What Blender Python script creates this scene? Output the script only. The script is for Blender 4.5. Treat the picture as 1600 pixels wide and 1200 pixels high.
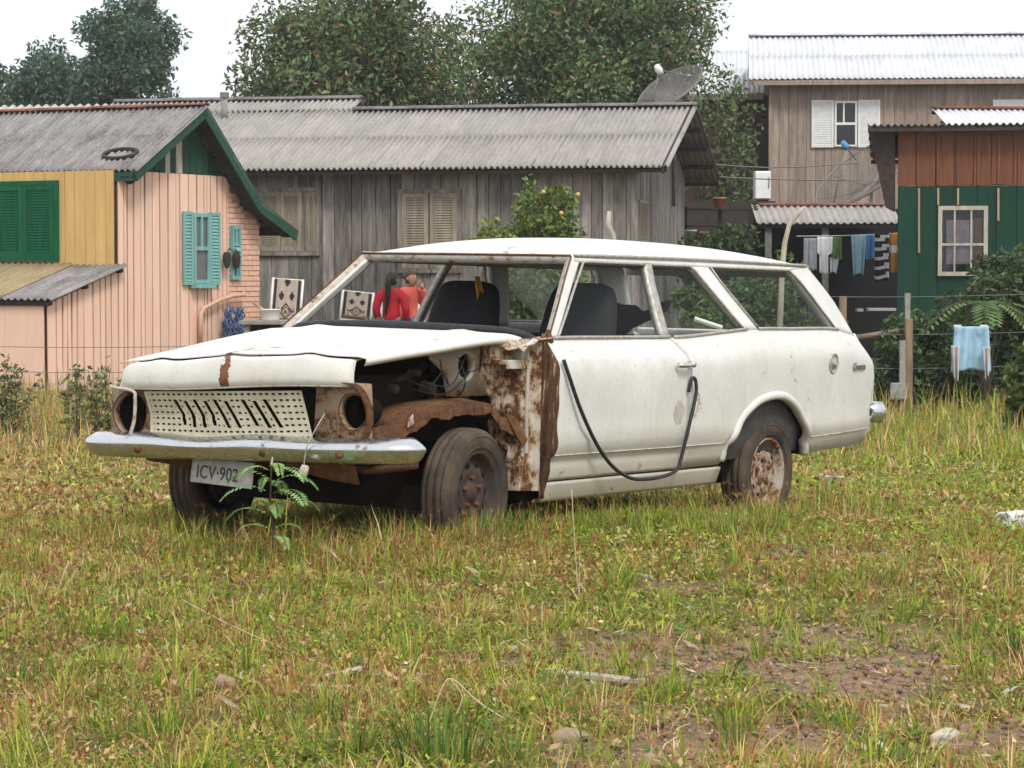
import bpy, bmesh, math, random
import numpy as np
from mathutils import Matrix, Vector
R_ = math.radians
random.seed(7)
rng = np.random.default_rng(7)
for o in list(bpy.data.objects):
    bpy.data.objects.remove(o)
scene = bpy.context.scene
col = scene.collection

# ------------------------------------------------------------------ camera
CAM_H, PITCH, FPX = 1.23, math.atan(170 / 4000), 4000.0
cam_d = bpy.data.cameras.new('camera')
cam = bpy.data.objects.new('camera', cam_d)
col.objects.link(cam)
cam.location = (0, 0, CAM_H)
cam.rotation_euler = (math.pi / 2 - PITCH, 0, 0)
cam_d.sensor_width = 36
cam_d.lens = 36 * FPX / 1600
cam_d.clip_start = 0.1
cam_d.clip_end = 2000
scene.camera = cam

# ------------------------------------------------------------------ world and sun (bright overcast)
SUN_EL, SUN_AZ = R_(50), R_(156)          # azimuth: clockwise from +Y
w = bpy.data.worlds.new('World')
scene.world = w
w.use_nodes = True
nt = w.node_tree
nt.nodes.clear()
out = nt.nodes.new('ShaderNodeOutputWorld')
bg = nt.nodes.new('ShaderNodeBackground')
sky = nt.nodes.new('ShaderNodeTexSky')
sky.sky_type = 'NISHITA'
sky.sun_disc = False
sky.sun_elevation = SUN_EL
sky.sun_rotation = SUN_AZ
sky.dust_density = 4
tc = nt.nodes.new('ShaderNodeTexCoord')
nz = nt.nodes.new('ShaderNodeTexNoise')
nz.inputs['Scale'].default_value = 2.2
nz.inputs['Detail'].default_value = 3
rp = nt.nodes.new('ShaderNodeValToRGB')
rp.color_ramp.elements[0].position = 0.36
rp.color_ramp.elements[0].color = (0.85, 0.885, 0.93, 1)
rp.color_ramp.elements[1].position = 0.68
rp.color_ramp.elements[1].color = (0.97, 0.985, 1.0, 1)
mul = nt.nodes.new('ShaderNodeMix')
mul.data_type = 'RGBA'
mul.blend_type = 'MULTIPLY'
mul.inputs['Factor'].default_value = 1
mul.inputs['B'].default_value = (8.0, 8.0, 8.0, 1)
mx = nt.nodes.new('ShaderNodeMix')
mx.data_type = 'RGBA'
mx.inputs['Factor'].default_value = 0.88
nt.links.new(tc.outputs['Generated'], nz.inputs['Vector'])
nt.links.new(nz.outputs['Fac'], rp.inputs['Fac'])
nt.links.new(rp.outputs['Color'], mul.inputs['A'])
nt.links.new(sky.outputs['Color'], mx.inputs['A'])
nt.links.new(mul.outputs['Result'], mx.inputs['B'])
nt.links.new(mx.outputs['Result'], bg.inputs['Color'])
bg.inputs['Strength'].default_value = 0.1
nt.links.new(bg.outputs['Background'], out.inputs['Surface'])

sd = bpy.data.lights.new('sun', 'SUN')
sun = bpy.data.objects.new('sun', sd)
col.objects.link(sun)
sd.energy = 1.4
sd.angle = R_(14)
sd.color = (1.0, 0.96, 0.9)
dirv = Vector((math.sin(SUN_AZ) * math.cos(SUN_EL), math.cos(SUN_AZ) * math.cos(SUN_EL), math.sin(SUN_EL)))
sun.rotation_euler = dirv.to_track_quat('Z', 'Y').to_euler()
scene.view_settings.view_transform = 'Standard'
scene.view_settings.look = 'None'
scene.view_settings.gamma = 1
scene.view_settings.use_curve_mapping = False
scene.view_settings.exposure = 0.72
scene.cycles.max_bounces = 8
scene.cycles.transparent_max_bounces = 16

# ------------------------------------------------------------------ helpers
_cp, _sp = math.cos(PITCH), math.sin(PITCH)
def ray(u, v):
    x, z = (u - 800) / FPX, -(v - 600) / FPX
    return Vector((x, _cp + z * _sp, -_sp + z * _cp))
def at(u, v, Y):                       # a point of the place, Y metres in front of the camera
    d = ray(u, v)
    return Vector((0, 0, CAM_H)) + d * (Y / d.y)
def hit(u, v, O, n):                   # where the sight line meets the plane through O
    d = ray(u, v)
    c = Vector((0, 0, CAM_H))
    return c + d * ((O - c).dot(n) / d.dot(n))

def tag(o, label=None, cat=None, group=None, kind=None):
    if label: o['label'] = label
    if cat: o['category'] = cat
    if group: o['group'] = group
    if kind: o['kind'] = kind
    return o
def empty(name, loc=(0, 0, 0), rz=0, label=None, cat=None, group=None, parent=None):
    o = bpy.data.objects.new(name, None)
    col.objects.link(o)
    o.location = loc
    o.rotation_euler = (0, 0, rz)
    o.empty_display_size = 0.1
    if parent: o.parent = parent
    return tag(o, label, cat, group)

def link(name, me, mat, parent=None, smooth=False, label=None, cat=None, group=None, kind=None):
    o = bpy.data.objects.new(name, me)
    col.objects.link(o)
    if mat is not None and not me.materials:
        me.materials.append(mat)
    if smooth:
        me.polygons.foreach_set('use_smooth', [True] * len(me.polygons))
    if parent: o.parent = parent
    return tag(o, label, cat, group, kind)

class MB:
    """collects shapes into one mesh"""
    def __init__(self):
        self.v = []; self.f = []; self.m = []; self.cur = 0
    def add(self, vs, fs):
        n = len(self.v)
        self.v += [tuple(p) for p in vs]
        self.f += [tuple(i + n for i in f) for f in fs]
        self.m += [self.cur] * len(fs)
        return self
    def box(self, lo, hi, M=None):
        x0, y0, z0 = lo; x1, y1, z1 = hi
        vs = [Vector(p) for p in ((x0,y0,z0),(x1,y0,z0),(x1,y1,z0),(x0,y1,z0),(x0,y0,z1),(x1,y0,z1),(x1,y1,z1),(x0,y1,z1))]
        if M is not None: vs = [M @ p for p in vs]
        return self.add(vs, [(0,3,2,1),(4,5,6,7),(0,1,5,4),(1,2,6,5),(2,3,7,6),(3,0,4,7)])
    def hexa(self, a, b):              # two quads (4 points each), bottom and top
        return self.add(list(a) + list(b), [(0,3,2,1),(4,5,6,7),(0,1,5,4),(1,2,6,5),(2,3,7,6),(3,0,4,7)])
    def grid(self, rows, close=False):
        m, n = len(rows), len(rows[0])
        vs = [p for r in rows for p in r]
        fs = []
        for i in range(m - 1):
            for j in range(n if close else n - 1):
                k = (j + 1) % n
                fs.append((i*n+j, i*n+k, (i+1)*n+k, (i+1)*n+j))
        return self.add(vs, fs)
    def tube(self, path, r, n=8, cap=True):
        path = [Vector(p) for p in path]
        rs = r if isinstance(r, (list, tuple)) else [r] * len(path)
        rows = []
        up = None
        for i, p in enumerate(path):
            t = (path[min(i+1, len(path)-1)] - path[max(i-1, 0)]).normalized()
            if up is None:
                up = Vector((0, 0, 1)) if abs(t.z) < 0.9 else Vector((1, 0, 0))
            a = t.cross(up)
            if a.length < 1e-4: a = t.cross(Vector((0.3, 1, 0.2)))
            a.normalize()
            b = a.cross(t).normalized(); up = b
            rows.append([p + (a * math.cos(k*2*math.pi/n) + b * math.sin(k*2*math.pi/n)) * rs[i] for k in range(n)])
        n0 = len(self.v)
        self.grid(rows, close=True)
        if cap:
            self.f.append(tuple(n0 + k for k in range(n - 1, -1, -1))); self.m.append(self.cur)
            e = n0 + (len(rows) - 1) * n
            self.f.append(tuple(e + k for k in range(n))); self.m.append(self.cur)
        return self
    def lathe(self, prof, n=32, M=None, close_prof=False):   # prof: (radius, height along local Y)
        pr = list(prof) + ([prof[0]] if close_prof else [])
        rows = []
        for r, h in pr:
            row = []
            for k in range(n):
                a = 2 * math.pi * k / n
                p = Vector((r * math.cos(a), h, r * math.sin(a)))
                row.append(M @ p if M is not None else p)
            rows.append(row)
        return self.grid(rows, close=True)
    def prism(self, poly, d):          # poly: list of Vector, d: Vector
        n = len(poly)
        vs = list(poly) + [p + d for p in poly]
        fs = [tuple(range(n - 1, -1, -1)), tuple(range(n, 2*n))] + [(i, (i+1) % n, n + (i+1) % n, n + i) for i in range(n)]
        return self.add(vs, fs)
    def mesh(self, name):
        me = bpy.data.meshes.new(name)
        me.from_pydata(self.v, [], self.f)
        me.update()
        return me
    def build(self, name, mat, parent=None, smooth=False, solid=0, off=0, bevel=0, sub=0, recalc=True, **kw):
        me = self.mesh(name)
        if recalc:
            bm = bmesh.new(); bm.from_mesh(me)
            bmesh.ops.recalc_face_normals(bm, faces=bm.faces)
            bm.to_mesh(me); bm.free()
        mats = mat if isinstance(mat, (list, tuple)) else [mat]
        for mm in mats: me.materials.append(mm)
        if len(mats) > 1: me.polygons.foreach_set('material_index', self.m)
        o = link(name, me, None, parent, smooth, **kw)
        if sub:
            s = o.modifiers.new('sub', 'SUBSURF'); s.levels = sub; s.render_levels = sub
        if solid:
            s = o.modifiers.new('solid', 'SOLIDIFY'); s.thickness = solid; s.offset = off
        if bevel:
            s = o.modifiers.new('bevel', 'BEVEL'); s.width = bevel; s.segments = 2; s.limit_method = 'ANGLE'
        return o

def np_mesh(name, V, F, C=None):
    """V (n,3); F (m,k) one face size; C optional (m,3) colour of each face"""
    me = bpy.data.meshes.new(name)
    m, k = F.shape
    me.vertices.add(len(V)); me.vertices.foreach_set('co', V.astype(np.float32).ravel())
    me.loops.add(m * k); me.loops.foreach_set('vertex_index', F.astype(np.int32).ravel())
    me.polygons.add(m)
    me.polygons.foreach_set('loop_start', (np.arange(m) * k).astype(np.int32))
    if C is not None:
        a = me.color_attributes.new('Col', 'FLOAT_COLOR', 'CORNER')
        c4 = np.ones((m, k, 4), np.float32); c4[:, :, :3] = C[:, None, :]
        a.data.foreach_set('color', c4.ravel())
    me.update(calc_edges=True)
    return me

# value noise on arrays
_tab = rng.random((256, 256))
def vnoise(x, y, s=1.0, seed=0):
    x = np.asarray(x, float) * s + seed * 17.3; y = np.asarray(y, float) * s + seed * 9.1
    xi = np.floor(x).astype(int); yi = np.floor(y).astype(int)
    fx = x - xi; fy = y - yi
    fx = fx*fx*(3-2*fx); fy = fy*fy*(3-2*fy)
    g = lambda a, b: _tab[a % 256, b % 256]
    return (g(xi,yi)*(1-fx)+g(xi+1,yi)*fx)*(1-fy) + (g(xi,yi+1)*(1-fx)+g(xi+1,yi+1)*fx)*fy
def fnoise(x, y, s=1.0, seed=0, o=4):
    t = 0; a = 0.5
    for i in range(o):
        t = t + a * vnoise(x, y, s, seed + i * 3); s *= 2.1; a *= 0.5
    return t / (1 - 0.5 ** o)

# ------------------------------------------------------------------ materials
def S(r, g, b):                        # sRGB 0-255 to linear
    f = lambda c: (c/255/12.92) if c/255 <= 0.04045 else ((c/255+0.055)/1.055)**2.4
    return (f(r), f(g), f(b))
class NT:
    def __init__(self, name):
        self.mat = bpy.data.materials.new(name); self.mat.use_nodes = True
        self.t = self.mat.node_tree; self.b = self.t.nodes['Principled BSDF']
        self.out = self.t.nodes['Material Output']
        self.tc = self.t.nodes.new('ShaderNodeTexCoord')
    def n(self, kind, **kw):
        nd = self.t.nodes.new(kind)
        for k, v in kw.items():
            if hasattr(nd, k) and k not in nd.inputs: setattr(nd, k, v)
            else: nd.inputs[k].default_value = v
        return nd
    def l(self, a, b): self.t.links.new(a, b)
    def coords(self, scale=(1,1,1), which='Object', rand=False):
        mp = self.n('ShaderNodeMapping')
        mp.inputs['Scale'].default_value = scale
        self.l(self.tc.outputs[which], mp.inputs['Vector'])
        if rand:
            oi = self.n('ShaderNodeObjectInfo')
            ml = self.n('ShaderNodeMath', operation='MULTIPLY'); ml.inputs[1].default_value = 37.0
            self.l(oi.outputs['Random'], ml.inputs[0])
            cb = self.n('ShaderNodeCombineXYZ')
            self.l(ml.outputs[0], cb.inputs[0]); self.l(ml.outputs[0], cb.inputs[2])
            self.l(cb.outputs[0], mp.inputs['Location'])
        return mp.outputs['Vector']
    def noise(self, scale=5, detail=4, rough=0.55, vec=None, **kw):
        nd = self.n('ShaderNodeTexNoise', Scale=scale, Detail=detail, Roughness=rough)
        self.l(vec if vec is not None else self.coords(**kw), nd.inputs['Vector'])
        return nd.outputs['Fac']
    def ramp(self, fac, a=0.4, b=0.6, ca=(0,0,0), cb=(1,1,1)):
        r = self.n('ShaderNodeValToRGB')
        e = r.color_ramp.elements
        e[0].position = a; e[0].color = (*ca, 1); e[1].position = b; e[1].color = (*cb, 1)
        self.l(fac, r.inputs['Fac'])
        return r.outputs['Color']
    def mix(self, fac, a, b, mode='MIX'):
        m = self.n('ShaderNodeMix', data_type='RGBA', blend_type=mode)
        for s, val in (('Factor', fac), ('A', a), ('B', b)):
            if isinstance(val, (int, float)): m.inputs[s].default_value = val
            elif isinstance(val, tuple): m.inputs[s].default_value = (*val, 1)
            else: self.l(val, m.inputs[s])
        return m.outputs['Result']
    def math(self, op, a, b=0.0):
        m = self.n('ShaderNodeMath', operation=op)
        for i, val in enumerate((a, b)):
            if isinstance(val, (int, float)): m.inputs[i].default_value = val
            else: self.l(val, m.inputs[i])
        return m.outputs[0]
    def bump(self, h, strength=0.3, dist=0.01):
        b = self.n('ShaderNodeBump', Strength=strength, Distance=dist)
        self.l(h, b.inputs['Height']); self.l(b.outputs['Normal'], self.b.inputs['Normal'])
    def base(self, c):
        if isinstance(c, tuple): self.b.inputs['Base Color'].default_value = (*c, 1)
        else: self.l(c, self.b.inputs['Base Color'])
    def set(self, rough=0.8, metal=0, spec=0.3):
        self.b.inputs['Roughness'].default_value = rough
        self.b.inputs['Metallic'].default_value = metal
        self.b.inputs['Specular IOR Level'].default_value = spec
        return self.mat
    def random(self):
        return self.n('ShaderNodeObjectInfo').outputs['Random']

MAT = {}
def simple(name, c1, c2=None, scale=8, rough=0.7, metal=0, bump=0, spec=0.3, a=0.35, b=0.7, stretch=(1,1,1)):
    t = NT(name)
    if c2 is None: c2 = tuple(x * 0.75 for x in c1)
    f = t.noise(scale, 5, 0.6, vec=t.coords(stretch))
    t.base(t.ramp(f, a, b, c1, c2))
    if bump: t.bump(f, bump)
    MAT[name] = t.set(rough, metal, spec)
    return MAT[name]

def board_mat(name, c, dark, stain, stain_amt=0.45, vary=0.25, along=(1, 1, 0.12), sc=14, rough=0.85):
    """weathered boards: long grain, blotches and a tone of its own for each board"""
    t = NT(name)
    v = t.coords(along, rand=True)
    g = t.noise(sc, 6, 0.65, vec=v)
    c0 = t.ramp(g, 0.3, 0.72, dark, c)
    bl = t.noise(1.7, 4, 0.6, vec=t.coords((1, 1, 0.5), rand=True))
    c1 = t.mix(t.math('MULTIPLY', t.ramp(bl, 0.45, 0.75), stain_amt), c0, stain)
    rnd = t.random()
    k = t.math('ADD', t.math('MULTIPLY', rnd, vary * 2), 1 - vary)
    cmb = t.n('ShaderNodeCombineColor')
    for i in range(3): t.l(k, cmb.inputs[i])
    t.base(t.mix(1.0, c1, cmb.outputs[0], 'MULTIPLY'))
    t.bump(g, 0.35, 0.006)
    MAT[name] = t.set(rough, 0, 0.2)
    return MAT[name]

def attr_mat(name, rough=0.6, transl=0.25, spec=0.25):
    """leaves and blades: every face carries the colour of its own leaf"""
    t = NT(name)
    a = t.n('ShaderNodeVertexColor', layer_name='Col')
    t.l(a.outputs['Color'], t.b.inputs['Base Color'])
    m = t.set(rough, 0, spec)
    tr = t.n('ShaderNodeBsdfTranslucent')
    t.l(a.outputs['Color'], tr.inputs['Color'])
    mxs = t.n('ShaderNodeMixShader'); mxs.inputs[0].default_value = transl
    t.l(t.b.outputs[0], mxs.inputs[1]); t.l(tr.outputs[0], mxs.inputs[2])
    t.l(mxs.outputs[0], t.out.inputs['Surface'])
    MAT[name] = m
    return m
attr_mat('leaf', 0.5, 0.25, 0.3)
attr_mat('blade', 0.65, 0.3, 0.2)
board_mat('grey_wood', (0.36, 0.325, 0.295), (0.10, 0.088, 0.08), (0.13, 0.115, 0.105), 0.65, 0.28)
board_mat('tan_wood', (0.44, 0.35, 0.28), (0.22, 0.165, 0.13), (0.28, 0.22, 0.185), 0.5, 0.10)
board_mat('peach_paint', (0.84, 0.575, 0.45), (0.78, 0.51, 0.385), (0.69, 0.46, 0.355), 0.45, 0.06)
board_mat('yellow_paint', (0.68, 0.455, 0.18), (0.57, 0.365, 0.135), (0.50, 0.335, 0.15), 0.5, 0.07)
board_mat('dark_green_paint', (0.022, 0.075, 0.048), (0.014, 0.05, 0.032), (0.04, 0.07, 0.05), 0.4, 0.12)
board_mat('shed_green_paint', (0.009, 0.055, 0.034), (0.006, 0.036, 0.022), (0.018, 0.045, 0.03), 0.4, 0.12)
board_mat('trim_green_paint', (0.03, 0.095, 0.06), (0.015, 0.055, 0.036), (0.06, 0.09, 0.07), 0.4, 0.05)
board_mat('orange_wood', (0.22, 0.088, 0.042), (0.14, 0.056, 0.03), (0.13, 0.06, 0.036), 0.4, 0.10)
board_mat('batten_wood', (0.45, 0.36, 0.2), (0.3, 0.22, 0.12), (0.3, 0.22, 0.14), 0.4, 0.1)
board_mat('window_green', S(12, 100, 64), S(8, 74, 48), S(40, 92, 66), 0.55, 0.10)
board_mat('teal_paint', S(134, 182, 178), S(106, 154, 150), S(150, 176, 170), 0.5, 0.08)
simple('white_paint', (0.80, 0.80, 0.78), (0.66, 0.66, 0.65), 10, 0.55)
simple('curtain_cloth', (0.62, 0.60, 0.56), (0.45, 0.44, 0.42), 12, 0.9)
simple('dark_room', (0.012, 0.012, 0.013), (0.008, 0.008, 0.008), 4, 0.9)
simple('mortar_brown', (0.19, 0.10, 0.068), (0.13, 0.068, 0.048), 12, 0.95)
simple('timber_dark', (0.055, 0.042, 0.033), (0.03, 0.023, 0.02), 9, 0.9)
simple('timber_pale', (0.50, 0.46, 0.38), (0.32, 0.28, 0.22), 14, 0.85, stretch=(1, 1, 0.2))
simple('post_wood', (0.30, 0.22, 0.14), (0.16, 0.12, 0.085), 14, 0.9, stretch=(1, 1, 0.2), bump=0.3)
simple('concrete', (0.34, 0.33, 0.30), (0.20, 0.20, 0.18), 10, 0.9, bump=0.2)
simple('wire_steel', (0.24, 0.24, 0.23), (0.14, 0.12, 0.11), 30, 0.6, 0.4)
simple('black_rubber', (0.02, 0.021, 0.023), (0.035, 0.035, 0.036), 20, 0.5)
simple('bark', (0.10, 0.075, 0.055), (0.05, 0.04, 0.03), 12, 0.95, bump=0.5, stretch=(1, 1, 0.3))
simple('plastic_white', (0.82, 0.82, 0.80), (0.70, 0.70, 0.68), 6, 0.4)

def roof_mat(name, c, dark, lichen, amt=0.6):
    t = NT(name)
    st = t.noise(5, 5, 0.65, vec=t.coords((1.0, 0.25, 1), rand=True))
    sp = t.noise(26, 4, 0.7, vec=t.coords((1, 1, 1), rand=True))
    c0 = t.ramp(st, 0.30, 0.66, dark, c)
    c1 = t.mix(t.math('MULTIPLY', t.ramp(sp, 0.50, 0.64), amt), c0, lichen)
    rnd = t.math('ADD', t.math('MULTIPLY', t.random(), 0.10), 0.95)
    cb = t.n('ShaderNodeCombineColor')
    for i in range(3): t.l(rnd, cb.inputs[i])
    t.base(t.mix(1.0, c1, cb.outputs[0], 'MULTIPLY'))
    t.bump(sp, 0.3, 0.01)
    MAT[name] = t.set(0.92, 0, 0.15)
roof_mat('roof_grey', (0.40, 0.375, 0.35), (0.29, 0.27, 0.255), (0.17, 0.16, 0.155), 0.55)
roof_mat('roof_dark', (0.31, 0.29, 0.28), (0.13, 0.12, 0.12), (0.44, 0.42, 0.40), 0.45)
roof_mat('roof_pale', (0.60, 0.58, 0.50), (0.45, 0.43, 0.37), (0.30, 0.29, 0.25), 0.4)
roof_mat('roof_yellow', (0.42, 0.33, 0.19), (0.27, 0.21, 0.12), (0.15, 0.13, 0.10), 0.5)
roof_mat('roof_white', (0.66, 0.67, 0.70), (0.54, 0.55, 0.59), (0.46, 0.46, 0.49), 0.3)
simple('ridge_red', (0.28, 0.10, 0.07), (0.17, 0.07, 0.055), 14, 0.9)
simple('ridge_grey', (0.22, 0.205, 0.20), (0.12, 0.115, 0.11), 12, 0.9, bump=0.4)

def glass_mat(name, tint=(0.95, 0.98, 0.97), refl=0.10):
    t = NT(name)
    tr = t.n('ShaderNodeBsdfTransparent'); tr.inputs['Color'].default_value = (*tint, 1)
    gl = t.n('ShaderNodeBsdfGlossy', Roughness=0.04)
    lw = t.n('ShaderNodeLayerWeight', Blend=0.25)
    fac = t.math('ADD', t.math('MULTIPLY', lw.outputs['Fresnel'], 0.22), refl)
    m = t.n('ShaderNodeMixShader')
    t.l(fac, m.inputs[0]); t.l(tr.outputs[0], m.inputs[1]); t.l(gl.outputs[0], m.inputs[2])
    t.l(m.outputs[0], t.out.inputs['Surface'])
    MAT[name] = t.mat
glass_mat('car_glass', (0.955, 0.98, 0.965), 0.008)
glass_mat('pane_glass', (0.78, 0.80, 0.80), 0.03)

# ================================================================== ground
def gz(x, y):
    x = np.asarray(x, float); y = np.asarray(y, float)
    t = np.clip((y - 10.5) / 15, 0, 1)
    base = -0.44 * (t * t * (3 - 2 * t)) * 1.0 - 0.02 * np.clip((y - 11), 0, 4) * (1 - t)
    lump = (fnoise(x, y, 0.55, 1) - 0.5) * 0.10 + (fnoise(x, y, 2.3, 5) - 0.5) * 0.05
    fade = np.clip((60 - y) / 20, 0, 1) * np.clip((12 - np.abs(x)) / 3, 0, 1)
    car = np.exp(-(((x - 0.0) / 2.0) ** 2 + ((y - 12.6) / 2.2) ** 2))
    return base + lump * fade * (1 - 0.8 * car) + 0.095 * car

# bare earth: (u, v, half width m, half depth m, strength) read as ground spots
BARE = []
for u, v, a, b, s in [(1100, 1100, .6, .5, 1.2), (1130, 1010, .7, .5, 1.3), (1290, 1060, .7, .8, 1.4), (1430, 1130, .75, .6, 1.5), (1230, 1170, .6, .5, 1.3), (1560, 1150, .4, .4, 1.0), (1400, 1010, .45, .45, 1.0),
                      (800, 1040, .35, .2, .7), (860, 1130, .5, .25, .6), (1070, 925, .25, .2, .6), (1320, 880, .35, .22, .8), (520, 1070, .3, .2, .6),
                      (720, 870, .3, .2, .5), (1000, 1120, .4, .3, .8), (930, 1020, .4, .2, .5), (1360, 985, .4, .35, .8), (30, 960, .3, .25, .4), (1060, 1190, .6, .25, .7)]:
    d = ray(u, v); k = -CAM_H / d.z
    BARE.append((d.x * k, d.y * k, a, b, s))
def bare(x, y):
    m = np.zeros(np.shape(x))
    for bx, by, a, b, s in BARE:
        m = np.maximum(m, s * np.exp(-(((x - bx) / a) ** 2 + ((y - by) / b) ** 2)))
    n = fnoise(x, y, 2.6, 11)
    return np.clip(m * 1.5 * (0.35 + 1.3 * n) + (n - 0.60) * 2.0, 0, 1)

t = NT('soil')
tcx = t.coords((1, 1, 1))
n1 = t.noise(3.0, 6, 0.62, vec=tcx); n2 = t.noise(38, 5, 0.7, vec=tcx); n3 = t.noise(0.9, 3, 0.5, vec=tcx); n4 = t.noise(11, 5, 0.65, vec=tcx)
c0 = t.ramp(n1, 0.32, 0.68, (0.26, 0.145, 0.088), (0.34, 0.235, 0.16))
c1 = t.mix(t.ramp(n4, 0.45, 0.62), c0, (0.19, 0.12, 0.07))
c2 = t.mix(t.math('MULTIPLY', t.ramp(n2, 0.52, 0.66), 0.7), c1, (0.42, 0.34, 0.26))
at_ = t.n('ShaderNodeVertexColor', layer_name='Bare')
lit = t.ramp(n4, 0.35, 0.7, (0.11, 0.10, 0.03), (0.20, 0.15, 0.06))
t.base(t.mix(at_.outputs['Color'], lit, c2))
t.bump(t.math('ADD', n2, t.math('MULTIPLY', n4, 1.5)), 0.8, 0.02)
MAT['soil'] = t.set(0.95, 0, 0.15)

def ground_sheet():
    xs = np.unique(np.concatenate([np.linspace(-400, -16, 12), np.linspace(-16, -4, 40), np.linspace(-4, 4, 170), np.linspace(4, 16, 40), np.linspace(16, 400, 12)]))
    ys = np.unique(np.concatenate([np.linspace(-60, 4, 12), np.linspace(4, 16, 240), np.linspace(16, 45, 90), np.linspace(45, 600, 20)]))
    X, Y = np.meshgrid(xs, ys)
    B = bare(X, Y)
    Z = gz(X, Y) - 0.012 * B + (fnoise(X, Y, 9, 21, 3) - 0.5) * 0.035 * np.clip((20 - Y) / 6, 0, 1)
    V = np.stack([X, Y, Z], -1).reshape(-1, 3)
    ny, nx = X.shape
    i = np.arange(ny - 1)[:, None] * nx + np.arange(nx - 1)[None, :]
    F = np.stack([i, i + 1, i + nx + 1, i + nx], -1).reshape(-1, 4)
    me = np_mesh('ground', V, F)
    a = me.color_attributes.new('Bare', 'FLOAT_COLOR', 'POINT')
    c = np.ones((len(V), 4), np.float32); c[:, :3] = B.reshape(-1, 1)
    a.data.foreach_set('color', c.ravel())
    link('ground', me, MAT['soil'], smooth=True, kind='structure')
ground_sheet()

# ------------------------------------------------------------------ grass
def pal(n, cols, wts, jit=0.18):
    cols = np.array(cols); wts = np.array(wts, float); wts /= wts.sum()
    c = cols[rng.choice(len(cols), n, p=wts)]
    return np.clip(c * (1 + jit * rng.standard_normal((n, 1))) * (1 + 0.07 * rng.standard_normal((n, 3))), 0.005, 1)
GREEN = [(0.25, 0.32, 0.038), (0.36, 0.40, 0.05), (0.14, 0.235, 0.033), (0.50, 0.47, 0.09)]
DRY = [(0.62, 0.45, 0.20), (0.52, 0.30, 0.115), (0.40, 0.185, 0.075), (0.72, 0.58, 0.34)]

def blades(name, P, L, W, lean, C, seg=3, az=None, curl=1.0, z=None):
    """P (n,2) ground spots; one tapered bent strip for each"""
    n = len(P)
    if az is None: az = rng.random(n) * 2 * np.pi
    d = np.stack([np.cos(az), np.sin(az)], 1)
    fa = az + np.pi / 2 + rng.normal(0, 0.5, n)
    s = np.stack([np.cos(fa), np.sin(fa)], 1)
    z0 = gz(P[:, 0], P[:, 1]) - 0.012 if z is None else z
    V = np.zeros((n, seg * 2 + 1, 3))
    for k in range(seg + 1):
        tt = k / seg
        h = L * tt * (1 - 0.35 * lean * tt * curl)
        off = L * lean * (tt ** 1.7)
        c = np.concatenate([P + d * off[:, None], (z0 + h)[:, None]], 1)
        wdt = W * (1 - tt) ** 0.6 if k else W * 0.8
        if k < seg:
            e = np.concatenate([s * (wdt / 2)[:, None], np.zeros((n, 1))], 1)
            V[:, 2*k] = c - e; V[:, 2*k+1] = c + e
        else:
            V[:, 2*seg] = c
    nv = seg * 2 + 1
    b = (np.arange(n) * nv)[:, None]
    T = []
    for k in range(seg - 1):
        T += [[2*k, 2*k+1, 2*k+3], [2*k, 2*k+3, 2*k+2]]
    k = seg - 1
    T.append([2*k, 2*k+1, 2*k+2])
    T = np.array(T)
    F = (b[:, :, None] + T[None]).reshape(-1, 3)
    CC = np.repeat(C, len(T), 0)
    return V.reshape(-1, 3), F, CC
def join(parts):
    Vs, Fs, Cs = [], [], []; o = 0
    for V, F, C in parts:
        Vs.append(V); Fs.append(F + o); Cs.append(C); o += len(V)
    return np.concatenate(Vs), np.concatenate(Fs), np.concatenate(Cs)
def spots(n, y0, y1, marg=0.5, power=1.0):
    """spread over the wedge of field in front of the camera"""
    out = np.zeros((0, 2))
    y = y0 + (y1 - y0) * rng.random(n * 2) ** power
    hw = y * 0.2 + marg
    keep = rng.random(n * 2) < hw / (y1 * 0.2 + marg)
    y = y[keep]; hw = hw[keep]
    return np.stack([(rng.random(len(y)) * 2 - 1) * hw, y], 1)

def zone(P):            # how dry / rusty the field is here: left and middle more, right greener
    return np.clip(fnoise(P[:, 0], P[:, 1], 1.1, 31) * 2.0 - 0.68 - 0.13 * P[:, 0], 0.02, 0.9)
def thin(P, k=1.0):
    return P[rng.random(len(P)) > bare(P[:, 0], P[:, 1]) * k]
def under_car(P):       # the patch the floor pan shades grows little
    q = P - np.array([-0.814, 11.66])
    fx = q @ np.array([-0.560, -0.828]); fy = q @ np.array([0.828, -0.5605])
    return (fx < 0.55) & (fx > -3.7) & (np.abs(fy) < 0.66)
def near_car(P):
    q = P - np.array([-0.814, 11.66])
    fx = q @ np.array([-0.560, -0.828]); fy = q @ np.array([0.828, -0.5605])
    return np.exp(-np.clip(np.maximum(np.maximum(fx - 0.8, -3.9 - fx), np.abs(fy) - 0.8), 0, 9) ** 2 / 0.06)

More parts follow.
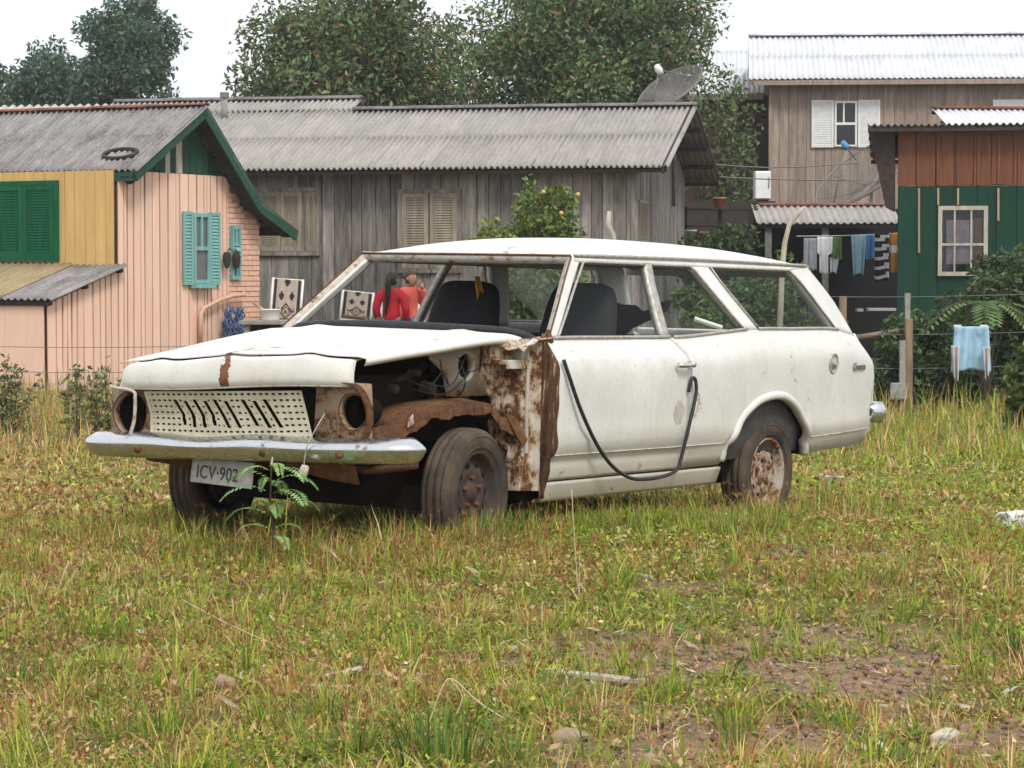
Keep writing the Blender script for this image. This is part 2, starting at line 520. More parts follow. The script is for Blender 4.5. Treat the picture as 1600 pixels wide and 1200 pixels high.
def turf():
    parts = []
    # near
    for y0, y1, n, wf, seg in ((5.3, 8.5, 80000, 1.3, 3), (8.5, 13.2, 105000, 1.45, 3), (13.2, 20, 75000, 1.9, 2), (20, 37, 60000, 3.2, 2)):
        P = thin(spots(n, y0, y1), 0.97)
        P = P[~(under_car(P) & (rng.random(len(P)) > 0.35))]
        m = len(P)
        big = fnoise(P[:, 0], P[:, 1], 0.9, 43, 3)
        P = P[rng.random(m) < np.clip(0.25 + (big - 0.3) * 2.4, 0.2, 1)]; m = len(P)
        dry = rng.random(m) < 0.08 + zone(P) * 0.80
        C = np.where(dry[:, None], pal(m, DRY, (3, 3, 2, 1.5)), pal(m, GREEN, (4, 4, 2, 2)))
        clump = fnoise(P[:, 0], P[:, 1], 5.0, 45, 2)
        hgt = 0.2 + 1.9 * fnoise(P[:, 0], P[:, 1], 1.3, 41, 3) ** 1.6 * (0.55 + 1.3 * clump ** 2)
        L = (0.022 + 0.06 * rng.random(m) ** 1.8) * hgt * (1 + 1.6 * near_car(P)) * (1.25 if y0 > 12 else 1)
        L *= np.where(P[:, 1] > 20, 1.8, 1.0)
        Wd = (0.0028 + 0.0034 * rng.random(m)) * wf
        lean = np.abs(rng.normal(0.75, 0.5, m))
        flat = rng.random(m) < 0.10
        lean = np.where(flat, 2.0, lean); L = np.where(flat, L * 0.9 + .015, L); C = np.where(flat[:, None], pal(m, DRY, (3, 1, 1, 3)), C)
        parts.append(blades('', P, L, Wd, lean, C, seg))
    V, F, C = join(parts)
    link('field_grass', np_mesh('field_grass', V, F, C), MAT['blade'], kind='stuff', label='short mixed green and straw grass covering the whole field', cat='grass')
turf()

def tufts():
    """thicker clumps of long leaves, and the tall fringe round the car"""
    parts = []
    P0 = thin(spots(620, 5.6, 13), 0.6)
    for p in P0:
        k = rng.integers(14, 34)
        P = p + rng.normal(0, 0.028, (k, 2))
        az = np.arctan2(P[:, 1] - p[1], P[:, 0] - p[0])
        green = rng.random() > 0.25
        C = pal(k, GREEN if green else DRY, (3, 4, 3, 1))
        parts.append(blades('', P, (0.06 + 0.09 * rng.random(k)) * rng.uniform(0.7, 1.3), 0.004 + 0.003 * rng.random(k), np.abs(rng.normal(0.5, 0.25, k)), C, 4, az))
    # fringe along the car
    n = 15000
    fx = rng.uniform(-4.1, 1.1, n); fy = rng.uniform(-1.2, 1.15, n)
    Rm = np.array([[-0.560, 0.828], [-0.828, -0.5605]])
    P = np.stack([fx, fy], 1) @ Rm.T + np.array([-0.814, 11.66])
    keep = (~under_car(P)) & (rng.random(n) < 0.25 + 0.75 * fnoise(P[:, 0], P[:, 1], 3.0, 51))
    keep &= ~((np.abs(fy) < 0.9) & (fx < -0.2) & (fx > -3.6) & (rng.random(n) < 0.5))
    P = P[keep]; m = len(P)
    parts.append(blades('', P, 0.07 + 0.15 * rng.random(m) ** 1.6, 0.004 + 0.003 * rng.random(m), np.abs(rng.normal(0.35, 0.3, m)), pal(m, GREEN + DRY[:2], (4, 3, 4, 1, 1, 1.5)), 4))
    # rough tall fringe at the far fence
    P = spots(9000, 23, 36, 1); m = len(P)
    P = P[rng.random(m) < np.clip(fnoise(P[:, 0], P[:, 1], 0.5, 61) * 2 - 0.55, 0, 1)]; m = len(P)
    parts.append(blades('', P, 0.18 + 0.35 * rng.random(m) ** 2, 0.010 + 0.012 * rng.random(m), np.abs(rng.normal(0.3, 0.25, m)), pal(m, GREEN + DRY[:3], (2, 2, 3, 1, 3, 3, 1)), 3))
    V, F, C = join(parts)
    link('tall_grass', np_mesh('tall_grass', V, F, C), MAT['blade'], kind='stuff', label='longer grass clumps through the field and round the car', cat='grass')
tufts()

def sedge():
    """thin stalks with rusty seed heads"""
    parts = []
    P = thin(np.concatenate([spots(2600, 6, 13.2), spots(1700, 13.2, 30)]), 0.9)
    P = P[(rng.random(len(P)) < zone(P) * 2.2) & ~under_car(P)]
    m = len(P)
    far = np.where(P[:, 1] > 13.2, 1.8, 1.0)
    L = (0.09 + 0.12 * rng.random(m)) * np.where(far > 1, 1.1, 1)
    az = rng.random(m) * 2 * np.pi; lean = np.abs(rng.normal(0.15, 0.12, m))
    parts.append(blades('', P, L, 0.0022 * far, lean, pal(m, DRY, (1, 3, 3, 0.5)), 3, az))
    tip = P + np.stack([np.cos(az), np.sin(az)], 1) * (L * lean)[:, None]
    zt = gz(P[:, 0], P[:, 1]) + L * (1 - 0.35 * lean) - 0.012
    for k in range(9):
        Q = tip + rng.normal(0, 0.003, (m, 2))
        parts.append(blades('', Q, (0.012 + 0.022 * rng.random(m)) * far ** 0.5, (0.003 + 0.002 * rng.random(m)) * far, np.abs(rng.normal(1.0, 0.5, m)), pal(m, [(0.30, 0.13, 0.05), (0.23, 0.10, 0.045), (0.42, 0.25, 0.11)], (3, 2, 1.5)), 2, z=zt - 0.006 * rng.random(m)))
    V, F, C = join(parts)
    link('rusty_sedge', np_mesh('rusty_sedge', V, F, C), MAT['blade'], kind='stuff', label='thin sedge stalks with rusty brown seed heads in the grass', cat='sedge')
sedge()

def litter():
    """broad weed leaves, straw and crumbs of stone between the blades"""
    n = 4200
    P = spots(n, 5.6, 13); m = len(P)
    q = rng.random(m) * 2 * np.pi; Lh = 0.012 + 0.03 * rng.random(m) ** 2; Wh = Lh * rng.uniform(0.12, 0.5, m)
    d = np.stack([np.cos(q), np.sin(q), rng.normal(0, 0.25, m)], 1); e = np.stack([-np.sin(q), np.cos(q), rng.normal(0, 0.25, m)], 1)
    c = np.concatenate([P, (gz(P[:, 0], P[:, 1]) + 0.006 + 0.02 * rng.random(m))[:, None]], 1)
    V = np.stack([c - d * Lh[:, None], c - e * Wh[:, None], c + d * Lh[:, None], c + e * Wh[:, None]], 1).reshape(-1, 3)
    F = np.arange(m * 4).reshape(m, 4)
    C = pal(m, [(0.45, 0.36, 0.22), (0.28, 0.16, 0.08), (0.09, 0.15, 0.035), (0.16, 0.21, 0.05), (0.55, 0.48, 0.38)], (2, 2, 2, 3, 0.6))
    link('leaf_litter', np_mesh('leaf_litter', V, F, C), MAT['blade'], kind='stuff', label='small weed leaves and straw scattered over the soil', cat='litter')
    # gravel crumbs
    P = spots(16000, 5.6, 12.5)
    P = P[rng.random(len(P)) < bare(P[:, 0], P[:, 1]) * 0.9 + 0.02]; m = len(P)
    s = 0.003 + 0.012 * rng.random(m) ** 3
    o = np.array([[1,0,0],[0,1,0],[-1,0,0],[0,-1,0],[0,0,.7],[0,0,-.7]], float)
    J = o[None] * s[:, None, None] * rng.uniform(0.6, 1.4, (m, 6, 1))
    V = (np.concatenate([P, (gz(P[:, 0], P[:, 1]))[:, None]], 1)[:, None, :] + J).reshape(-1, 3)
    T = np.array([[0,1,4],[1,2,4],[2,3,4],[3,0,4],[1,0,5],[2,1,5],[3,2,5],[0,3,5]])
    F = (np.arange(m)[:, None, None] * 6 + T[None]).reshape(-1, 3)
    C = np.repeat(pal(m, [(0.36, 0.26, 0.18), (0.28, 0.17, 0.11), (0.45, 0.38, 0.31)], (2, 2, 1)), 8, 0)
    link('gravel', np_mesh('gravel', V, F, C), MAT['blade'], kind='stuff', label='fine gravel crumbs on the bare earth', cat='gravel')
litter()

def ground_cover():
    """small low leaves of clover and creeping weeds, and dead leaf bits, that speckle the field"""
    parts = []
    for y0, y1, n, sc in ((5.3, 8.6, 50000, 1.0), (8.6, 13.2, 60000, 1.2), (13.2, 24, 42000, 2.2)):
        P = thin(spots(n, y0, y1), 0.93); m = len(P)
        P = P[rng.random(m) < np.clip(fnoise(P[:, 0], P[:, 1], 4.0, 81) * 2.6 - 0.55, 0.1, 1)]; m = len(P)
        q = rng.random(m) * 2 * np.pi; s = (0.004 + 0.009 * rng.random(m) ** 1.5) * sc
        d = np.stack([np.cos(q), np.sin(q), rng.normal(0, 0.55, m)], 1); e = np.stack([-np.sin(q), np.cos(q), rng.normal(0, 0.55, m)], 1)
        c = np.concatenate([P, (gz(P[:, 0], P[:, 1]) + 0.004 + 0.045 * rng.random(m) ** 1.5 * (0.5 + fnoise(P[:, 0], P[:, 1], 2.4, 41)))[:, None]], 1)
        V = np.stack([c - d * s[:, None], c - e * (s * .55)[:, None], c + d * s[:, None], c + e * (s * .55)[:, None]], 1).reshape(-1, 3)
        tone = fnoise(P[:, 0], P[:, 1], 3.2, 91)
        dry = rng.random(m) < np.clip((tone - 0.44) * 2.2 + zone(P) * 0.35, 0.05, 0.8)
        C = np.where(dry[:, None], pal(m, [(.52, .33, .14), (.40, .20, .085), (.60, .46, .23), (.27, .145, .075)], (3, 2, 2, 1)), pal(m, [(.29, .33, .045), (.19, .26, .035), (.42, .42, .07), (.12, .19, .03)], (3, 3, 2, 1.5)))
        parts.append((V, np.arange(m * 4).reshape(m, 4), C))
    V, F, C = join(parts)
    link('ground_cover', np_mesh('ground_cover', V, F, C), MAT['blade'], kind='stuff', label='low creeping weed leaves and dead leaf bits over the field', cat='weeds')
ground_cover()

# ================================================================== houses
class House:
    def __init__(self, name, u, Y, theta, label, zg=-0.5, cat='house'):
        p = at(u, 430, Y)
        self.e = empty(name, (p.x, p.y, zg), -R_(theta), label, cat)
        self.M = Matrix.Translation((p.x, p.y, zg)) @ Matrix.Rotation(-R_(theta), 4, 'Z')
        self.I = self.M.inverted()
    def px(self, u, v, axis, val):     # local point of the wall plane (axis 'x' or 'y' at val) seen at u, v
        c = self.I @ Vector((0, 0, CAM_H)); d = self.I.to_3x3() @ ray(u, v)
        k = (val - c[axis == 'y']) / d[axis == 'y']
        return c + d * k

def P2(axis, val, h, z):               # wall coordinates (along, height) to local
    return Vector((h, val, z)) if axis == 'y' else Vector((val, h, z))
def nrm(axis):                         # outward
    return Vector((0, -1, 0)) if axis == 'y' else Vector((1, 0, 0))

def boarded_wall(H, axis, val, h0, h1, zb, zt, mat, back, width=0.2, jit=0.25, gap=0.012, thick=0.022, name='wall', kids='board', relief=0.006, label=None):
    """a wall sheet with a loose board for every stripe of it; zt is a height or a function of the place along the wall"""
    f = zt if callable(zt) else (lambda h: zt)
    g = zb if callable(zb) else (lambda h: zb)
    n = nrm(axis)
    N = 24
    hs = [h0 + (h1 - h0) * i / N for i in range(N + 1)]
    mb = MB()
    rows = [[P2(axis, val, h, g(h)) for h in hs], [P2(axis, val, h, f(h)) for h in hs]]
    mb.grid(rows); mb.grid([[p - n * 0.06 for p in r] for r in rows])
    wall = mb.build(name, MAT[back], H.e, label=label)
    h = min(h0, h1); end = max(h0, h1)
    while h < end - 0.02:
        wd = width * random.uniform(1 - jit, 1 + jit)
        k = min(h + wd, end)
        if end - k < width * 0.3: k = end
        a, b = h + gap / 2, k - gap / 2
        o1 = n * (0.003 + random.uniform(0, relief)); o2 = n * (thick + random.uniform(0, relief)); tl = random.uniform(-.5, .5) * gap * .6
        q = [(a + tl, g(a) + random.uniform(-.02, .02)), (b + tl, g(b) + random.uniform(-.02, .02)), (b - tl, f(b) - 0.004), (a - tl, f(a) - 0.004)]
        m2 = MB().hexa([P2(axis, val, *p) + o1 for p in q], [P2(axis, val, *p) + o2 for p in q])
        m2.build(kids, MAT[mat], wall)
        h = k
    return wall

def corr_mesh(w, L, pitch, amp, seg=6, ny=3, sag=0.0):
    nx = max(6, int(round(w / pitch)) * seg)
    rows = []
    for j in range(ny + 1):
        rows.append([Vector((w * i / nx, L * j / ny, amp * math.cos(2 * math.pi * (w * i / nx) / pitch) - sag * math.sin(math.pi * j / ny))) for i in range(nx + 1)])
    return MB().grid(rows)

def roof_slope(H, p0, p1, up, w, rows, pitch, amp, mat, name='roof', jitter=0.012, under='timber_dark', thick=0.008, label=None):
    """p0 to p1: eave line (local); up: vector from eave to ridge; one object for each corrugated sheet, laid with laps"""
    along = (p1 - p0); Lg = along.length; ex = along.normalized(); es = up.normalized(); en = ex.cross(es).normalized()
    if en.z < 0:
        p0, p1 = p1, p0; ex = -ex; en = -en
    Ls = up.length
    deck = MB()
    for r in range(2 * rows + 1):      # purlins
        q = p0 + es * (0.06 + (Ls - 0.12) * r / (2 * rows)) - en * (amp + 0.05)
        deck.hexa([q - es*.03 - en*.03, q + ex*Lg - es*.03 - en*.03, q + ex*Lg + es*.03 - en*.03, q + es*.03 - en*.03],
                  [q - es*.03 + en*.03, q + ex*Lg - es*.03 + en*.03, q + ex*Lg + es*.03 + en*.03, q + es*.03 + en*.03])
    roof = deck.build(name, MAT[under], H.e, label=label)
    ncol = max(1, round(Lg / w)); cw = round(Lg / ncol / pitch) * pitch
    cw = Lg / ncol
    pitch = cw / max(1, round(cw / pitch))
    rl = Ls / rows
    me = {}
    for r in range(rows):
        for c in range(ncol):
            key = 1 if r < rows - 1 else 0
            if key not in me:
                k = corr_mesh(cw + pitch * 0.5, rl + (0.09 if key else 0.02), pitch, amp)
                me[key] = k.mesh('roof_sheet'); me[key].materials.append(MAT[mat])
                me[key].polygons.foreach_set('use_smooth', [True] * len(me[key].polygons))
            o = link('roof_sheet', me[key], None, roof)
            o.modifiers.new('s', 'SOLIDIFY').thickness = thick
            org = p0 + ex * (c * cw) + es * (r * rl + random.uniform(-1, 1) * jitter) + en * (0.006 * (rows - r))
            tw = random.uniform(-1, 1) * 0.002
            X, Y, Z = ex, (es + en * tw).normalized(), en
            o.matrix_local = Matrix(((X.x, Y.x, Z.x, org.x), (X.y, Y.y, Z.y, org.y), (X.z, Y.z, Z.z, org.z), (0, 0, 0, 1)))
    return roof

def ridge_cap(H, p0, p1, mat, r=0.09, parent=None, seg=1.0, name='ridge_tile'):
    L = (p1 - p0).length; n = max(1, int(L / seg)); ex = (p1 - p0).normalized()
    for i in range(n):
        a = p0 + (p1 - p0) * (i / n); b = p0 + (p1 - p0) * ((i + 1.06) / n)
        rows = []
        for p, rr in ((a, r * 1.0), (b, r * 0.92)):
            rows.append([p + Vector((-ex.y, ex.x, 0)) * (rr * 1.5 * math.sin(t)) + Vector((0, 0, rr * 0.75 * math.cos(t) - 0.02 + random.uniform(-.006, .006))) for t in [(-1.45 + 2.9 * k / 8) for k in range(9)]])
        MB().grid(rows).build(name, MAT[mat], parent or H.e, smooth=True, solid=0.015)

def beam(H, a, b, w, h, mat, name, parent=None, up=Vector((0, 0, 1)), **kw):
    d = (b - a).normalized(); s = d.cross(up).normalized() * (w / 2); t = s.cross(d).normalized() * (h / 2)
    return MB().hexa([a - s - t, a + s - t, a + s + t, a - s + t], [b - s - t, b + s - t, b + s + t, b - s + t]).build(name, MAT[mat], parent or (H.e if H else None), **kw)

def wbox(mb, axis, val, h0, h1, z0, z1, o0, o1):
    n = nrm(axis)
    q = [(h0, z0), (h1, z0), (h1, z1), (h0, z1)]
    return mb.hexa([P2(axis, val, *p) + n * o0 for p in q], [P2(axis, val, *p) + n * o1 for p in q])

def louvre(H, axis, val, h0, h1, z0, z1, mat, parent, o=0.03, fr=0.05, n=16, mid=False, name='shutter'):
    """one shutter leaf: four frame bars, with its slats as a part below it"""
    mb = MB()
    t = 0.035
    h0, h1 = min(h0, h1), max(h0, h1)
    wbox(mb, axis, val, h0, h0 + fr, z0, z1, o, o + t); wbox(mb, axis, val, h1 - fr, h1, z0, z1, o, o + t)
    wbox(mb, axis, val, h0 + fr, h1 - fr, z0, z0 + fr, o, o + t - .003); wbox(mb, axis, val, h0 + fr, h1 - fr, z1 - fr, z1, o, o + t - .003)
    if mid: wbox(mb, axis, val, h0 + fr, h1 - fr, (z0+z1)/2 - fr/2, (z0+z1)/2 + fr/2, o, o + t - .003)
    wbox(mb, axis, val, h0 + fr, h1 - fr, z0 + fr, z1 - fr, o - .006, o - .002)
    f = mb.build(name, MAT[mat], parent)
    sl = MB(); nn = nrm(axis)
    H_ = z1 - z0 - 2 * fr
    for i in range(n):
        z = z0 + fr + H_ * (i + 0.1) / n; d = H_ / n * 0.95
        a, b = h0 + fr, h1 - fr
        q = [P2(axis, val, a, z) + nn*(o+.027), P2(axis, val, b, z) + nn*(o+.027), P2(axis, val, b, z + d) + nn*(o+.004), P2(axis, val, a, z + d) + nn*(o+.004)]
        sl.hexa(q, [p + Vector((0, 0, 0.008)) for p in q])
    sl.build('slats', MAT[mat], f, kind='stuff')
    return f

# ------------------------------------------------------------------ peach house on the left
H = House('peach_house', 183, 38, 28, 'peach and yellow board house with green gable trim and grey roof', zg=-0.62)
PH = H
OV = 0.3
E0 = H.px(208, 266, 'x', OV); RG = H.px(318, 166, 'x', OV); BK = H.px(405, 316, 'x', OV); TP = H.px(461, 360, 'x', OV)
def roofz(y):
    for a, b in ((E0, RG), (RG, BK), (BK, TP)):
        if y <= b.y or b is TP: return a.z + (b.z - a.z) * (y - a.y) / (b.y - a.y)
zE = H.px(200, 267, 'y', 0).z + 0.02
ywood = H.px(356, 400, 'x', 0).y; yend = H.px(404, 400, 'x', 0).y
XL = -5.5
aw_t = H.px(190, 414, 'y', 0).z
YF = H.px(73, 560, 'x', 0).y           # front of the lean-to
aw_b = H.px(75, 466, 'x', 0.12).z
boarded_wall(H, 'x', 0, 0, ywood, 0, lambda y: min(zE, roofz(y) - .12), 'peach_paint', 'mortar_brown', 0.165, 0.5, gap=0.030, name='gable_wall')
boarded_wall(H, 'x', 0, YF, -0.005, 0, lambda y: aw_b + (aw_t - aw_b) * (y - YF) / (0 - YF) - .08, 'peach_paint', 'mortar_brown', 0.165, 0.5, gap=0.030, name='lean_to_side_wall')
boarded_wall(H, 'y', YF, XL, -0.03, 0, aw_b - .06, 'peach_paint', 'mortar_brown', 0.95, 0.05, gap=0.006, name='lean_to_front_wall', kids='panel')
boarded_wall(H, 'y', 0, XL, -0.04, aw_t - 0.35, zE, 'yellow_paint', 'mortar_brown', 0.2, 0.1, gap=0.008, name='front_wall')
# upper gable of green boards, one left unpainted
gw = boarded_wall(H, 'x', -0.03, 0.15, H.px(352, 300, 'x', 0).y, zE + .01, lambda y: max(zE + .03, roofz(y) - .13), 'dark_green_paint', 'timber_dark', 0.16, 0.2, gap=0.02, name='upper_gable')
ya_, yb_ = H.px(258, 250, 'x', 0).y, H.px(290, 250, 'x', 0).y
for k_, c in enumerate([c for c in gw.children if ya_ < sum(q.co.y for q in c.data.vertices) / 8 < yb_]):
    if k_ % 2: continue
    c.data.materials.clear(); c.data.materials.append(MAT['timber_pale'])
# brick end
simple('mortar_peach', (0.52, 0.30, 0.22), (0.40, 0.22, 0.16), 12, .95)
mb = MB()
n_ = nrm('x')
q = [(ywood, 0), (yend, 0), (yend, roofz(yend) - .12), (ywood, min(zE, roofz(ywood) - .12))]
mb.hexa([P2('x', 0, *p) - n_ * .1 for p in q], [P2('x', 0, *p) + n_ * .006 for p in q])
bw = mb.build('brick_wall', MAT['mortar_peach'], H.e)
mb = MB(); z = 0.02; r = 0
while z < zE:
    y = ywood + (0.0 if r % 2 else -0.11)
    while y < yend:
        a, b = max(y, ywood) + .008, min(y + .225, yend) - .004
        if b - a > .03 and z + .075 < roofz((a + b) / 2) - .14:
            o = random.uniform(.012, .026)
            wbox(mb, 'x', 0, a, b, z, z + .068, .005, o)
        y += .225
    z += .083; r += 1
simple('peach_brick', (0.80, 0.51, 0.38), (0.66, 0.40, 0.29), 12, 0.9)
mb.build('bricks', MAT['peach_brick'], bw, kind='stuff')
# back wall closing the box
MB().box((XL, yend - .1, 0), (-.02, yend, roofz(yend) - .15)).build('back_wall', MAT['timber_dark'], H.e)
# roof
left = lambda p: Vector((XL - .6, p.y, p.z))
es = RG - E0
rf = roof_slope(H, left(E0), E0 + Vector((.02, 0, 0)), es, 1.05, 2, 0.105, 0.027, 'roof_dark')
roof_slope(H, RG, left(RG), BK - RG, 1.05, 2, 0.105, 0.027, 'roof_dark', name='rear_roof')
roof_slope(H, BK, left(BK), TP - BK, 1.05, 1, 0.105, 0.027, 'roof_dark', name='rear_lean_to_roof')
ridge_cap(H, left(RG) + Vector((0, 0, .05)), RG + Vector((0, 0, .03)), 'ridge_red', 0.055, rf)
up = Vector((1, 0, 0))
for a, b, nm in ((E0, RG, 'barge_board'), (RG, BK, 'barge_board'), (BK, TP, 'barge_board')):
    d = Vector((0.03, 0, -0.085))
    beam(H, a + d, b + d, 0.035, 0.17, 'trim_green_paint', nm, up=Vector((0, 0, 1)))
    d = Vector((-0.12, 0, -0.10))
    beam(H, a + d, b + d, 0.24, 0.03, 'timber_dark', 'soffit')
beam(H, left(E0) + Vector((0, .02, -.09)), E0 + Vector((0, .02, -.09)), 0.035, 0.13, 'trim_green_paint', 'fascia')
for yy in (0.9, 1.9, 3.0):
    beam(H, Vector((0.0, yy, roofz(yy) - .14)), Vector((OV, yy, roofz(yy) - .14)), 0.07, 0.09, 'timber_dark', 'rafter_end')
zt_ = TP.z
beam(H, Vector((OV - .02, TP.y - .25, TP.z + .01)), Vector((OV - 1.2, TP.y - .25, TP.z + .01)), .06, .1, 'timber_dark', 'eave_beam')
# lean-to roof: grey sheet at the end, ochre beyond
q0 = Vector((0.12, YF - .12, aw_b - .02)); q1 = Vector((0.12, 0, aw_t))
xs_ = H.px(103, 414, 'y', 0).x
roof_slope(H, Vector((xs_, q0.y, q0.z)), q0, q1 - q0, 0.9, 1, 0.12, 0.02, 'roof_dark', name='lean_to_roof')
roof_slope(H, Vector((XL, q0.y, q0.z + .03)), Vector((xs_ + .1, q0.y, q0.z + .03)), q1 - q0, 0.9, 1, 0.12, 0.02, 'roof_yellow', name='lean_to_roof')
# green shuttered window
a = H.px(-8, 284, 'y', 0); b = H.px(95, 408, 'y', 0)
mb = MB()
wbox(mb, 'y', 0, a.x - .02, b.x, b.z, a.z, .028, .034)
for (h0, h1, z0, z1) in ((b.x - .07, b.x, b.z, a.z), (a.x - .07, a.x, b.z, a.z), (a.x, b.x - .07, a.z - .07, a.z), (a.x, b.x - .07, b.z, b.z + .06)):
    wbox(mb, 'y', 0, h0, h1, z0, z1, .035, .075)
wn = mb.build('shuttered_window', MAT['window_green'], H.e, label='bright green louvred window in the yellow wall')
hm = (a.x + b.x - .07) / 2
louvre(H, 'y', 0, a.x + .005, hm - .004, b.z + .065, a.z - .075, 'window_green', wn, .045, .07, 22)
louvre(H, 'y', 0, hm + .004, b.x - .075, b.z + .065, a.z - .075, 'window_green', wn, .045, .07, 22)
# lamp box by the corner
c_ = H.px(191, 281, 'x', 0.0)
MB().lathe([(0.001, .0), (.06, .0), (.065, .05), (.05, .10), (.001, .11)], 12, Matrix.Translation((.03, c_.y + .1, c_.z)) @ Matrix.Rotation(R_(-90), 4, 'Z')).build('wall_lamp', MAT['timber_dark'], H.e, smooth=True)
# teal window with opened shutters
a = H.px(296, 331, 'x', 0); b = H.px(322, 446, 'x', 0)
z0, z1 = H.px(322, 443, 'x', 0).z, H.px(300, 333, 'x', 0).z
mb = MB()
wbox(mb, 'x', 0, a.y, b.y, z0, z1, .028, .034)
fw = .06
for (h0, h1, s0, s1) in ((a.y, a.y + fw, z0, z1), (b.y - fw, b.y, z0, z1), (a.y + fw, b.y - fw, z1 - fw, z1), (a.y + fw, b.y - fw, z0, z0 + fw), (a.y + fw, b.y - fw, (z0+z1)/2 - .03, (z0+z1)/2 + .03), ((a.y+b.y)/2 - .02, (a.y+b.y)/2 + .02, (z0+z1)/2 + .03, z1 - fw)):
    wbox(mb, 'x', 0, h0, h1, s0, s1, .036, .09)
wn = mb.build('teal_window', MAT['teal_paint'], H.e, label='teal sash window with open louvred shutters')
wbox(MB(), 'x', 0, a.y + fw, b.y - fw, z0 + fw, z1 - fw, .04, .05).build('curtain', MAT['curtain_cloth'], wn)
wbox(MB(), 'x', 0, a.y + fw, b.y - fw, z0 + fw, z1 - fw, .06, .064).build('pane', MAT['pane_glass'], wn)
wbox(MB(), 'x', 0, a.y - .05, b.y + .05, z0 - .07, z0 - .005, .03, .16).build('sill', MAT['teal_paint'], wn)
ya = H.px(281, 390, 'x', 0).y; yb = H.px(338, 390, 'x', 0).y
louvre(H, 'x', 0, ya, a.y - .01, z0 - .02, z1 + .02, 'teal_paint', wn, .05, .05, 20)
louvre(H, 'x', 0, b.y + .01, yb, z0 - .02, z1 + .02, 'teal_paint', wn, .05, .05, 20)
# narrow teal window in the bricks
a = H.px(357, 352, 'x', 0); b = H.px(371, 437, 'x', 0)
mb = MB(); wbox(mb, 'x', 0, a.y, b.y, b.z, a.z, .028, .034)
for k, (h0, h1, s0, s1) in enumerate(((a.y, a.y+.05, b.z, a.z), (b.y-.05, b.y, b.z, a.z), (a.y+.05, b.y-.05, a.z-.06, a.z), (a.y+.05, b.y-.05, b.z, b.z+.06), (a.y+.05, b.y-.05, b.z + (a.z-b.z)*.62, b.z + (a.z-b.z)*.62+.05), (a.y+.05, b.y-.05, b.z + (a.z-b.z)*.33, b.z + (a.z-b.z)*.33+.05), ((a.y+b.y)/2-.02, (a.y+b.y)/2+.02, b.z + (a.z-b.z)*.67, a.z-.06), ((a.y+b.y)/2-.02, (a.y+b.y)/2+.02, b.z+.06, b.z + (a.z-b.z)*.33))):
    wbox(mb, 'x', 0, h0, h1, s0, s1, .035, .08)
wn = mb.build('narrow_window', MAT['teal_paint'], H.e, label='narrow teal window in the brick wall')
wbox(MB(), 'x', 0, a.y+.05, b.y-.05, b.z+.06, a.z-.06, .040, .046).build('pane', MAT['pane_glass'], wn)
zz = b.z + (a.z - b.z) * .60
mb = MB()
for i in range(3):
    zc = zz - i * .07
    mb.hexa([P2('x', 0, a.y+.05, zc) + n_*.05, P2('x', 0, b.y-.05, zc) + n_*.05, P2('x', 0, b.y-.05, zc-.07) + n_*.14, P2('x', 0, a.y+.05, zc-.07) + n_*.14],
            [P2('x', 0, a.y+.05, zc+.012) + n_*.05, P2('x', 0, b.y-.05, zc+.012) + n_*.05, P2('x', 0, b.y-.05, zc-.058) + n_*.14, P2('x', 0, a.y+.05, zc-.058) + n_*.14])
mb.build('vent_flap', MAT['teal_paint'], wn)

# things on and by the peach house
def shoes():
    e = empty('hanging_shoes', PH.M @ PH.px(362, 407, 'x', .14), -R_(28), 'dark pair of shoes hanging below the narrow teal window', 'shoes')
    for k, dy in enumerate((-.13, .13)):
        rows = []
        for i in range(9):
            tt = i / 8
            r = .085 * (math.sin(math.pi * min(1, tt * .9 + .12)) ** .5) * (1 - .25 * tt)
            rows.append([Vector((r * .8 * math.cos(a_), dy + r * math.sin(a_) , .13 - .27 * tt)) for a_ in [2 * math.pi * j / 10 for j in range(10)]])
        MB().grid(rows, close=True).build('shoe', MAT['timber_dark'], e, smooth=True)
    MB().tube([(0, -.13, .1), (-.05, 0, .2), (0, .13, .1)], .008, 5).build('lace', MAT['black_rubber'], e)
shoes()
# water pipe along the wall
pp = [PH.M @ PH.px(u, v, 'x', .12) for u, v in ((313, 535), (314, 490), (318, 482), (345, 468), (365, 462), (380, 461), (382, 457))]
simple('pipe_peach', (0.66, 0.42, 0.30), (0.5, 0.32, 0.22), 20, 0.6)
p_ = MB().tube(pp, .035, 8).build('water_pipe', MAT['pipe_peach'], None, smooth=True, label='peach painted water pipe bent along the gable wall', cat='pipe')
# bicycle tyre on the roof
c_ = RG + (E0 - RG) * 0.80
u0 = PH.px(188, 240, 'x', 0)
ex_, es_ = Vector((1, 0, 0)), (E0 - RG).normalized(); en_ = ex_.cross(es_).normalized()
if en_.z < 0: en_ = -en_
dd = ray(188, 240); cc = Vector((0, 0, CAM_H)); nw = PH.M.to_3x3() @ en_; Ow = PH.M @ E0
ctr = hit(188, 240, Ow + nw * .04, nw)
ring = [ctr + (PH.M.to_3x3() @ ex_) * (.30 * math.cos(t)) + (PH.M.to_3x3() @ es_) * (.15 * math.sin(t)) for t in [2 * math.pi * k / 28 for k in range(28)]]
MB().tube(ring + [ring[0]], .032, 7, cap=False).build('old_tyre', MAT['black_rubber'], None, smooth=True, label='old black tyre lying on the grey roof of the peach house', cat='tyre')

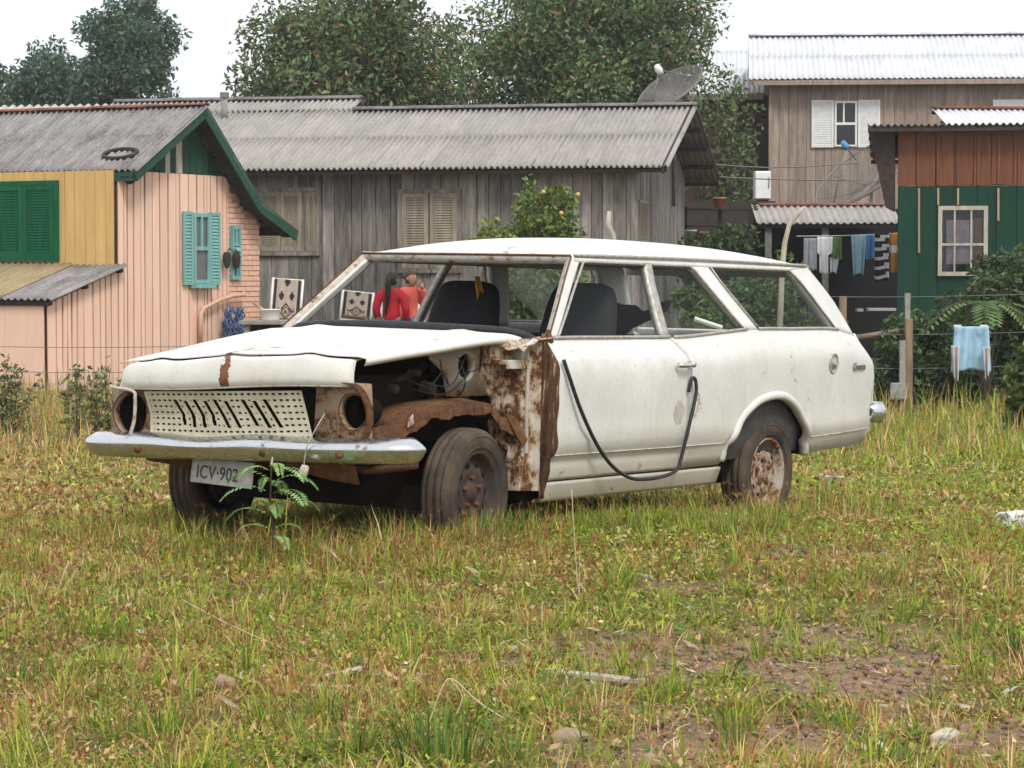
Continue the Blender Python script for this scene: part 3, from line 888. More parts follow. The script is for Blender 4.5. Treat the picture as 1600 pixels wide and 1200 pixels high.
# ------------------------------------------------------------------ grey board house in the middle
H = House('grey_house', 990, 43, 12, 'long unpainted grey board house with corrugated grey roof', zg=-0.6)
GH = H
e_r = H.px(1040, 260, 'y', -0.5); rg_ = H.px(1085, 166, 'x', e_r.x)
slope = rg_ - e_r
XL = H.px(168, 145, 'y', 3.2).x
XLL = H.px(-200, 145, 'y', 3.2).x
wall_top = e_r.z + slope.z / slope.y * 0.5 - .1
MB().box((XLL, -.02, 0), (XL - .01, .03, wall_top)).build('end_wall', MAT['timber_dark'], H.e)
boarded_wall(H, 'y', 0, XL, 0, 0, wall_top, 'grey_wood', 'dark_room', 0.24, 0.35, gap=0.012, relief=0.012, name='front_wall')
def gzt(y): return wall_top + min(y, 2 * (slope.y - .5) - y) * slope.z / slope.y
boarded_wall(H, 'x', 0, 0.02, 2 * (slope.y - .5), 0, gzt, 'grey_wood', 'dark_room', 0.2, 0.3, gap=0.012, relief=0.012, name='side_wall')
yb_ = 2 * (slope.y - .5)
MB().box((XL, yb_ - .05, 0), (-.03, yb_, wall_top)).build('back_wall', MAT['timber_dark'], H.e)
xm = H.px(556, 140, 'y', slope.y).x
rf = roof_slope(H, Vector((XL, e_r.y, e_r.z)), e_r, slope, 1.0, 2, 0.104, 0.029, 'roof_grey')
ridge_cap(H, Vector((xm + .1, rg_.y, rg_.z + .03)), rg_ + Vector((0, 0, .03)), 'ridge_grey', 0.085, rf)
s2 = H.px(556, 131, 'x', xm); up2 = s2 - Vector((xm, rg_.y, rg_.z)); up2.x = 0
up2 = slope.normalized() * up2.length
roof_slope(H, Vector((XL, rg_.y, rg_.z + .02)), Vector((xm, rg_.y, rg_.z + .02)), up2, 1.0, 1, 0.104, 0.029, 'roof_grey', name='upper_roof')
ridge_cap(H, Vector((XL, rg_.y + up2.y, rg_.z + up2.z + .04)), Vector((xm, rg_.y + up2.y, rg_.z + up2.z + .04)), 'ridge_grey', 0.085, rf)
roof_slope(H, Vector((XLL, e_r.y, e_r.z)), Vector((XL - .01, e_r.y, e_r.z)), slope + up2 - Vector((0, .05, .03)), 1.1, 2, 0.177, 0.03, 'roof_pale', name='pale_roof')
back = Vector((0, slope.y, -slope.z))
roof_slope(H, rg_ + Vector((0, 0, 0)), Vector((xm, rg_.y, rg_.z)), back, 1.0, 2, 0.104, 0.029, 'roof_grey', name='rear_roof')
top2 = Vector((xm, rg_.y, rg_.z)) + up2
MB().prism([Vector((xm - .02, rg_.y - .05, rg_.z - .05)), Vector((xm - .02, top2.y, top2.z - .06)), Vector((xm - .02, top2.y + 1.4, rg_.z - .1))], Vector((-.04, 0, 0))).build('roof_gable', MAT['orange_wood'], H.e)
roof_slope(H, Vector((xm, top2.y, top2.z)), Vector((XL, top2.y, top2.z)), Vector((0, slope.y + up2.y, -slope.z - up2.z)), 1.0, 2, 0.104, 0.029, 'roof_grey', name='upper_rear_roof')
for i in range(9):
    x = e_r.x - .4 - i * .95
    beam(H, Vector((x, -.42, e_r.z - .03)), Vector((x, .0, e_r.z - .03 + .42 * slope.z / slope.y)), .06, .09, 'timber_dark', 'rafter_end')
beam(H, e_r + Vector((-.05, 0, -.06)), rg_ + Vector((-.05, 0, -.06)), .04, .12, 'timber_dark', 'barge_board')
# corner post and pale patch near the eave
beam(H, Vector((.02, -.02, 0)), Vector((.02, -.02, wall_top - .02)), .1, .1, 'grey_wood', 'corner_post', up=Vector((0, 1, 0)))
def grey_window(u0, u1, v0, v1, splits, label):
    a = H.px(u0, v0, 'y', 0); b = H.px(u1, v1, 'y', 0)
    mb = MB(); wbox(mb, 'y', 0, a.x, b.x, b.z, a.z, .036, .042)
    f = .07
    for q in ((a.x - f, a.x, b.z - f, a.z + f), (b.x, b.x + f, b.z - f, a.z + f), (a.x, b.x, a.z, a.z + f), (a.x, b.x, b.z - f, b.z)):
        wbox(mb, 'y', 0, *q, .036, .085)
    wn = mb.build('window', MAT['grey_wood'], H.e, label=label)
    for s0, s1 in splits:
        louvre(H, 'y', 0, H.px(s0, v0, 'y', 0).x + .005, H.px(s1, v0, 'y', 0).x - .005, b.z + .006, a.z - .006, 'louvre_wood', wn, .05, .075, 26)
board_mat('louvre_wood', (0.40, 0.35, 0.26), (0.17, 0.145, 0.11), (0.22, 0.19, 0.15), 0.4, 0.12)
grey_window(404, 495, 300, 393, ((404, 440), (440, 474), (479, 495)), 'weathered louvred window beside the peach house')
grey_window(629, 716, 302, 420, ((629, 671), (673, 716)), 'weathered louvred window above the car roof')
# narrow louvre in the side wall
a = H.px(993, 312, 'x', 0); b = H.px(1008, 395, 'x', 0)
louvre(H, 'x', 0, a.y, b.y, b.z, a.z, 'louvre_wood', H.e, .04, .05, 22, name='side_shutter')
# stove pipe on the roof
q = H.px(351, 170, 'y', slope.y * .9 - .5)
pw = GH.M @ q
mb = MB().tube([pw + Vector((0, 0, -.25)), pw + Vector((0, 0, .22))], .06, 12)
pipe = mb.build('stove_pipe', MAT['concrete'], H.e, smooth=True)
pipe.matrix_parent_inverse = GH.M.inverted()
mb = MB().lathe([(.001, .1), (.085, .1), (.085, .0), (.06, .0)], 12, Matrix.Translation(pw + Vector((0, 0, .2))) @ Matrix.Rotation(R_(90), 4, 'X'))
cp = mb.build('pipe_cap', MAT['wire_steel'], H.e); cp.matrix_parent_inverse = GH.M.inverted()

# ------------------------------------------------------------------ two storey tan house on the right
H = House('tan_house', 1206, 62, 5, 'two storey tan board house with white corrugated roof', zg=-0.6)
TH = H
e_l = H.px(1170, 124, 'y', -.5); r_l = H.px(1192, 57, 'y', 2.3); r_l.x = e_l.x; sl = r_l - e_l
wt = e_l.z + sl.z / sl.y * .5 - .08
boarded_wall(H, 'y', 0, 0, 8.5, 0, wt, 'tan_wood', 'timber_dark', 0.22, 0.25, gap=0.008, name='front_wall')
boarded_wall(H, 'x', 0, 0, 2 * (sl.y - .5), 0, lambda y: wt + min(y, 2 * (sl.y - .5) - y) * sl.z / sl.y, 'tan_wood', 'timber_dark', 0.22, 0.25, gap=0.008, name='side_wall', thick=0.0225)
rf = roof_slope(H, e_l, Vector((9, e_l.y, e_l.z)), sl, 1.05, 2, 0.13, 0.02, 'roof_white')
ridge_cap(H, r_l + Vector((0, 0, .02)), Vector((9, r_l.y, r_l.z + .02)), 'roof_white', 0.09, rf)
roof_slope(H, Vector((9, r_l.y, r_l.z)), r_l, Vector((0, sl.y, -sl.z)), 1.05, 2, 0.13, 0.02, 'roof_white', name='rear_roof')
beam(H, e_l + Vector((0, .03, -.08)), Vector((9, e_l.y + .03, e_l.z - .08)), .04, .12, 'tan_wood', 'fascia')
beam(H, Vector((-.03, -.03, 0)), Vector((-.03, -.03, wt)), .12, .12, 'tan_wood', 'corner_post', up=Vector((0, 1, 0)))
a = H.px(1304, 158, 'y', 0); b = H.px(1339, 229, 'y', 0)
mb = MB(); wbox(mb, 'y', 0, a.x, b.x, b.z, a.z, .04, .046)
wn0 = mb.build('window', MAT['dark_room'], H.e, label='white shuttered window of the tan house')
mb = MB()
zm = (a.z + b.z) / 2 + .0
for q in ((a.x, a.x + .05, b.z, a.z), (b.x - .05, b.x, b.z, a.z), (a.x + .05, b.x - .05, a.z - .05, a.z), (a.x + .05, b.x - .05, b.z, b.z + .04), (a.x + .05, b.x - .05, zm - .03, zm + .03)):
    wbox(mb, 'y', 0, *q, .047, .085)
wbox(mb, 'y', 0, (a.x + b.x) / 2 - .07, (a.x + b.x) / 2 - .03, zm + .03, a.z - .05, .047, .07)
mb.build('frame', MAT['white_paint'], wn0)
wbox(MB(), 'y', 0, a.x + .05, b.x - .05, b.z + .04, a.z - .05, .050, .053).build('pane', MAT['pane_glass'], wn0)
louvre(H, 'y', 0, H.px(1268, 190, 'y', 0).x, a.x - .02, b.z - .02, a.z + .02, 'white_paint', wn0, .05, .05, 24)
louvre(H, 'y', 0, b.x + .02, H.px(1375, 190, 'y', 0).x, b.z - .02, a.z + .02, 'white_paint', wn0, .05, .05, 24)
a = H.px(1551, 156, 'y', 0); b = H.px(1625, 226, 'y', 0)
mb = MB(); wbox(mb, 'y', 0, a.x, b.x, b.z, a.z, .04, .08); mb.build('window', MAT['white_paint'], H.e)
board_mat('wing_wood', (0.14, 0.075, 0.06), (0.07, 0.04, 0.033), (0.10, 0.06, 0.05), 0.4, 0.12)
# wing behind, with its own white roof
a = H.px(1205, 146, 'y', 2.6); b0 = H.px(1140, 146, 'y', 2.6); c = H.px(1180, 80, 'y', 5)
up_ = Vector((0, 2.4, c.z - a.z))
roof_slope(H, Vector((b0.x - 2.2, 2.6, a.z)), Vector((-.2, 2.6, a.z)), up_, 1.05, 2, 0.13, 0.02, 'roof_white', name='wing_roof')
boarded_wall(H, 'y', 3.0, b0.x - 2, -.05, 0, a.z - .05, 'wing_wood', 'timber_dark', 0.25, 0.2, name='wing_wall')
beam(H, Vector((b0.x - 2.2, 2.62, a.z - .08)), Vector((-.2, 2.62, a.z - .08)), .04, .14, 'tan_wood', 'wing_fascia')

# ------------------------------------------------------------------ orange and green shed
H = House('green_shed', 1402, 44, 9, 'shed with orange boards above dark green boards', zg=-0.6, cat='shed')
SH = H
zt = H.px(1402, 203, 'y', 0).z; zo = H.px(1402, 290, 'y', 0).z
boarded_wall(H, 'y', 0, 0, 4.2, zo, zt, 'orange_wood', 'timber_dark', 0.34, 0.15, gap=0.012, name='upper_wall')
boarded_wall(H, 'y', -.0, 0, 4.2, 0, zo - .01, 'shed_green_paint', 'timber_dark', 0.33, 0.15, gap=0.012, name='lower_wall', thick=.018)
MB().box((.0, .06, 0), (.06, 2.7, zt - .4)).build('side_wall', MAT['timber_dark'], H.e)
for i in range(12):                    # battens over the joints
    x = .34 + i * .34
    beam(H, Vector((x, -.045, zo + .01)), Vector((x, -.045, zt - .02)), .045, .02, 'orange_wood', 'batten', up=Vector((0, 1, 0)))
for u, v0, v1 in ((1436, 294, 395), (1466, 294, 320), (1497, 294, 320), (1560, 294, 345)):
    a = H.px(u, v0, 'y', -.04); b = H.px(u, v1, 'y', -.04)
    beam(H, a, b, .035, .02, 'batten_wood', 'batten', up=Vector((0, 1, 0)))
p_l = H.px(1356, 199, 'y', -.35)
p_l.z = zt + .06
roof_slope(H, p_l, Vector((4.6, p_l.y, p_l.z)), Vector((0, 3.2, -.42)), 1.0, 2, 0.12, 0.022, 'roof_dark')
for yy in (.3, 1.2, 2.1):
    beam(H, Vector((p_l.x + .05, yy, zt + .03 - .13 * yy - .04)), Vector((.0, yy, zt + .03 - .13 * yy - .04)), .06, .1, 'timber_dark', 'rafter_end')
MB().prism([H.px(u, v, 'y', -.02) for u, v in ((1359, 206), (1398, 207), (1398, 330), (1383, 322))], Vector((0, .9, 0))).build('eave_box', MAT['timber_dark'], H.e)
# window without its wall: six panes, cloth behind
a = H.px(1466, 322, 'y', 0); b = H.px(1543, 431, 'y', 0)
mb = MB(); wbox(mb, 'y', 0, a.x, b.x, b.z, a.z, .03, .036)
wn = mb.build('window', MAT['dark_room'], H.e, label='pale framed six pane window in the green boards')
mb = MB(); f = .07
zm = H.px(1500, 382, 'y', 0).z
for q in ((a.x, a.x + f, b.z, a.z), (b.x - f, b.x, b.z, a.z), (a.x + f, b.x - f, a.z - f, a.z), (a.x + f, b.x - f, b.z, b.z + f), (a.x + f, b.x - f, zm - .02, zm + .02)):
    wbox(mb, 'y', 0, *q, .036, .085)
for k in (1, 2):
    x = a.x + (b.x - a.x) * k / 3
    wbox(mb, 'y', 0, x - .015, x + .015, b.z + f, zm - .02, .04, .075); wbox(mb, 'y', 0, x - .015, x + .015, zm + .02, a.z - f, .04, .075)
mb.build('frame', MAT['timber_pale'], wn)
simple('mauve_cloth', (0.42, 0.33, 0.38), (0.28, 0.20, 0.24), 9, 0.9)
wbox(MB(), 'y', 0, a.x + .14, b.x - .24, b.z + .2, zm + .42, .040, .044).build('curtain', MAT['mauve_cloth'], wn)
wbox(MB(), 'y', 0, b.x - .22, b.x - .1, b.z + .2, zm + .45, .042, .046).build('curtain', MAT['orange_wood'], wn)
wbox(MB(), 'y', 0, a.x + f, b.x - f, b.z + f, a.z - f, .055, .058).build('pane', MAT['pane_glass'], wn)

# small white roof behind the shed
H = House('white_roof_hut', 1484, 52, -5, 'hut behind the orange boards, white roof with orange ridge', zg=-0.5, cat='hut')
a = H.px(1484, 204, 'y', 0); b = H.px(1492, 170, 'y', 1.6)
roof_slope(H, Vector((0, 0, a.z)), Vector((4, 0, a.z)), Vector((0, 1.6, b.z - a.z)), 1.0, 1, 0.12, 0.02, 'roof_white')
ridge_cap(H, Vector((0, 1.6, b.z + .02)), Vector((4, 1.6, b.z + .02)), 'orange_wood', .07)
MB().box((.2, .4, 0), (3.8, 2.6, a.z - .02)).build('wall', MAT['grey_wood'], H.e)

# low open wash shed with clothes
H = House('wash_shed', 1215, 49, 0, 'low open shed with dark inside and short corrugated roof', zg=-0.6, cat='shed')
WS = H
e0 = H.px(1182, 349, 'y', -.5); e1 = H.px(1404, 352, 'y', -.5); r0 = H.px(1196, 321, 'y', .6)
rf = roof_slope(H, e0, Vector((e1.x, e0.y, e0.z)), Vector((0, 1.1, r0.z - e0.z)), 1.0, 1, 0.12, 0.02, 'roof_grey')
ridge_cap(H, Vector((e0.x + .15, .6, r0.z + .02)), Vector((e1.x, .6, r0.z + .02)), 'ridge_red', .06, rf, seg=.45)
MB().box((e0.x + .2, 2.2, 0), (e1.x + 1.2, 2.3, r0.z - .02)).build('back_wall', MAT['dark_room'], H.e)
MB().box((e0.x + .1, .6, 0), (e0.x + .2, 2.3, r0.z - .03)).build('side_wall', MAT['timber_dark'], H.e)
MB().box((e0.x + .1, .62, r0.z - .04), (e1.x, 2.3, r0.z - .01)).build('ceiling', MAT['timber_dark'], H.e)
simple('grey_post', (0.24, 0.25, 0.22), (0.12, 0.13, 0.11), 10, 0.9)
for u in (1289, 1200):
    a = H.px(u, 440, 'y', -.3)
    MB().box((a.x - .06, -.36, 0), (a.x + .06, -.24, e0.z + .02)).build('post', MAT['grey_post'], H.e)
for u0, u1, v in ((1355, 1398, 483), (1338, 1347, 484)):
    a = H.px(u0, v, 'y', -.1); b = H.px(u1, v, 'y', -.1)
    MB().box((a.x, -.3, a.z - .03), (b.x, .1, a.z + .02)).build('ledge', MAT['white_paint'], H.e)

# ================================================================== the abandoned estate car
CAR = empty('station_wagon', label='abandoned white two door station wagon with rusted missing front fender', cat='car')
CAR.matrix_world = Matrix(((-0.56026456, 0.82803511, 0.02148217, -0.814192675),
                           (-0.82811996, -0.56050603, 0.00709451, 11.6603278),
                           (0.01791539, -0.01381502, 0.99974406, -0.0002), (0, 0, 0, 1)))
# local axes: X forward from the front axle, Y to the driver's (visible) side, Z up

def car_paint():
    t = NT('car_paint')
    v = t.coords()
    n1 = t.noise(2.2, 6, 0.65, vec=v); n2 = t.noise(55, 4, 0.7, vec=v); n3 = t.noise(7, 6, 0.7, vec=v)
    st = t.noise(17, 6, 0.75, vec=t.coords((1.4, 1.4, 0.16)))
    c = t.ramp(n1, 0.3, 0.7, (0.76, 0.755, 0.725), (0.63, 0.625, 0.595))
    gr = t.noise(1.1, 7, 0.72, vec=t.coords((1, 1, 0.7)))
    c = t.mix(t.math('MULTIPLY', t.ramp(gr, 0.44, 0.66), 0.45), c, (0.50, 0.475, 0.41))
    c = t.mix(t.math('MULTIPLY', t.ramp(st, 0.52, 0.70), 0.28), c, (0.45, 0.42, 0.34))
    c = t.mix(t.math('MULTIPLY', t.ramp(n2, 0.55, 0.7), 0.42), c, (0.40, 0.385, 0.34))
    sep = t.n('ShaderNodeSeparateXYZ'); t.l(t.tc.outputs['Object'], sep.inputs[0])
    # splashed mud low on the sides
    low = t.n('ShaderNodeMapRange'); low.inputs[1].default_value = 0.58; low.inputs[2].default_value = 0.22
    t.l(t.math('ADD', sep.outputs['Z'], t.math('MULTIPLY', n3, 0.16)), low.inputs[0])
    low.inputs[1].default_value = 0.68; low.inputs[2].default_value = 0.30
    c = t.mix(t.math('MULTIPLY', low.outputs[0], 0.80), c, (0.40, 0.35, 0.25))
    # specks and runs of rust
    r1 = t.ramp(n3, 0.635, 0.68)
    c = t.mix(t.math('MULTIPLY', r1, 0.65), c, (0.30, 0.14, 0.06))
    t.base(c)
    ro = t.ramp(n1, 0.3, 0.7, (0.38,)*3, (0.55,)*3)
    t.l(ro, t.b.inputs['Roughness'])
    t.bump(n3, 0.06, 0.01)
    m = t.set(0.45, 0, 0.4); t.l(ro, t.b.inputs['Roughness'])
    MAT['car_paint'] = m
car_paint()
def rusty(name, thr, paint=(0.66, 0.60, 0.50), scale=7, dark=0.5, zs=1.0):
    t = NT(name)
    v = t.coords((1, 1, zs))
    n1 = t.noise(scale, 9, 0.74, vec=v); n2 = t.noise(scale * 4, 6, 0.7, vec=v); n3 = t.noise(scale * .6, 4, .6, vec=t.coords((1, 1, .35)))
    ru = t.ramp(n2, 0.3, 0.7, (0.055, 0.028, 0.017), (0.24, 0.115, 0.055))
    ru = t.mix(t.math('MULTIPLY', t.ramp(n3, 0.45, 0.7), dark), ru, (0.035, 0.02, 0.014))
    pa = t.ramp(n2, 0.35, 0.75, paint, tuple(x * 0.7 for x in paint))
    halo = t.mix(t.ramp(n1, thr + .01, thr + 0.11), (0.36, 0.23, 0.13), pa)
    c = t.mix(t.ramp(n1, thr - 0.035, thr + 0.015), ru, halo)
    t.base(c); t.bump(n1, 0.9, 0.01)
    MAT[name] = t.set(0.9, 0, 0.15)
rusty('rust', 0.95, dark=0.55)
rusty('rust_orange', 0.70, (.30, .20, .13), 9, dark=0.55)
rusty('rust_paint', 0.455, (.66, .62, .55), 16, .6, .55)
rusty('rust_post', 0.485, (.62, .58, .51), 18, .75, .6)
rusty('rust_edge', 0.385, (0.64, 0.60, 0.53), 20)
rusty('rust_lamp', 0.46, (0.34, 0.29, 0.23), 12, 0.5)
t = NT('rust_streak')
v_ = t.coords((14, 14, 1.2)); n1 = t.noise(3, 7, .7, vec=v_); n2 = t.noise(30, 5, .7)
c_ = t.ramp(n1, .36, .62, (.030, .019, .014), (.15, .075, .04))
c_ = t.mix(t.ramp(n1, .57, .61), c_, (.40, .35, .28))
t.base(t.mix(t.math('MULTIPLY', t.ramp(n2, .45, .65), .5), c_, (.10, .05, .03))); t.bump(n2, .6, .01)
MAT['rust_streak'] = t.set(.9, 0, .15)
rusty('dirty_bay', 0.42, (0.36, 0.34, 0.29), 6, .6)
simple('bay_black', (0.012, 0.010, 0.009), (0.026, 0.017, 0.012), 9, 0.95, spec=0.03)
simple('cabin_dark', (0.022, 0.022, 0.023), (0.012, 0.012, 0.013), 14, 0.85)
simple('cabin_grey', (0.085, 0.08, 0.075), (0.05, 0.047, 0.045), 14, 0.8)
simple('headliner', (0.09, 0.085, 0.08), (0.05, 0.045, 0.042), 9, 0.9)
simple('seat_black', (0.016, 0.016, 0.018), (0.028, 0.028, 0.03), 60, 0.8, bump=0.3)
simple('trim_metal', (0.52, 0.50, 0.46), (0.30, 0.27, 0.22), 40, 0.5, 0.35)
t = NT('chrome')
n1 = t.noise(14, 6, 0.7); n2 = t.noise(70, 4, 0.7)
sp_ = t.ramp(n1, 0.60, 0.66)
t.base(t.mix(t.math('MULTIPLY', sp_, 0.75), (0.63, 0.64, 0.66), (0.20, 0.12, 0.07)))
t.l(t.ramp(n1, 0.4, 0.72, (0.10,)*3, (0.5,)*3), t.b.inputs['Roughness'])
t.bump(n2, 0.05, 0.004); t.b.inputs['Metallic'].default_value = 0.95
MAT['chrome'] = t.mat
t = NT('tyre_rubber')
n1 = t.noise(6, 6, 0.7); n2 = t.noise(30, 5, 0.7)
t.base(t.mix(t.ramp(n1, 0.35, 0.65), (0.038, 0.033, 0.03), (0.115, 0.085, 0.06)))
t.bump(n2, 0.4, 0.01); MAT['tyre_rubber'] = t.set(0.9, 0, 0.2)

def hermite(xs, ys_, x):
    xs = np.asarray(xs, float); ys_ = np.asarray(ys_, float)
    d = np.diff(ys_) / np.diff(xs)
    m = np.concatenate([[d[0]], (d[:-1] + d[1:]) / 2, [d[-1]]])
    i = int(np.clip(np.searchsorted(xs, x) - 1, 0, len(xs) - 2))
    h = xs[i+1] - xs[i]; t_ = min(max((x - xs[i]) / h, 0), 1)
    return ((1+2*t_)*(1-t_)**2*ys_[i] + t_*(1-t_)**2*h*m[i] + t_*t_*(3-2*t_)*ys_[i+1] + t_*t_*(t_-1)*h*m[i+1])
BZX = [-3.95, -3.75, -3.45, -2.9, -2.4, -2.1, -1.75, -1.2, -0.5, 0.8]
BZZ = [0.90, 0.965, 1.002, 1.006, 1.003, .985, 0.966, .962, 0.957, 0.86]
def belt(x): return hermite(BZX, BZZ, x)
PZ = [0.18, 0.26, 0.31, 0.37, 0.424, 0.436, 0.55, 0.70, 0.80, 0.850, 0.875, 0.92, 0.945, 0.965]
PY = [0.775, 0.808, .822, .835, 0.844, 0.862, 0.868, 0.874, 0.876, 0.872, 0.860, 0.830, 0.811, .795]
def ys(x, z):
    b = belt(x)
    if z > b:
        y = 0.795 - (z - b) * (0.795 - 0.625) / max(1.345 - b, 0.05)
        if z > 1.345: y -= (z - 1.345) * 0.6
    else:
        zz = z - (b - 0.965) * min(max((z - 0.6) / max(b - 0.6, .05), 0), 1)
        y = hermite(PZ, PY, zz)
    tt = max(0.0, (-3.0 - x) / 0.9)
    y -= 0.085 * min(tt, 1.25) ** 2.6
    y += 0.006 * (float(vnoise(x * 2.7 + 11, z * 3.1 + 4)) - .5) + 0.0025 * (float(vnoise(x * 8 + 3, z * 8 + 9)) - .5)
    if x > -0.4: y -= 0.03 * ((x + 0.4) / 1.1) ** 2
    return y
def smooth_path(p, n=6):
    p = [Vector(q) for q in p]; o = []
    for i in range(len(p) - 1):
        a = p[max(i-1, 0)]; b = p[i]; c = p[i+1]; d = p[min(i+2, len(p)-1)]
        for k in range(n):
            t_ = k / n
            o.append(0.5 * ((2*b) + (c - a) * t_ + (2*a - 5*b + 4*c - d) * t_*t_ + (3*b - a - 3*c + d) * t_**3))
    return o + [p[-1]]
def resamp(poly, n):
    p = [np.array(q, float) for q in poly]
    L = [0]
    for a, b in zip(p, p[1:]): L.append(L[-1] + np.linalg.norm(b - a))
    out = []
    for k in range(n + 1):
        s = L[-1] * k / n
        i = min(max(int(np.searchsorted(L, s)) - 1, 0), len(p) - 2)
        t_ = (s - L[i]) / max(L[i+1] - L[i], 1e-9)
        out.append(p[i] + (p[i+1] - p[i]) * t_)
    return out
def patch(rows, nx=24, ny=6, side=1, lift=0.0):
    """rows: polylines in (x, z) from bottom to top, laid on the flank"""
    R = [resamp(r, nx) for r in rows]
    out = []
    for i in range(len(R) - 1):
        for k in range(ny):
            t_ = k / ny
            out.append([a + (b - a) * t_ for a, b in zip(R[i], R[i+1])])
    out.append(R[-1])
    return [[Vector((p[0], side * (ys(p[0], p[1]) + lift), p[1])) for p in r] for r in out]
def panel(name, rows, mat, nx=24, ny=6, side=1, th=0.012, lift=0.0, parent=None, label=None):
    m = MB().grid(patch(rows, nx, ny, side, lift))
    o = m.build(name, MAT[mat], parent or CAR, smooth=True, label=label)
    # thicken towards the car's middle
    s = o.modifiers.new('s', 'SOLIDIFY'); s.thickness = th
    nrm_y = sum(p.normal.y for p in o.data.polygons)
    s.offset = -1 if nrm_y * side > 0 else 1
    return o

ARCH = [(-2.115, 0.335), (-2.135, 0.42), (-2.20, .50), (-2.285, 0.57), (-2.40, 0.625), (-2.50, .648), (-2.606, 0.655), (-2.71, .645), (-2.81, 0.607), (-2.89, .55), (-2.955, 0.48), (-2.995, 0.40), (-3.02, 0.335)]
for side in (1, -1):
    # door with its window frame
    door = panel('door', [[(-.512, .315), (-1.70, .318)], [(-.514, .43), (-1.702, .43)], [(-.516, .86), (-1.702, .862)], [(-.519, .957), (-1.628, .963)]], 'car_paint', 26, 7, side)
    # rear quarter
    top = [(-1.64, .963)] + [(x, belt(x)) for x in np.linspace(-1.75, -3.80, 22)] + [(-3.86, .925)]
    low = [(-1.708, .318), (-2.10, .322)] + ARCH[1:-1] + [(-3.025, .345), (-3.3, .352), (-3.6, .362), (-3.86, .378)]
    lowr = resamp(low, 60)
    x0, x1 = lowr[0][0], lowr[-1][0]
    mid = [(-1.710 + (-3.93 + 1.710) * ((p[0] - x0) / (x1 - x0)), .70 + .03 * ((p[0] - x0) / (x1 - x0))) for p in lowr]
    hip = [(-1.708 + (-3.90 + 1.708) * ((p[0] - x0) / (x1 - x0)), .865 + .03 * min(1, max(0, (-1.7 - p[0]) / .7))) for p in lowr]
    topr = [(-1.64 + (-3.86 + 1.64) * ((p[0] - x0) / (x1 - x0)),) for p in lowr]
    topr = [(q[0], belt(q[0]) if q[0] > -3.8 else belt(q[0])) for q in topr]
    R4 = [lowr, mid, hip, topr]
    rows = []
    for i in range(3):
        kk = (7, 5, 4)[i]
        for k in range(kk):
            t_ = k / kk
            rows.append([(a[0] + (b[0] - a[0]) * t_, a[1] + (b[1] - a[1]) * t_) for a, b in zip(R4[i], R4[i+1])])
    rows.append([tuple(p) for p in topr])
    mb = MB().grid([[Vector((p[0], side * ys(p[0], p[1]), p[1])) for p in r] for r in rows])
    qp = mb.build('rear_quarter_panel', MAT['car_paint'], CAR, smooth=True)
    s = qp.modifiers.new('s', 'SOLIDIFY'); s.thickness = .012
    s.offset = -1 if sum(p.normal.y for p in qp.data.polygons) * side > 0 else 1
    # rolled lip of the wheel arch
    pr_ = []
    AS = [(q.x, q.y) for q in smooth_path([(x, z, 0) for x, z in ARCH], 4)]
    for i, (x, z) in enumerate(AS):
        a = AS[max(i-1, 0)]; b = AS[min(i+1, len(AS)-1)]
        n2_ = np.array([b[1] - a[1], -(b[0] - a[0])]); n2_ = n2_ / np.linalg.norm(n2_)
        if (n2_ @ np.array([x + 2.62, z - .3])) < 0: n2_ = -n2_
        sec = []
        for dr, dy in ((-.010, -.03), (-.010, .006), (.002, .012), (.016, .010), (.030, -.001)):
            q = (x + n2_[0] * dr, z + n2_[1] * dr)
            sec.append(Vector((q[0], side * (ys(*q) + dy), q[1])))
        pr_.append(sec)
    MB().grid(pr_).build('arch_lip', MAT['car_paint'], qp, smooth=True, solid=.004)
    # inner wheel housing
    rows = []
    for yy in (.845, .5):
        rows.append([Vector((-2.60 + (x + 2.60) * 1.0, side * yy, z)) for x, z in ARCH])
    MB().grid(rows).build('wheel_housing', MAT['bay_black'], qp, smooth=True)
    # rocker sill
    panel('sill', [[(-.50, .215), (-2.11, .222)], [(-.505, .262), (-2.112, .265)], [(-.508, .306), (-2.114, .308)]], 'car_paint', 20, 3, side, th=.02)
    # pillars and roof rail on the sloping side
    panel('front_pillar', [[(-.545, .95), (-.60, .957)], [(-.985, 1.338), (-1.052, 1.336)]], 'car_paint', 5, 12, side, th=.045)
    df_ = 0 if side > 0 else -.075; dg_ = 0 if side > 0 else -.05
    panel('door_frame', [[(-1.555 + df_, .963), (-1.622 + dg_, .965)], [(-1.575 + df_, 1.10), (-1.640 + dg_, 1.10)], [(-1.60 + df_, 1.22), (-1.665 + dg_, 1.22)], [(-1.635 + df_, 1.33), (-1.70 + dg_, 1.33)]], 'trim_metal', 4, 4, side, th=.035, lift=.004, parent=door)
    panel('quarter_pillar', [[(-2.385, 1.000), (-2.52, 1.003)], [(-2.09, 1.332), (-2.25, 1.332)]], 'car_paint', 5, 10, side, th=.04)
    panel('rear_pillar', [[(-3.43, 1.0), (-3.745, .965)], [(-3.31, 1.16), (-3.60, 1.16)], [(-3.20, 1.29), (-3.46, 1.29)], [(-3.14, 1.335), (-3.40, 1.342)]], 'car_paint', 6, 5, side, th=.05)
    panel('roof_rail', [[(-.995, 1.322), (-3.16, 1.322)], [(-.985, 1.350), (-3.38, 1.350)]], 'car_paint', 40, 2, side, th=.04, lift=.002)
    # drip gutter, belt mouldings and window surrounds
    mb = MB().tube([Vector((x, side * (ys(x, 1.352) + .012), 1.352 + .006 * math.sin(math.pi * (x + 1) / -2.3))) for x in np.linspace(-1.0, -3.38, 24)], .0085, 6)
    mb.build('drip_gutter', MAT['trim_metal'], CAR, smooth=True)
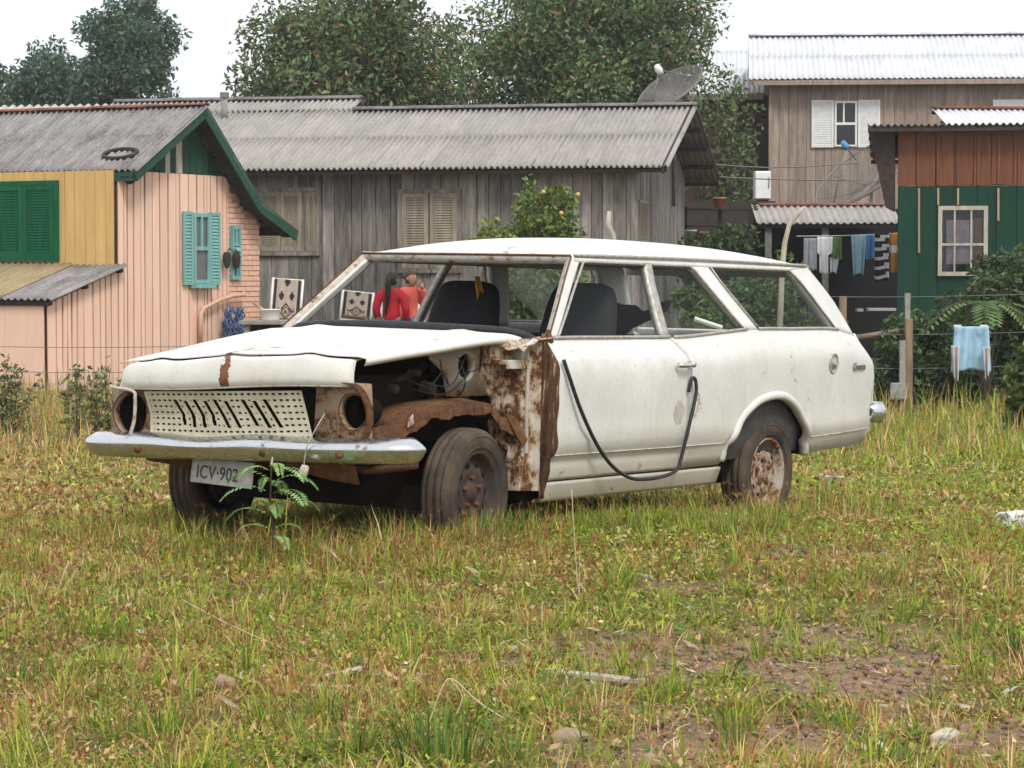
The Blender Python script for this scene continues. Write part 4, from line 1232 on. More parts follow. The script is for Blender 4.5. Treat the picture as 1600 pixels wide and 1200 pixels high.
    for nm, x0_, x1_, dz in (('belt_trim', -.56, -1.62, .006), ('belt_trim', -1.66, -2.40, .004), ('belt_trim', -2.52, -3.46, .004)):
        MB().tube([Vector((x, side * (ys(x, belt(x) + .002) + .004), belt(x) + dz)) for x in np.linspace(x0_, x1_, 14)], .0085, 6).build(nm, MAT['trim_metal'], CAR, smooth=True)
    for pts in ([(-.625, .972), (-1.065, 1.322)], [(-1.065, 1.322), (-1.63, 1.322)], [(-1.71, 1.322), (-2.08, 1.322), (-2.37, 1.006)], [(-2.53, 1.008), (-2.262, 1.322), (-3.14, 1.322), (-3.20, 1.29), (-3.31, 1.16), (-3.43, 1.008)]):
        MB().tube([Vector((p[0], side * (ys(p[0], p[1]) + .003), p[1])) for p in resamp(pts, 16)], .007, 5).build('window_trim', MAT['trim_metal'], CAR, smooth=True)
    # panes
    for nm, rows in (('door_glass', [[(-.61, .965), (-1.56, .968)], [(-1.06, 1.322), (-1.635, 1.322)]]),
                     ('quarter_glass', [[(-1.625, .968), (-2.385, 1.0)], [(-1.70, 1.322), (-2.09, 1.322)]]),
                     ('rear_side_glass', [[(-2.52, 1.003), (-3.43, 1.0)], [(-2.25, 1.325), (-3.15, 1.325)]])):
        MB().grid(patch(rows, 8, 6, side, -.014)).build(nm, MAT['car_glass'], CAR, smooth=True)
    # inner skins
    MB().grid(patch([[(-.55, .32), (-1.69, .32)], [(-.55, .95), (-1.62, .955)]], 12, 5, side, -.055)).build('door_lining', MAT['cabin_grey'], door, smooth=True)
    MB().grid(patch([[(-1.72, .32), (-3.80, .38)], [(-1.66, .955), (-3.75, .94)]], 12, 5, side, -.06)).build('quarter_lining', MAT['cabin_grey'], qp, smooth=True)
    MB().tube([Vector((x, side * (ys(x, .431) + .001), .431)) for x in np.linspace(-.516, -2.12, 30)], .0035, 5).build('crease_shade_line', MAT['rust_edge'], CAR, smooth=True)  # strip added on the flank crease; its colour stands for the crease's shade
    MB().tube([Vector((x, side * (ys(x, .431 + .03 * (-3.03 - x)) + .001), .431 + .03 * (-3.03 - x))) for x in np.linspace(-3.03, -3.86, 14)], .0035, 5).build('crease_shade_line', MAT['rust_edge'], CAR, smooth=True)
    # handle
    mb = MB()
    yk = side * (ys(-1.6, .83))
    mb.tube([Vector((-1.545, yk + side*.012, .832)), Vector((-1.56, yk + side*.03, .832)), Vector((-1.66, yk + side*.032, .832)), Vector((-1.675, yk + side*.012, .832))], [.012, .013, .012, .010], 8)
    hd = mb.build('handle', MAT['chrome'], door, smooth=True)
    MB().lathe([(.001, .02), (.014, .02), (.018, 0), (.018, -.01)], 12, Matrix.Translation((-1.685, yk + side*.012, .835)) @ Matrix.Rotation(R_(0 if side > 0 else 180), 4, 'Z')).build('lock', MAT['chrome'], door, smooth=True)

# roof skin
def roof_z(x, y):
    c = hermite([-3.44, -3.32, -3.1, -2.7, -2.2, -1.7, -1.35, -1.15, -1.04, -.985], [1.345, 1.395, 1.425, 1.447, 1.456, 1.452, 1.432, 1.408, 1.380, 1.352], x)
    e = 1.352
    yy = abs(y) / (ys(x, 1.350) - .002)
    return e + (c - e) * (1 - min(yy, 1) ** 3.0)
rows = []
for x in np.concatenate([np.linspace(-.985, -1.3, 9), np.linspace(-1.4, -3.0, 14), np.linspace(-3.08, -3.44, 8)]):
    W_ = ys(x, 1.350)
    bow = lambda y: 0.035 * (1 - (y / W_) ** 2) * max(0, 1 - abs(x + .985) / .3)
    rows.append([Vector((x + bow(y), y, roof_z(x, y))) for y in W_ * np.sin(np.linspace(-math.pi/2, math.pi/2, 25))])
roof = MB().grid(rows).build('roof', MAT['car_paint'], CAR, smooth=True)
s = roof.modifiers.new('s', 'SOLIDIFY'); s.thickness = .012; s.offset = -1 if sum(p.normal.z for p in roof.data.polygons) > 0 else 1
MB().grid([[p + Vector((-.02, 0, -.045)) * (1 if abs(p.y) < .55 else .6) + Vector((0, -.02 if p.y > 0 else .02, 0)) for p in r] for r in rows[1:-1]]).build('headliner', MAT['headliner'], roof, smooth=True)
# windscreen frame: header and rusty flange, pillars done above
hd_top = [Vector((-.985 + .035 * (1 - (y / .62) ** 2), y, 1.352)) for y in np.linspace(-.62, .62, 20)]
MB().grid([hd_top, [p + Vector((.006, 0, -.022)) for p in hd_top], [p + Vector((-.02, 0, -.045)) for p in hd_top], [p + Vector((-.06, 0, -.040)) for p in hd_top]]).build('windscreen_header', MAT['rust_edge'], CAR, smooth=True)
MB().tube([p + Vector((.002, 0, -.002)) for p in hd_top], .006, 6).build('header_seam', MAT['rust'], CAR, smooth=True)
for side in (1, -1):
    pl = [Vector((x, side * (ys(x, z) - .012), z)) for x, z in resamp([(-.548, .955), (-.984, 1.338)], 12)]
    MB().grid([[p + Vector((.004, side * .006, .006)) for p in pl], [p + Vector((-.002, -side * .018, .0)) for p in pl], [p + Vector((-.03, -side * .028, -.004)) for p in pl]]).build('pillar_flange', MAT['rust_edge'], CAR, smooth=True)
    MB().tube([p + Vector((.006, side * .008, .007)) for p in pl], .0045, 5).build('pillar_seam', MAT['rust'], CAR, smooth=True)
# cowl, dash and the loose windscreen rubber
rows = []
for x, z in ((-.44, .955), (-.50, .965), (-.60, .955), (-.75, .935), (-.80, .88), (-.80, .60)):
    rows.append([Vector((x + .05 * (1 - (y / .78) ** 2), y, z + .02 * (1 - (y / .78) ** 2))) for y in np.linspace(-.77, .77, 21)])
MB().grid(rows).build('dashboard', MAT['cabin_dark'], CAR, smooth=True)
rub = [(-.56, -.70, .968), (-.50, -.60, .985), (-.46, -.4, .998), (-.44, 0, 1.004), (-.45, .35, .998), (-.48, .58, .99), (-.50, .70, .968), (-.50, .765, .935)]
MB().tube(smooth_path(rub), .022, 10).build('windscreen_rubber', MAT['black_rubber'], CAR, smooth=True)
# firewall, floor, bulkheads
MB().box((-.50, -.74, .22), (-.47, .72, .95)).build('firewall', MAT['bay_black'], CAR)
MB().box((-3.0, -.74, .27), (-.50, .74, .32)).box((-3.84, -.72, .40), (-2.99, .72, .44)).build('floor_pan', MAT['bay_black'], CAR)
mb = MB(); mb.box((-2.9, -.50, .18), (-.4, -.40, .27)); mb.box((-2.9, .40, .18), (-.4, .50, .27)); mb.box((-.15, -.62, .20), (.12, .62, .30)); mb.box((-.4, -.46, .26), (.30, -.38, .36)); mb.box((-.4, .38, .26), (.30, .46, .36))
mb.tube([(-2.667, -.68, .27), (-2.667, .68, .27)], .045, 10)
mb.build('chassis', MAT['bay_black'], CAR)
# tailgate, opening seen through the cabin
rows = []
for x, z in ((-3.83, .38), (-3.92, .44), (-3.95, .60), (-3.945, .75), (-3.91, .90), (-3.84, .975)):
    W_ = ys(max(x, -3.93), z) + .004
    rows.append([Vector((x - .03 * (1 - (y / W_) ** 2) + .035 * (abs(y) / W_) ** 8, y, z)) for y in np.linspace(-W_, W_, 17)])
MB().grid(rows).build('tailgate', MAT['car_paint'], CAR, smooth=True, solid=.015)
mb = MB()
hd_r = [Vector((-3.43, y, 1.34)) for y in np.linspace(-.58, .58, 9)]
mb.grid([hd_r, [p + Vector((-.03, 0, -.05)) for p in hd_r]])
mb.build('tailgate_header', MAT['car_paint'], CAR, smooth=True, solid=.02)
MB().grid([[Vector((-3.83, y, .97)) for y in np.linspace(-.66, .66, 9)], [Vector((-3.46, y, 1.30)) for y in np.linspace(-.55, .55, 9)]]).build('tailgate_glass', MAT['car_glass'], CAR)
for side in (1, -1):
    MB().box((-3.955, side * .70 - .07, .60), (-3.90, side * .70 + .02, .80)).build('tail_light', MAT['rust_lamp'], CAR, bevel=.01)

# rear bumper end and blade
path = [Vector((-3.86, .80, .535)), Vector((-3.93, .825, .535)), Vector((-3.99, .80, .535)), Vector((-4.03, .70, .535)), Vector((-4.05, .4, .535)), Vector((-4.055, 0, .535)), Vector((-4.05, -.4, .535)), Vector((-4.03, -.7, .535)), Vector((-3.95, -.83, .535))]
rows = []
for i, p in enumerate(smooth_path(path, 5)):
    k = .35 if i == 0 else (.8 if i < 3 else 1)
    c = Vector((-3.6, 0, p.z)); d = Vector(((p - c).x, (p - c).y * .6, 0)).normalized()
    rows.append([p + d * dx * k + Vector((0, 0, dz * k)) for dx, dz in ((-.03, .05), (.0, .058), (.022, .02), (.024, -.012), (.002, -.055), (-.03, -.05))])
MB().grid(rows).build('rear_bumper', MAT['chrome'], CAR, smooth=True, solid=.004)

# front bumper: pressed blade, its nearer end higher (bent mounting)
path = [(.60, -.905), (.66, -.895), (.715, -.84), (.745, -.72), (.772, -.4), (.782, 0), (.772, .4), (.745, .70), (.70, .83), (.64, .895), (.575, .91)]
sp = smooth_path([(a, b, 0) for a, b in path], 6)
rows = []
for i, p in enumerate(sp):
    tx = sp[min(i+1, len(sp)-1)] - sp[max(i-1, 0)]; nv = Vector((tx.y, -tx.x, 0)).normalized()
    if nv.x < 0 and abs(p.y) < .85: nv = -nv
    if nv.y * p.y < 0 and abs(p.y) >= .85: nv = -nv
    zc = .472 + .030 * p.y
    k = 0.62 if i in (0, len(sp) - 1) else (.85 if i in (1, len(sp) - 2) else 1)
    dent = .010 * math.sin(p.y * 9) * math.exp(-((p.y + .1) / .5) ** 2)
    rows.append([p + nv * dx + Vector((0, 0, zc + dz * k + (dent if dz > 0 else 0))) for dx, dz in ((-.095, .040), (-.06, .052), (-.028, .050), (.012, .022), (.019, .008), (.017, -.002), (.002, -.036), (-.012, -.050), (-.04, -.056))])
bump_ = MB().grid(rows).build('front_bumper', MAT['chrome'], CAR, smooth=True, solid=.004)
for y in (-.50, .22, .62):
    MB().lathe([(.001, .012), (.013, .010), (.017, .0), (.017, -.01)], 10, Matrix.Translation((.79 - .04 * y * y, y, .455 + .03 * y)) @ Matrix.Rotation(R_(-90), 4, 'Z')).build('bolt', MAT['rust'], bump_, smooth=True)
# number plate, hanging a little crooked below the bumper
simple('plate_grey', (0.30, 0.30, 0.27), (0.19, 0.18, 0.15), 14, 0.55)
Mp = Matrix.Translation((.742, -.040, .362)) @ Matrix.Rotation(R_(-2), 4, 'X') @ Matrix.Rotation(R_(-6), 4, 'Y') @ Matrix.Scale(.87, 4)
mb = MB()
mb.box((-.003, -.20, -.065), (.003, .20, .065), Mp)
plate = mb.build('number_plate', MAT['plate_grey'], CAR, bevel=.002)
simple('plate_letter', (0.022, 0.022, 0.024), (0.04, 0.04, 0.04), 30, 0.6)
def lettering(txt, size, M, mat, parent, name, depth=.0015, shear=0, sx=1.0, space=1.0):
    cu = bpy.data.curves.new(name, 'FONT'); cu.body = txt; cu.size = size; cu.extrude = depth; cu.shear = shear; cu.space_character = space
    cu.align_x = 'CENTER'; cu.align_y = 'CENTER'
    tmp = bpy.data.objects.new(name, cu); col.objects.link(tmp)
    me = bpy.data.meshes.new_from_object(tmp.evaluated_get(bpy.context.evaluated_depsgraph_get()))
    bpy.data.objects.remove(tmp)
    me.transform(M @ Matrix.Scale(sx, 4, (1, 0, 0)))
    me.materials.clear(); me.materials.append(MAT[mat])
    o = link(name, me, None, parent); return o
# text frame: local x of the text runs along car +Y on the front face
Tf = Mp @ Matrix(((0, 0, 1, .0045), (1, 0, 0, 0), (0, 1, 0, -.010), (0, 0, 0, 1)))
lettering('ICV\u00b7902', .092, Tf @ Matrix.Translation((-.03, 0, 0)), 'plate_letter', plate, 'plate_lettering', sx=.86, space=1.05)
mb = MB()
for s0, s1, z0, z1 in ((-.197, .197, .060, .0635), (-.197, .197, -.0635, -.060), (-.1985, -.194, -.06, .06), (.194, .1985, -.06, .06)):
    mb.box((.003, s0, z0), (.0055, s1, z1), Mp)
mb.build('plate_rim', MAT['plate_grey'], plate)

# bonnet: buckled sheet, its near edge standing over the open bay
def hood_z(x, y):
    f = (x + .46) / 1.2
    z = .972 - .118 * f ** 1.25 + .018 * (1 - (y / .74) ** 2) + (.040 * y if y > 0 else .062 * y) * f
    z += .003 * math.sin(7 * x + 3 * y) * math.exp(-((y + .0) / .5) ** 2) + .005 * (vnoise(x * 3 + 5, y * 3 + 5) - .5) * 1.6
    z += .012 * math.exp(-((y - .0) / .05) ** 2) * max(0, f - .5)
    z += .010 * math.exp(-((abs(y) - .42) / .06) ** 2)
    return float(z)
rows = []
for x in np.linspace(-.465, .735, 30):
    f = (x + .465) / 1.2
    yl = .71 - .02 * f + .012 * math.sin(x * 9) * (1 - f); yr = -.745 + .055 * f ** 2
    r = []
    for k in range(37):
        y = yr + (yl - yr) * k / 36
        r.append(Vector((x - .05 * f * (y / .75) ** 2, y, hood_z(x, y) - .006 * (k in (0, 36)))))
    # folded edge flange on the near side
    r += [r[-1] + Vector((0, .004, -.012)), r[-1] + Vector((0, -.008, -.026))]
    rows.append(r)
t = NT('bonnet_paint')
v = t.coords(); n1 = t.noise(3, 6, .65, vec=v); n2 = t.noise(9, 8, .75, vec=t.coords((2.2, .8, 1))); n3 = t.noise(45, 4, .7, vec=v)
c = t.ramp(n1, .3, .7, (.78, .77, .73), (.68, .665, .61))
sep0 = t.n('ShaderNodeSeparateXYZ'); t.l(t.tc.outputs['Object'], sep0.inputs[0])
q0 = t.math('SUBTRACT', sep0.outputs['X'], .50); q1 = t.math('SUBTRACT', sep0.outputs['Y'], .12)
d0 = t.math('ADD', t.math('MULTIPLY', t.math('MULTIPLY', q0, q0), 16.0), t.math('MULTIPLY', t.math('MULTIPLY', q1, q1), 5.0))
n2 = t.math('ADD', n2, t.math('MULTIPLY', t.math('MAXIMUM', t.math('SUBTRACT', 1.0, d0), 0.0), 0.085))
c = t.mix(t.math('MULTIPLY', t.ramp(n3, .58, .7), .2), c, (.42, .38, .3))
c = t.mix(t.math('MULTIPLY', t.ramp(n2, .50, .68), .35), c, (.55, .44, .28))
c = t.mix(t.ramp(n2, .635, .665), c, (.30, .14, .065))
# the crack down the middle of the nose
sep = t.n('ShaderNodeSeparateXYZ'); t.l(t.tc.outputs['Object'], sep.inputs[0])
wob = t.math('MULTIPLY', t.math('SUBTRACT', t.noise(10, 4, .6, vec=v), .5), .10)
dst = t.math('ABSOLUTE', t.math('ADD', t.math('ADD', sep.outputs['Y'], .012), wob))
msk = t.math('MULTIPLY', t.math('LESS_THAN', dst, .017), t.math('GREATER_THAN', sep.outputs['X'], .56))
c = t.mix(msk, c, t.ramp(n3, .4, .6, (.26, .10, .04), (.15, .06, .03)))
t.base(c); t.bump(n2, .15, .01); MAT['bonnet_paint'] = t.set(.42, 0, .4)
hood = MB().grid(rows).build('bonnet', MAT['bonnet_paint'], CAR, smooth=True, solid=.006, off=-1)
# edge ribbon of rust along the near side of the bonnet
ed = [r[36] + Vector((0, .003, -.012)) for r in rows]
MB().tube(ed, .006, 5).build('bonnet_edge', MAT['rust_edge'], hood, smooth=True)
# nose panel over the grille
rows = []
for k in range(41):
    y = -.72 + (1.36) * k / 40
    bx = -.055 * (y / .75) ** 2
    if y < -.62: bx -= .10 * ((-.62 - y) / .10) ** 2
    if y > .56: bx -= .03 * ((y - .56) / .08) ** 2
    tz = hood_z(.735, max(y, -.69)) - .008 - (.055 * ((-.56 - y) / .16) ** 2 if y < -.56 else 0) - (.0015 * math.sin(y * 14)); bz = .735 + .044 * y + .006 * math.sin(y * 5)
    h = tz - bz
    rows.append([Vector((.722 + bx, y, tz)), Vector((.752 + bx, y, tz - .003)), Vector((.760 + bx, y, tz - .008)), Vector((.764 + bx, y, tz - .016)), Vector((.773 + bx, y, tz - h * .45)), Vector((.776 + bx, y, tz - h * .75)), Vector((.772 + bx, y, bz + .006)), Vector((.762 + bx, y, bz)), Vector((.742 + bx, y, bz - .002)), Vector((.70 + bx, y, bz))])
MB().grid(rows).build('nose_panel', MAT['bonnet_paint'], CAR, smooth=True, solid=.005)
nb = [r[7] + Vector((.006, 0, -.002)) for r in rows]
MB().tube(nb[2:], .005, 5).build('nose_edge', MAT['rust_edge'], CAR, smooth=True)

# grille: pierced cream panel with rows of slots and slanting cuts
def grille():
    nu, nv = 232, 72
    TL, TR, BR, BL = Vector((.725, -.515, .695)), Vector((.725, .375, .733)), Vector((.700, .425, .523)), Vector((.700, -.495, .488))
    def P(a, b):
        p = (TL * (1 - a) + TR * a) * b + (BL * (1 - a) + BR * a) * (1 - b)
        p.x += .022 * math.sin(math.pi * a) - .020 * (1 - abs(2 * b - 1.0)) * (1 - a) ** 1.5
        p.z += -.008 * math.sin(math.pi * a) * (1 - b)
        return p
    def open_(a, b):
        row = b * 8.0; fr = row - int(row)
        near = False
        for k in range(9):
            x = .20 + .066 * k + (.045 if k > 5 else 0)
            sh = (.84 - b) * .115
            if k < 4 and b < .52: sh = (.84 - .52) * .115 + (.52 - b) * .02
            if .22 < b < .88 and abs(a - x - sh) < .021: near = True
        if .36 < fr < .62 and 0.02 < a < .985 and not near:
            c_ = a * 27 + (.0 if int(row) % 2 else .0); fc = c_ - int(c_)
            if .22 < fc < .80: return True
        for k in range(9):             # long cuts
            x = .20 + .066 * k + (.045 if k > 5 else 0)
            y0, y1 = .26 + .05 * ((k * 7) % 3 == 0), .84 - .03 * (k % 2)
            if y0 < b < y1:
                sh = (.84 - b) * .115
                if k < 4 and b < .52: sh = (.84 - .52) * .115 + (.52 - b) * .02
                if abs(a - x - sh) < .0135: return True
        return False
    idx = {}; mb = MB()
    V = [P(i / nu, j / nv) for j in range(nv + 1) for i in range(nu + 1)]
    F = []
    for j in range(nv):
        for i in range(nu):
            if not open_((i + .5) / nu, (j + .5) / nv):
                q = j * (nu + 1) + i
                F.append((q, q + 1, q + nu + 2, q + nu + 1))
    mb.add(V, F)
    simple('cream_plastic', (.60, .56, .42), (.44, .40, .29), 12, .6)
    mb.build('grille_panel', MAT['cream_plastic'], CAR, smooth=False, solid=.005, recalc=False)
grille()
MB().box((.60, -.56, .44), (.635, .60, .74)).build('radiator_support', MAT['bay_black'], CAR)

# lamp housings: pressed panel with the empty round opening
def lamp(cy, cz, y0, y1, z0, z1, x, r, mat, nm, flare=0):
    n = 40
    outer = []; inner = []
    for k in range(n):
        a = 2 * math.pi * k / n
        dx, dz = math.cos(a), math.sin(a)
        sx = ((y1 - cy) if dx > 0 else (cy - y0)) / max(abs(dx), 1e-6); sz = ((z1 - cz) if dz > 0 else (cz - z0)) / max(abs(dz), 1e-6)
        s_ = min(sx, sz)
        outer.append(Vector((x - .004 * math.sin(5 * a), cy + dx * s_, cz + dz * s_)))
        rr = r * (1 + .03 * math.sin(3 * a + cy))
        inner.append((rr, dx, dz))
    ring = lambda f, xo: [Vector((xo, cy + dx * rr * f, cz + dz * rr * f)) for rr, dx, dz in inner]
    e = MB().grid([outer, ring(1.16, x + .002), ring(1.08, x + .010), ring(1.0, x + .008), ring(.97, x - .02)], close=True).build(nm, MAT[mat], CAR, smooth=True, solid=.004)
    MB().grid([ring(1.0, x - .015), ring(.98, x - .05), ring(.82, x - .11), ring(.35, x - .15), ring(.02, x - .155)], close=True).build('lamp_bowl', MAT['bay_black'], e, smooth=True)
    pts = ring(1.05, x + .011) ; pts.append(pts[0])
    MB().tube(pts, .004, 6, cap=False).build('lamp_ring', MAT['rust'], e, smooth=True)
    return e
e1 = lamp(.640, .655, .43, .73, .525, .775, .695, .074, 'rust_lamp', 'headlamp_housing')
e2 = lamp(-.622, .590, -.745, -.505, .470, .705, .685, .097, 'rust_lamp', 'headlamp_housing')
# torn rim of the missing fender round the near lamp
pts = [Vector((.70, .60, .775)), Vector((.70, .665, .765)), Vector((.70, .71, .72)), Vector((.695, .735, .66)), Vector((.69, .73, .59)), Vector((.69, .70, .545)), Vector((.69, .62, .52))]
sp = smooth_path(pts, 5)
MB().grid([sp, [p + Vector((.03, .006 + .006 * math.sin(i * 2.1), 0)) for i, p in enumerate(sp)], [p + Vector((.034, -.012, 0)) for p in sp]]).build('torn_fender_rim', MAT['rust_orange'], CAR, smooth=True, solid=.004)
# pale strut in front of the far lamp
MB().tube(smooth_path([(.70, -.735, .71), (.73, -.69, .705), (.735, -.575, .695), (.735, -.56, .66), (.735, -.565, .56), (.73, -.60, .48)], 5), .008, 8).build('lamp_strut', MAT['rust_edge'], CAR, smooth=True)
# far fender
panel('front_fender', [[(.46, .50), (.40, .50), (.36, .60), (.25, .68), (0, .71), (-.25, .68), (-.35, .55), (-.38, .30), (-.50, .30)], [(.46, .70), (-.50, .86)], [(.46, .79), (-.50, .945)]], 'car_paint', 36, 5, -1, th=.01)
# near side: wheel housing with its rusted flange
ARF = [(.44, .56), (.40, .60), (.34, .632), (.24, .652), (.05, .664), (-.14, .668), (-.22, .652), (-.30, .605), (-.40, .535), (-.50, .49)]
def bent(yo, zo=0, xo=0): return [Vector((x + xo, yo + .012 * math.sin(9 * x), z + zo)) for x, z in [tuple(q) for q in resamp(ARF, 30)]]
A0 = bent(.44, .02); A1 = bent(.60, .024); A2 = bent(.705, .012)
A2 = [p + Vector((0, .006 * math.sin(i * 2.9), .004 * math.sin(i * 1.3))) for i, p in enumerate(A2)]
A3 = [p + Vector((.004 * math.sin(i * 3.1), .010, -.034 - .020 * abs(math.sin(i * .47)) - .014 * float(vnoise(i * .8, 2.0)))) for i, p in enumerate(A2)]
MB().grid([A0, A1, A2]).build('wheel_apron', MAT['rust_orange'], CAR, smooth=True, solid=.004)
MB().grid([[p + Vector((0, .002, -.001)) for p in A2], [p.lerp(q, .5) + Vector((0, .004, 0)) for p, q in zip(A2, A3)], A3]).build('apron_flange', MAT['rust_orange'], CAR, smooth=False, solid=.004)
# torn tongue of metal running forward to the bumper
tg = [Vector((.60, .66, .585)), Vector((.50, .70, .60)), Vector((.36, .715, .665)), Vector((.36, .72, .60)), Vector((.45, .72, .54)), Vector((.57, .70, .50)), Vector((.62, .66, .50))]
MB().prism(tg, Vector((0, -.012, 0))).build('torn_bracket', MAT['rust'], CAR)
MB().prism([Vector((.44, .728, .615)), Vector((.405, .728, .64)), Vector((.40, .728, .60)), Vector((.44, .728, .585))], Vector((0, .004, 0))).build('torn_bracket', MAT['rust_edge'], CAR)
# inner wall of the engine bay with the round vent
def bay_wall():
    n = 36; cx, cz, r = -.135, .835, .058
    outer = []; inn = []
    X0, X1, Z0, Z1 = -.49, .12, .70, .955
    for k in range(n):
        a = 2 * math.pi * k / n; dx, dz = math.cos(a), math.sin(a)
        s_ = min(((X1 - cx) if dx > 0 else (cx - X0)) / max(abs(dx), 1e-6), ((Z1 - cz) if dz > 0 else (cz - Z0)) / max(abs(dz), 1e-6))
        px_, pz_ = cx + dx * s_, cz + dz * s_
        if px_ > 0: pz_ = max(pz_, .80 + .6 * (px_))
        outer.append(Vector((px_, .60 + .02 * (px_ < -.3), min(pz_, .955))))
        inn.append((dx, dz))
    ring = lambda f, y: [Vector((cx + dx * r * f, y, cz + dz * r * f)) for dx, dz in inn]
    o = MB().grid([outer, ring(1.35, .605), ring(1.2, .622), ring(1.0, .618), ring(.96, .59)], close=True).build('bay_side_panel', MAT['dirty_bay'], CAR, smooth=True, solid=.005)
    MB().grid([ring(1.0, .60), ring(.9, .50), ring(.01, .49)], close=True).build('vent_duct', MAT['bay_black'], o, smooth=True)
bay_wall()
MB().box((-.46, .47, .50), (.62, .50, .80)).build('bay_inner_wall', MAT['bay_black'], CAR)
MB().box((-.46, -.66, .45), (.60, -.63, .84)).build('bay_wall', MAT['bay_black'], CAR)
MB().box((-.47, -.70, .93), (-.40, .60, .948)).build('bay_bulkhead', MAT['bay_black'], CAR)
# grimy fittings left in the bay
simple('bay_grime', (.05, .042, .034), (.10, .06, .038), 18, .9, spec=.1)
rb_ = random.Random(9)
for k in range(10):
    c_ = Vector((rb_.uniform(-.40, .35), rb_.uniform(.505, .56), rb_.uniform(.66, .86))); s_ = rb_.uniform(.012, .035)
    if k % 2: MB().lathe([(.001, .03), (s_ * .8, .03), (s_, .02), (s_, -.02), (s_ * 1.3, -.025)], 12, Matrix.Translation(c_)).build('bay_fitting', MAT['bay_grime'], CAR, smooth=True)
    else: MB().box(c_ - Vector((s_ * 1.5, .02, s_)), c_ + Vector((s_ * 1.5, .02, s_))).build('bay_fitting', MAT['rust'], CAR, bevel=.004)
MB().lathe([(.001, .05), (.10, .04), (.115, .0), (.10, -.04), (.001, -.05)], 20, Matrix.Translation((-.40, .36, .82)) @ Matrix.Rotation(R_(-90), 4, 'Z')).build('brake_servo', MAT['bay_grime'], CAR, smooth=True)
MB().tube(smooth_path([(-.42, .2, .86), (-.2, .42, .88), (.1, .5, .80), (.35, .45, .74)], 6), .016, 8).build('bay_hose', MAT['black_rubber'], CAR, smooth=True)
# bracket, wires in the bay
mb = MB().box((-.44, .63, .845), (-.26, .76, .865)); mb.box((-.44, .752, .825), (-.26, .762, .866)); mb.box((-.44, .63, .82), (-.425, .76, .845))
mb.build('fender_bracket', MAT['rust_paint'], CAR, bevel=.003)
for k in range(7):
    a = Vector((random.uniform(-.3, .1), .625, random.uniform(.80, .90))); b = Vector((random.uniform(-.2, .4), random.uniform(.5, .64), random.uniform(.70, .82)))
    m_ = (a + b) / 2 + Vector((0, .03, -random.uniform(.0, .08)))
    MB().tube(smooth_path([a, m_, b], 6), .0032, 5).build('wire', MAT['black_rubber'], CAR, smooth=True)
# hinge post between bay and door: pressed steel, paint mostly gone
rows = []
for z in np.linspace(.27, .96, 34):
    w1 = .035 * (float(vnoise(z * 14, 3.0)) - .5) + .012 * (float(vnoise(z * 45, 8.0)) - .5)
    xf = -.265 - .15 * max(0, (.85 - z) / .5) + w1
    dn = .012 * math.sin(z * 30) + .016 * (float(vnoise(z * 11, 5.0)) - .5)
    rec = -.018 if .58 < z < .74 else 0
    rows.append([Vector((xf, .615 + dn * .6, z)), Vector((xf - .012, .645 + dn, z)), Vector((max(-.40, xf - .06), .672 + rec + dn * .5, z)), Vector((-.405, .690 + rec * .6, z)), Vector((-.412, .735, z)), Vector((-.428, .750 + .004 * math.sin(z * 22), z)), Vector((-.466, .772, z)), Vector((-.481, .800, z))])
MB().grid(rows).build('hinge_post', MAT['rust_post'], CAR, smooth=False, solid=.006)
for y_, z_, s_ in ((.69, .50, .014), (.70, .80, .016), (.695, .655, .010), (.68, .40, .012)):
    MB().lathe([(.001, .012), (s_ * .7, .012), (s_, .004), (s_, -.01)], 10, Matrix.Translation((-.36 - .12 * max(0, (.8 - z_)), y_ - .004, z_))).build('hinge_bolt', MAT['rust'], CAR, smooth=True)
MB().prism([Vector((-.33, .70, .62)), Vector((-.40, .715, .60)), Vector((-.43, .76, .50)), Vector((-.405, .75, .47)), Vector((-.37, .72, .55))], Vector((0, .006, .004))).build('torn_strap', MAT['rust'], CAR)
simple('primer_grey', (.52, .50, .45), (.36, .33, .28), 18, .7)
MB().box((-.447, .752, .44), (-.423, .760, .90)).build('hinge_post_strip', MAT['primer_grey'], CAR)
rows = []
for z in np.linspace(.235, .985, 30):
    yk = ys(-.515, min(z, .955))
    bul = .018 * math.sin(math.pi * (z - .235) / .75)
    rows.append([Vector((-.482, .797, z)), Vector((-.479, .806 + bul * .3, z)), Vector((-.487, .820 + bul * .35, z)), Vector((-.492, yk - .012, z)), Vector((-.503, yk + .004 + .003 * math.sin(z * 40), z)), Vector((-.513, yk - .008, z))])
MB().grid(rows).build('door_post', MAT['rust_streak'], CAR, smooth=True, solid=.005)
# crumpled scuttle corner where the fender was torn off
rows = []
for i in range(9):
    a = i / 8
    rows.append([Vector((-.30 - .26 * a, .60 + .22 * b + .02 * (vnoise(i * .9, b * 6, 1, 3) - .5), .948 + .02 * a + .045 * (vnoise(i * .7, b * 5, 1, 7) - .5) - .03 * b * (1 - a))) for b in np.linspace(0, 1, 9)])
MB().grid(rows).build('scuttle_corner', MAT['rust_paint'], CAR, solid=.006)
MB().prism([Vector((-.50, .77, .93)), Vector((-.53, .79, 1.005)), Vector((-.545, .80, .95))], Vector((.0, .02, -.004))).build('torn_tip', MAT['rust'], CAR)
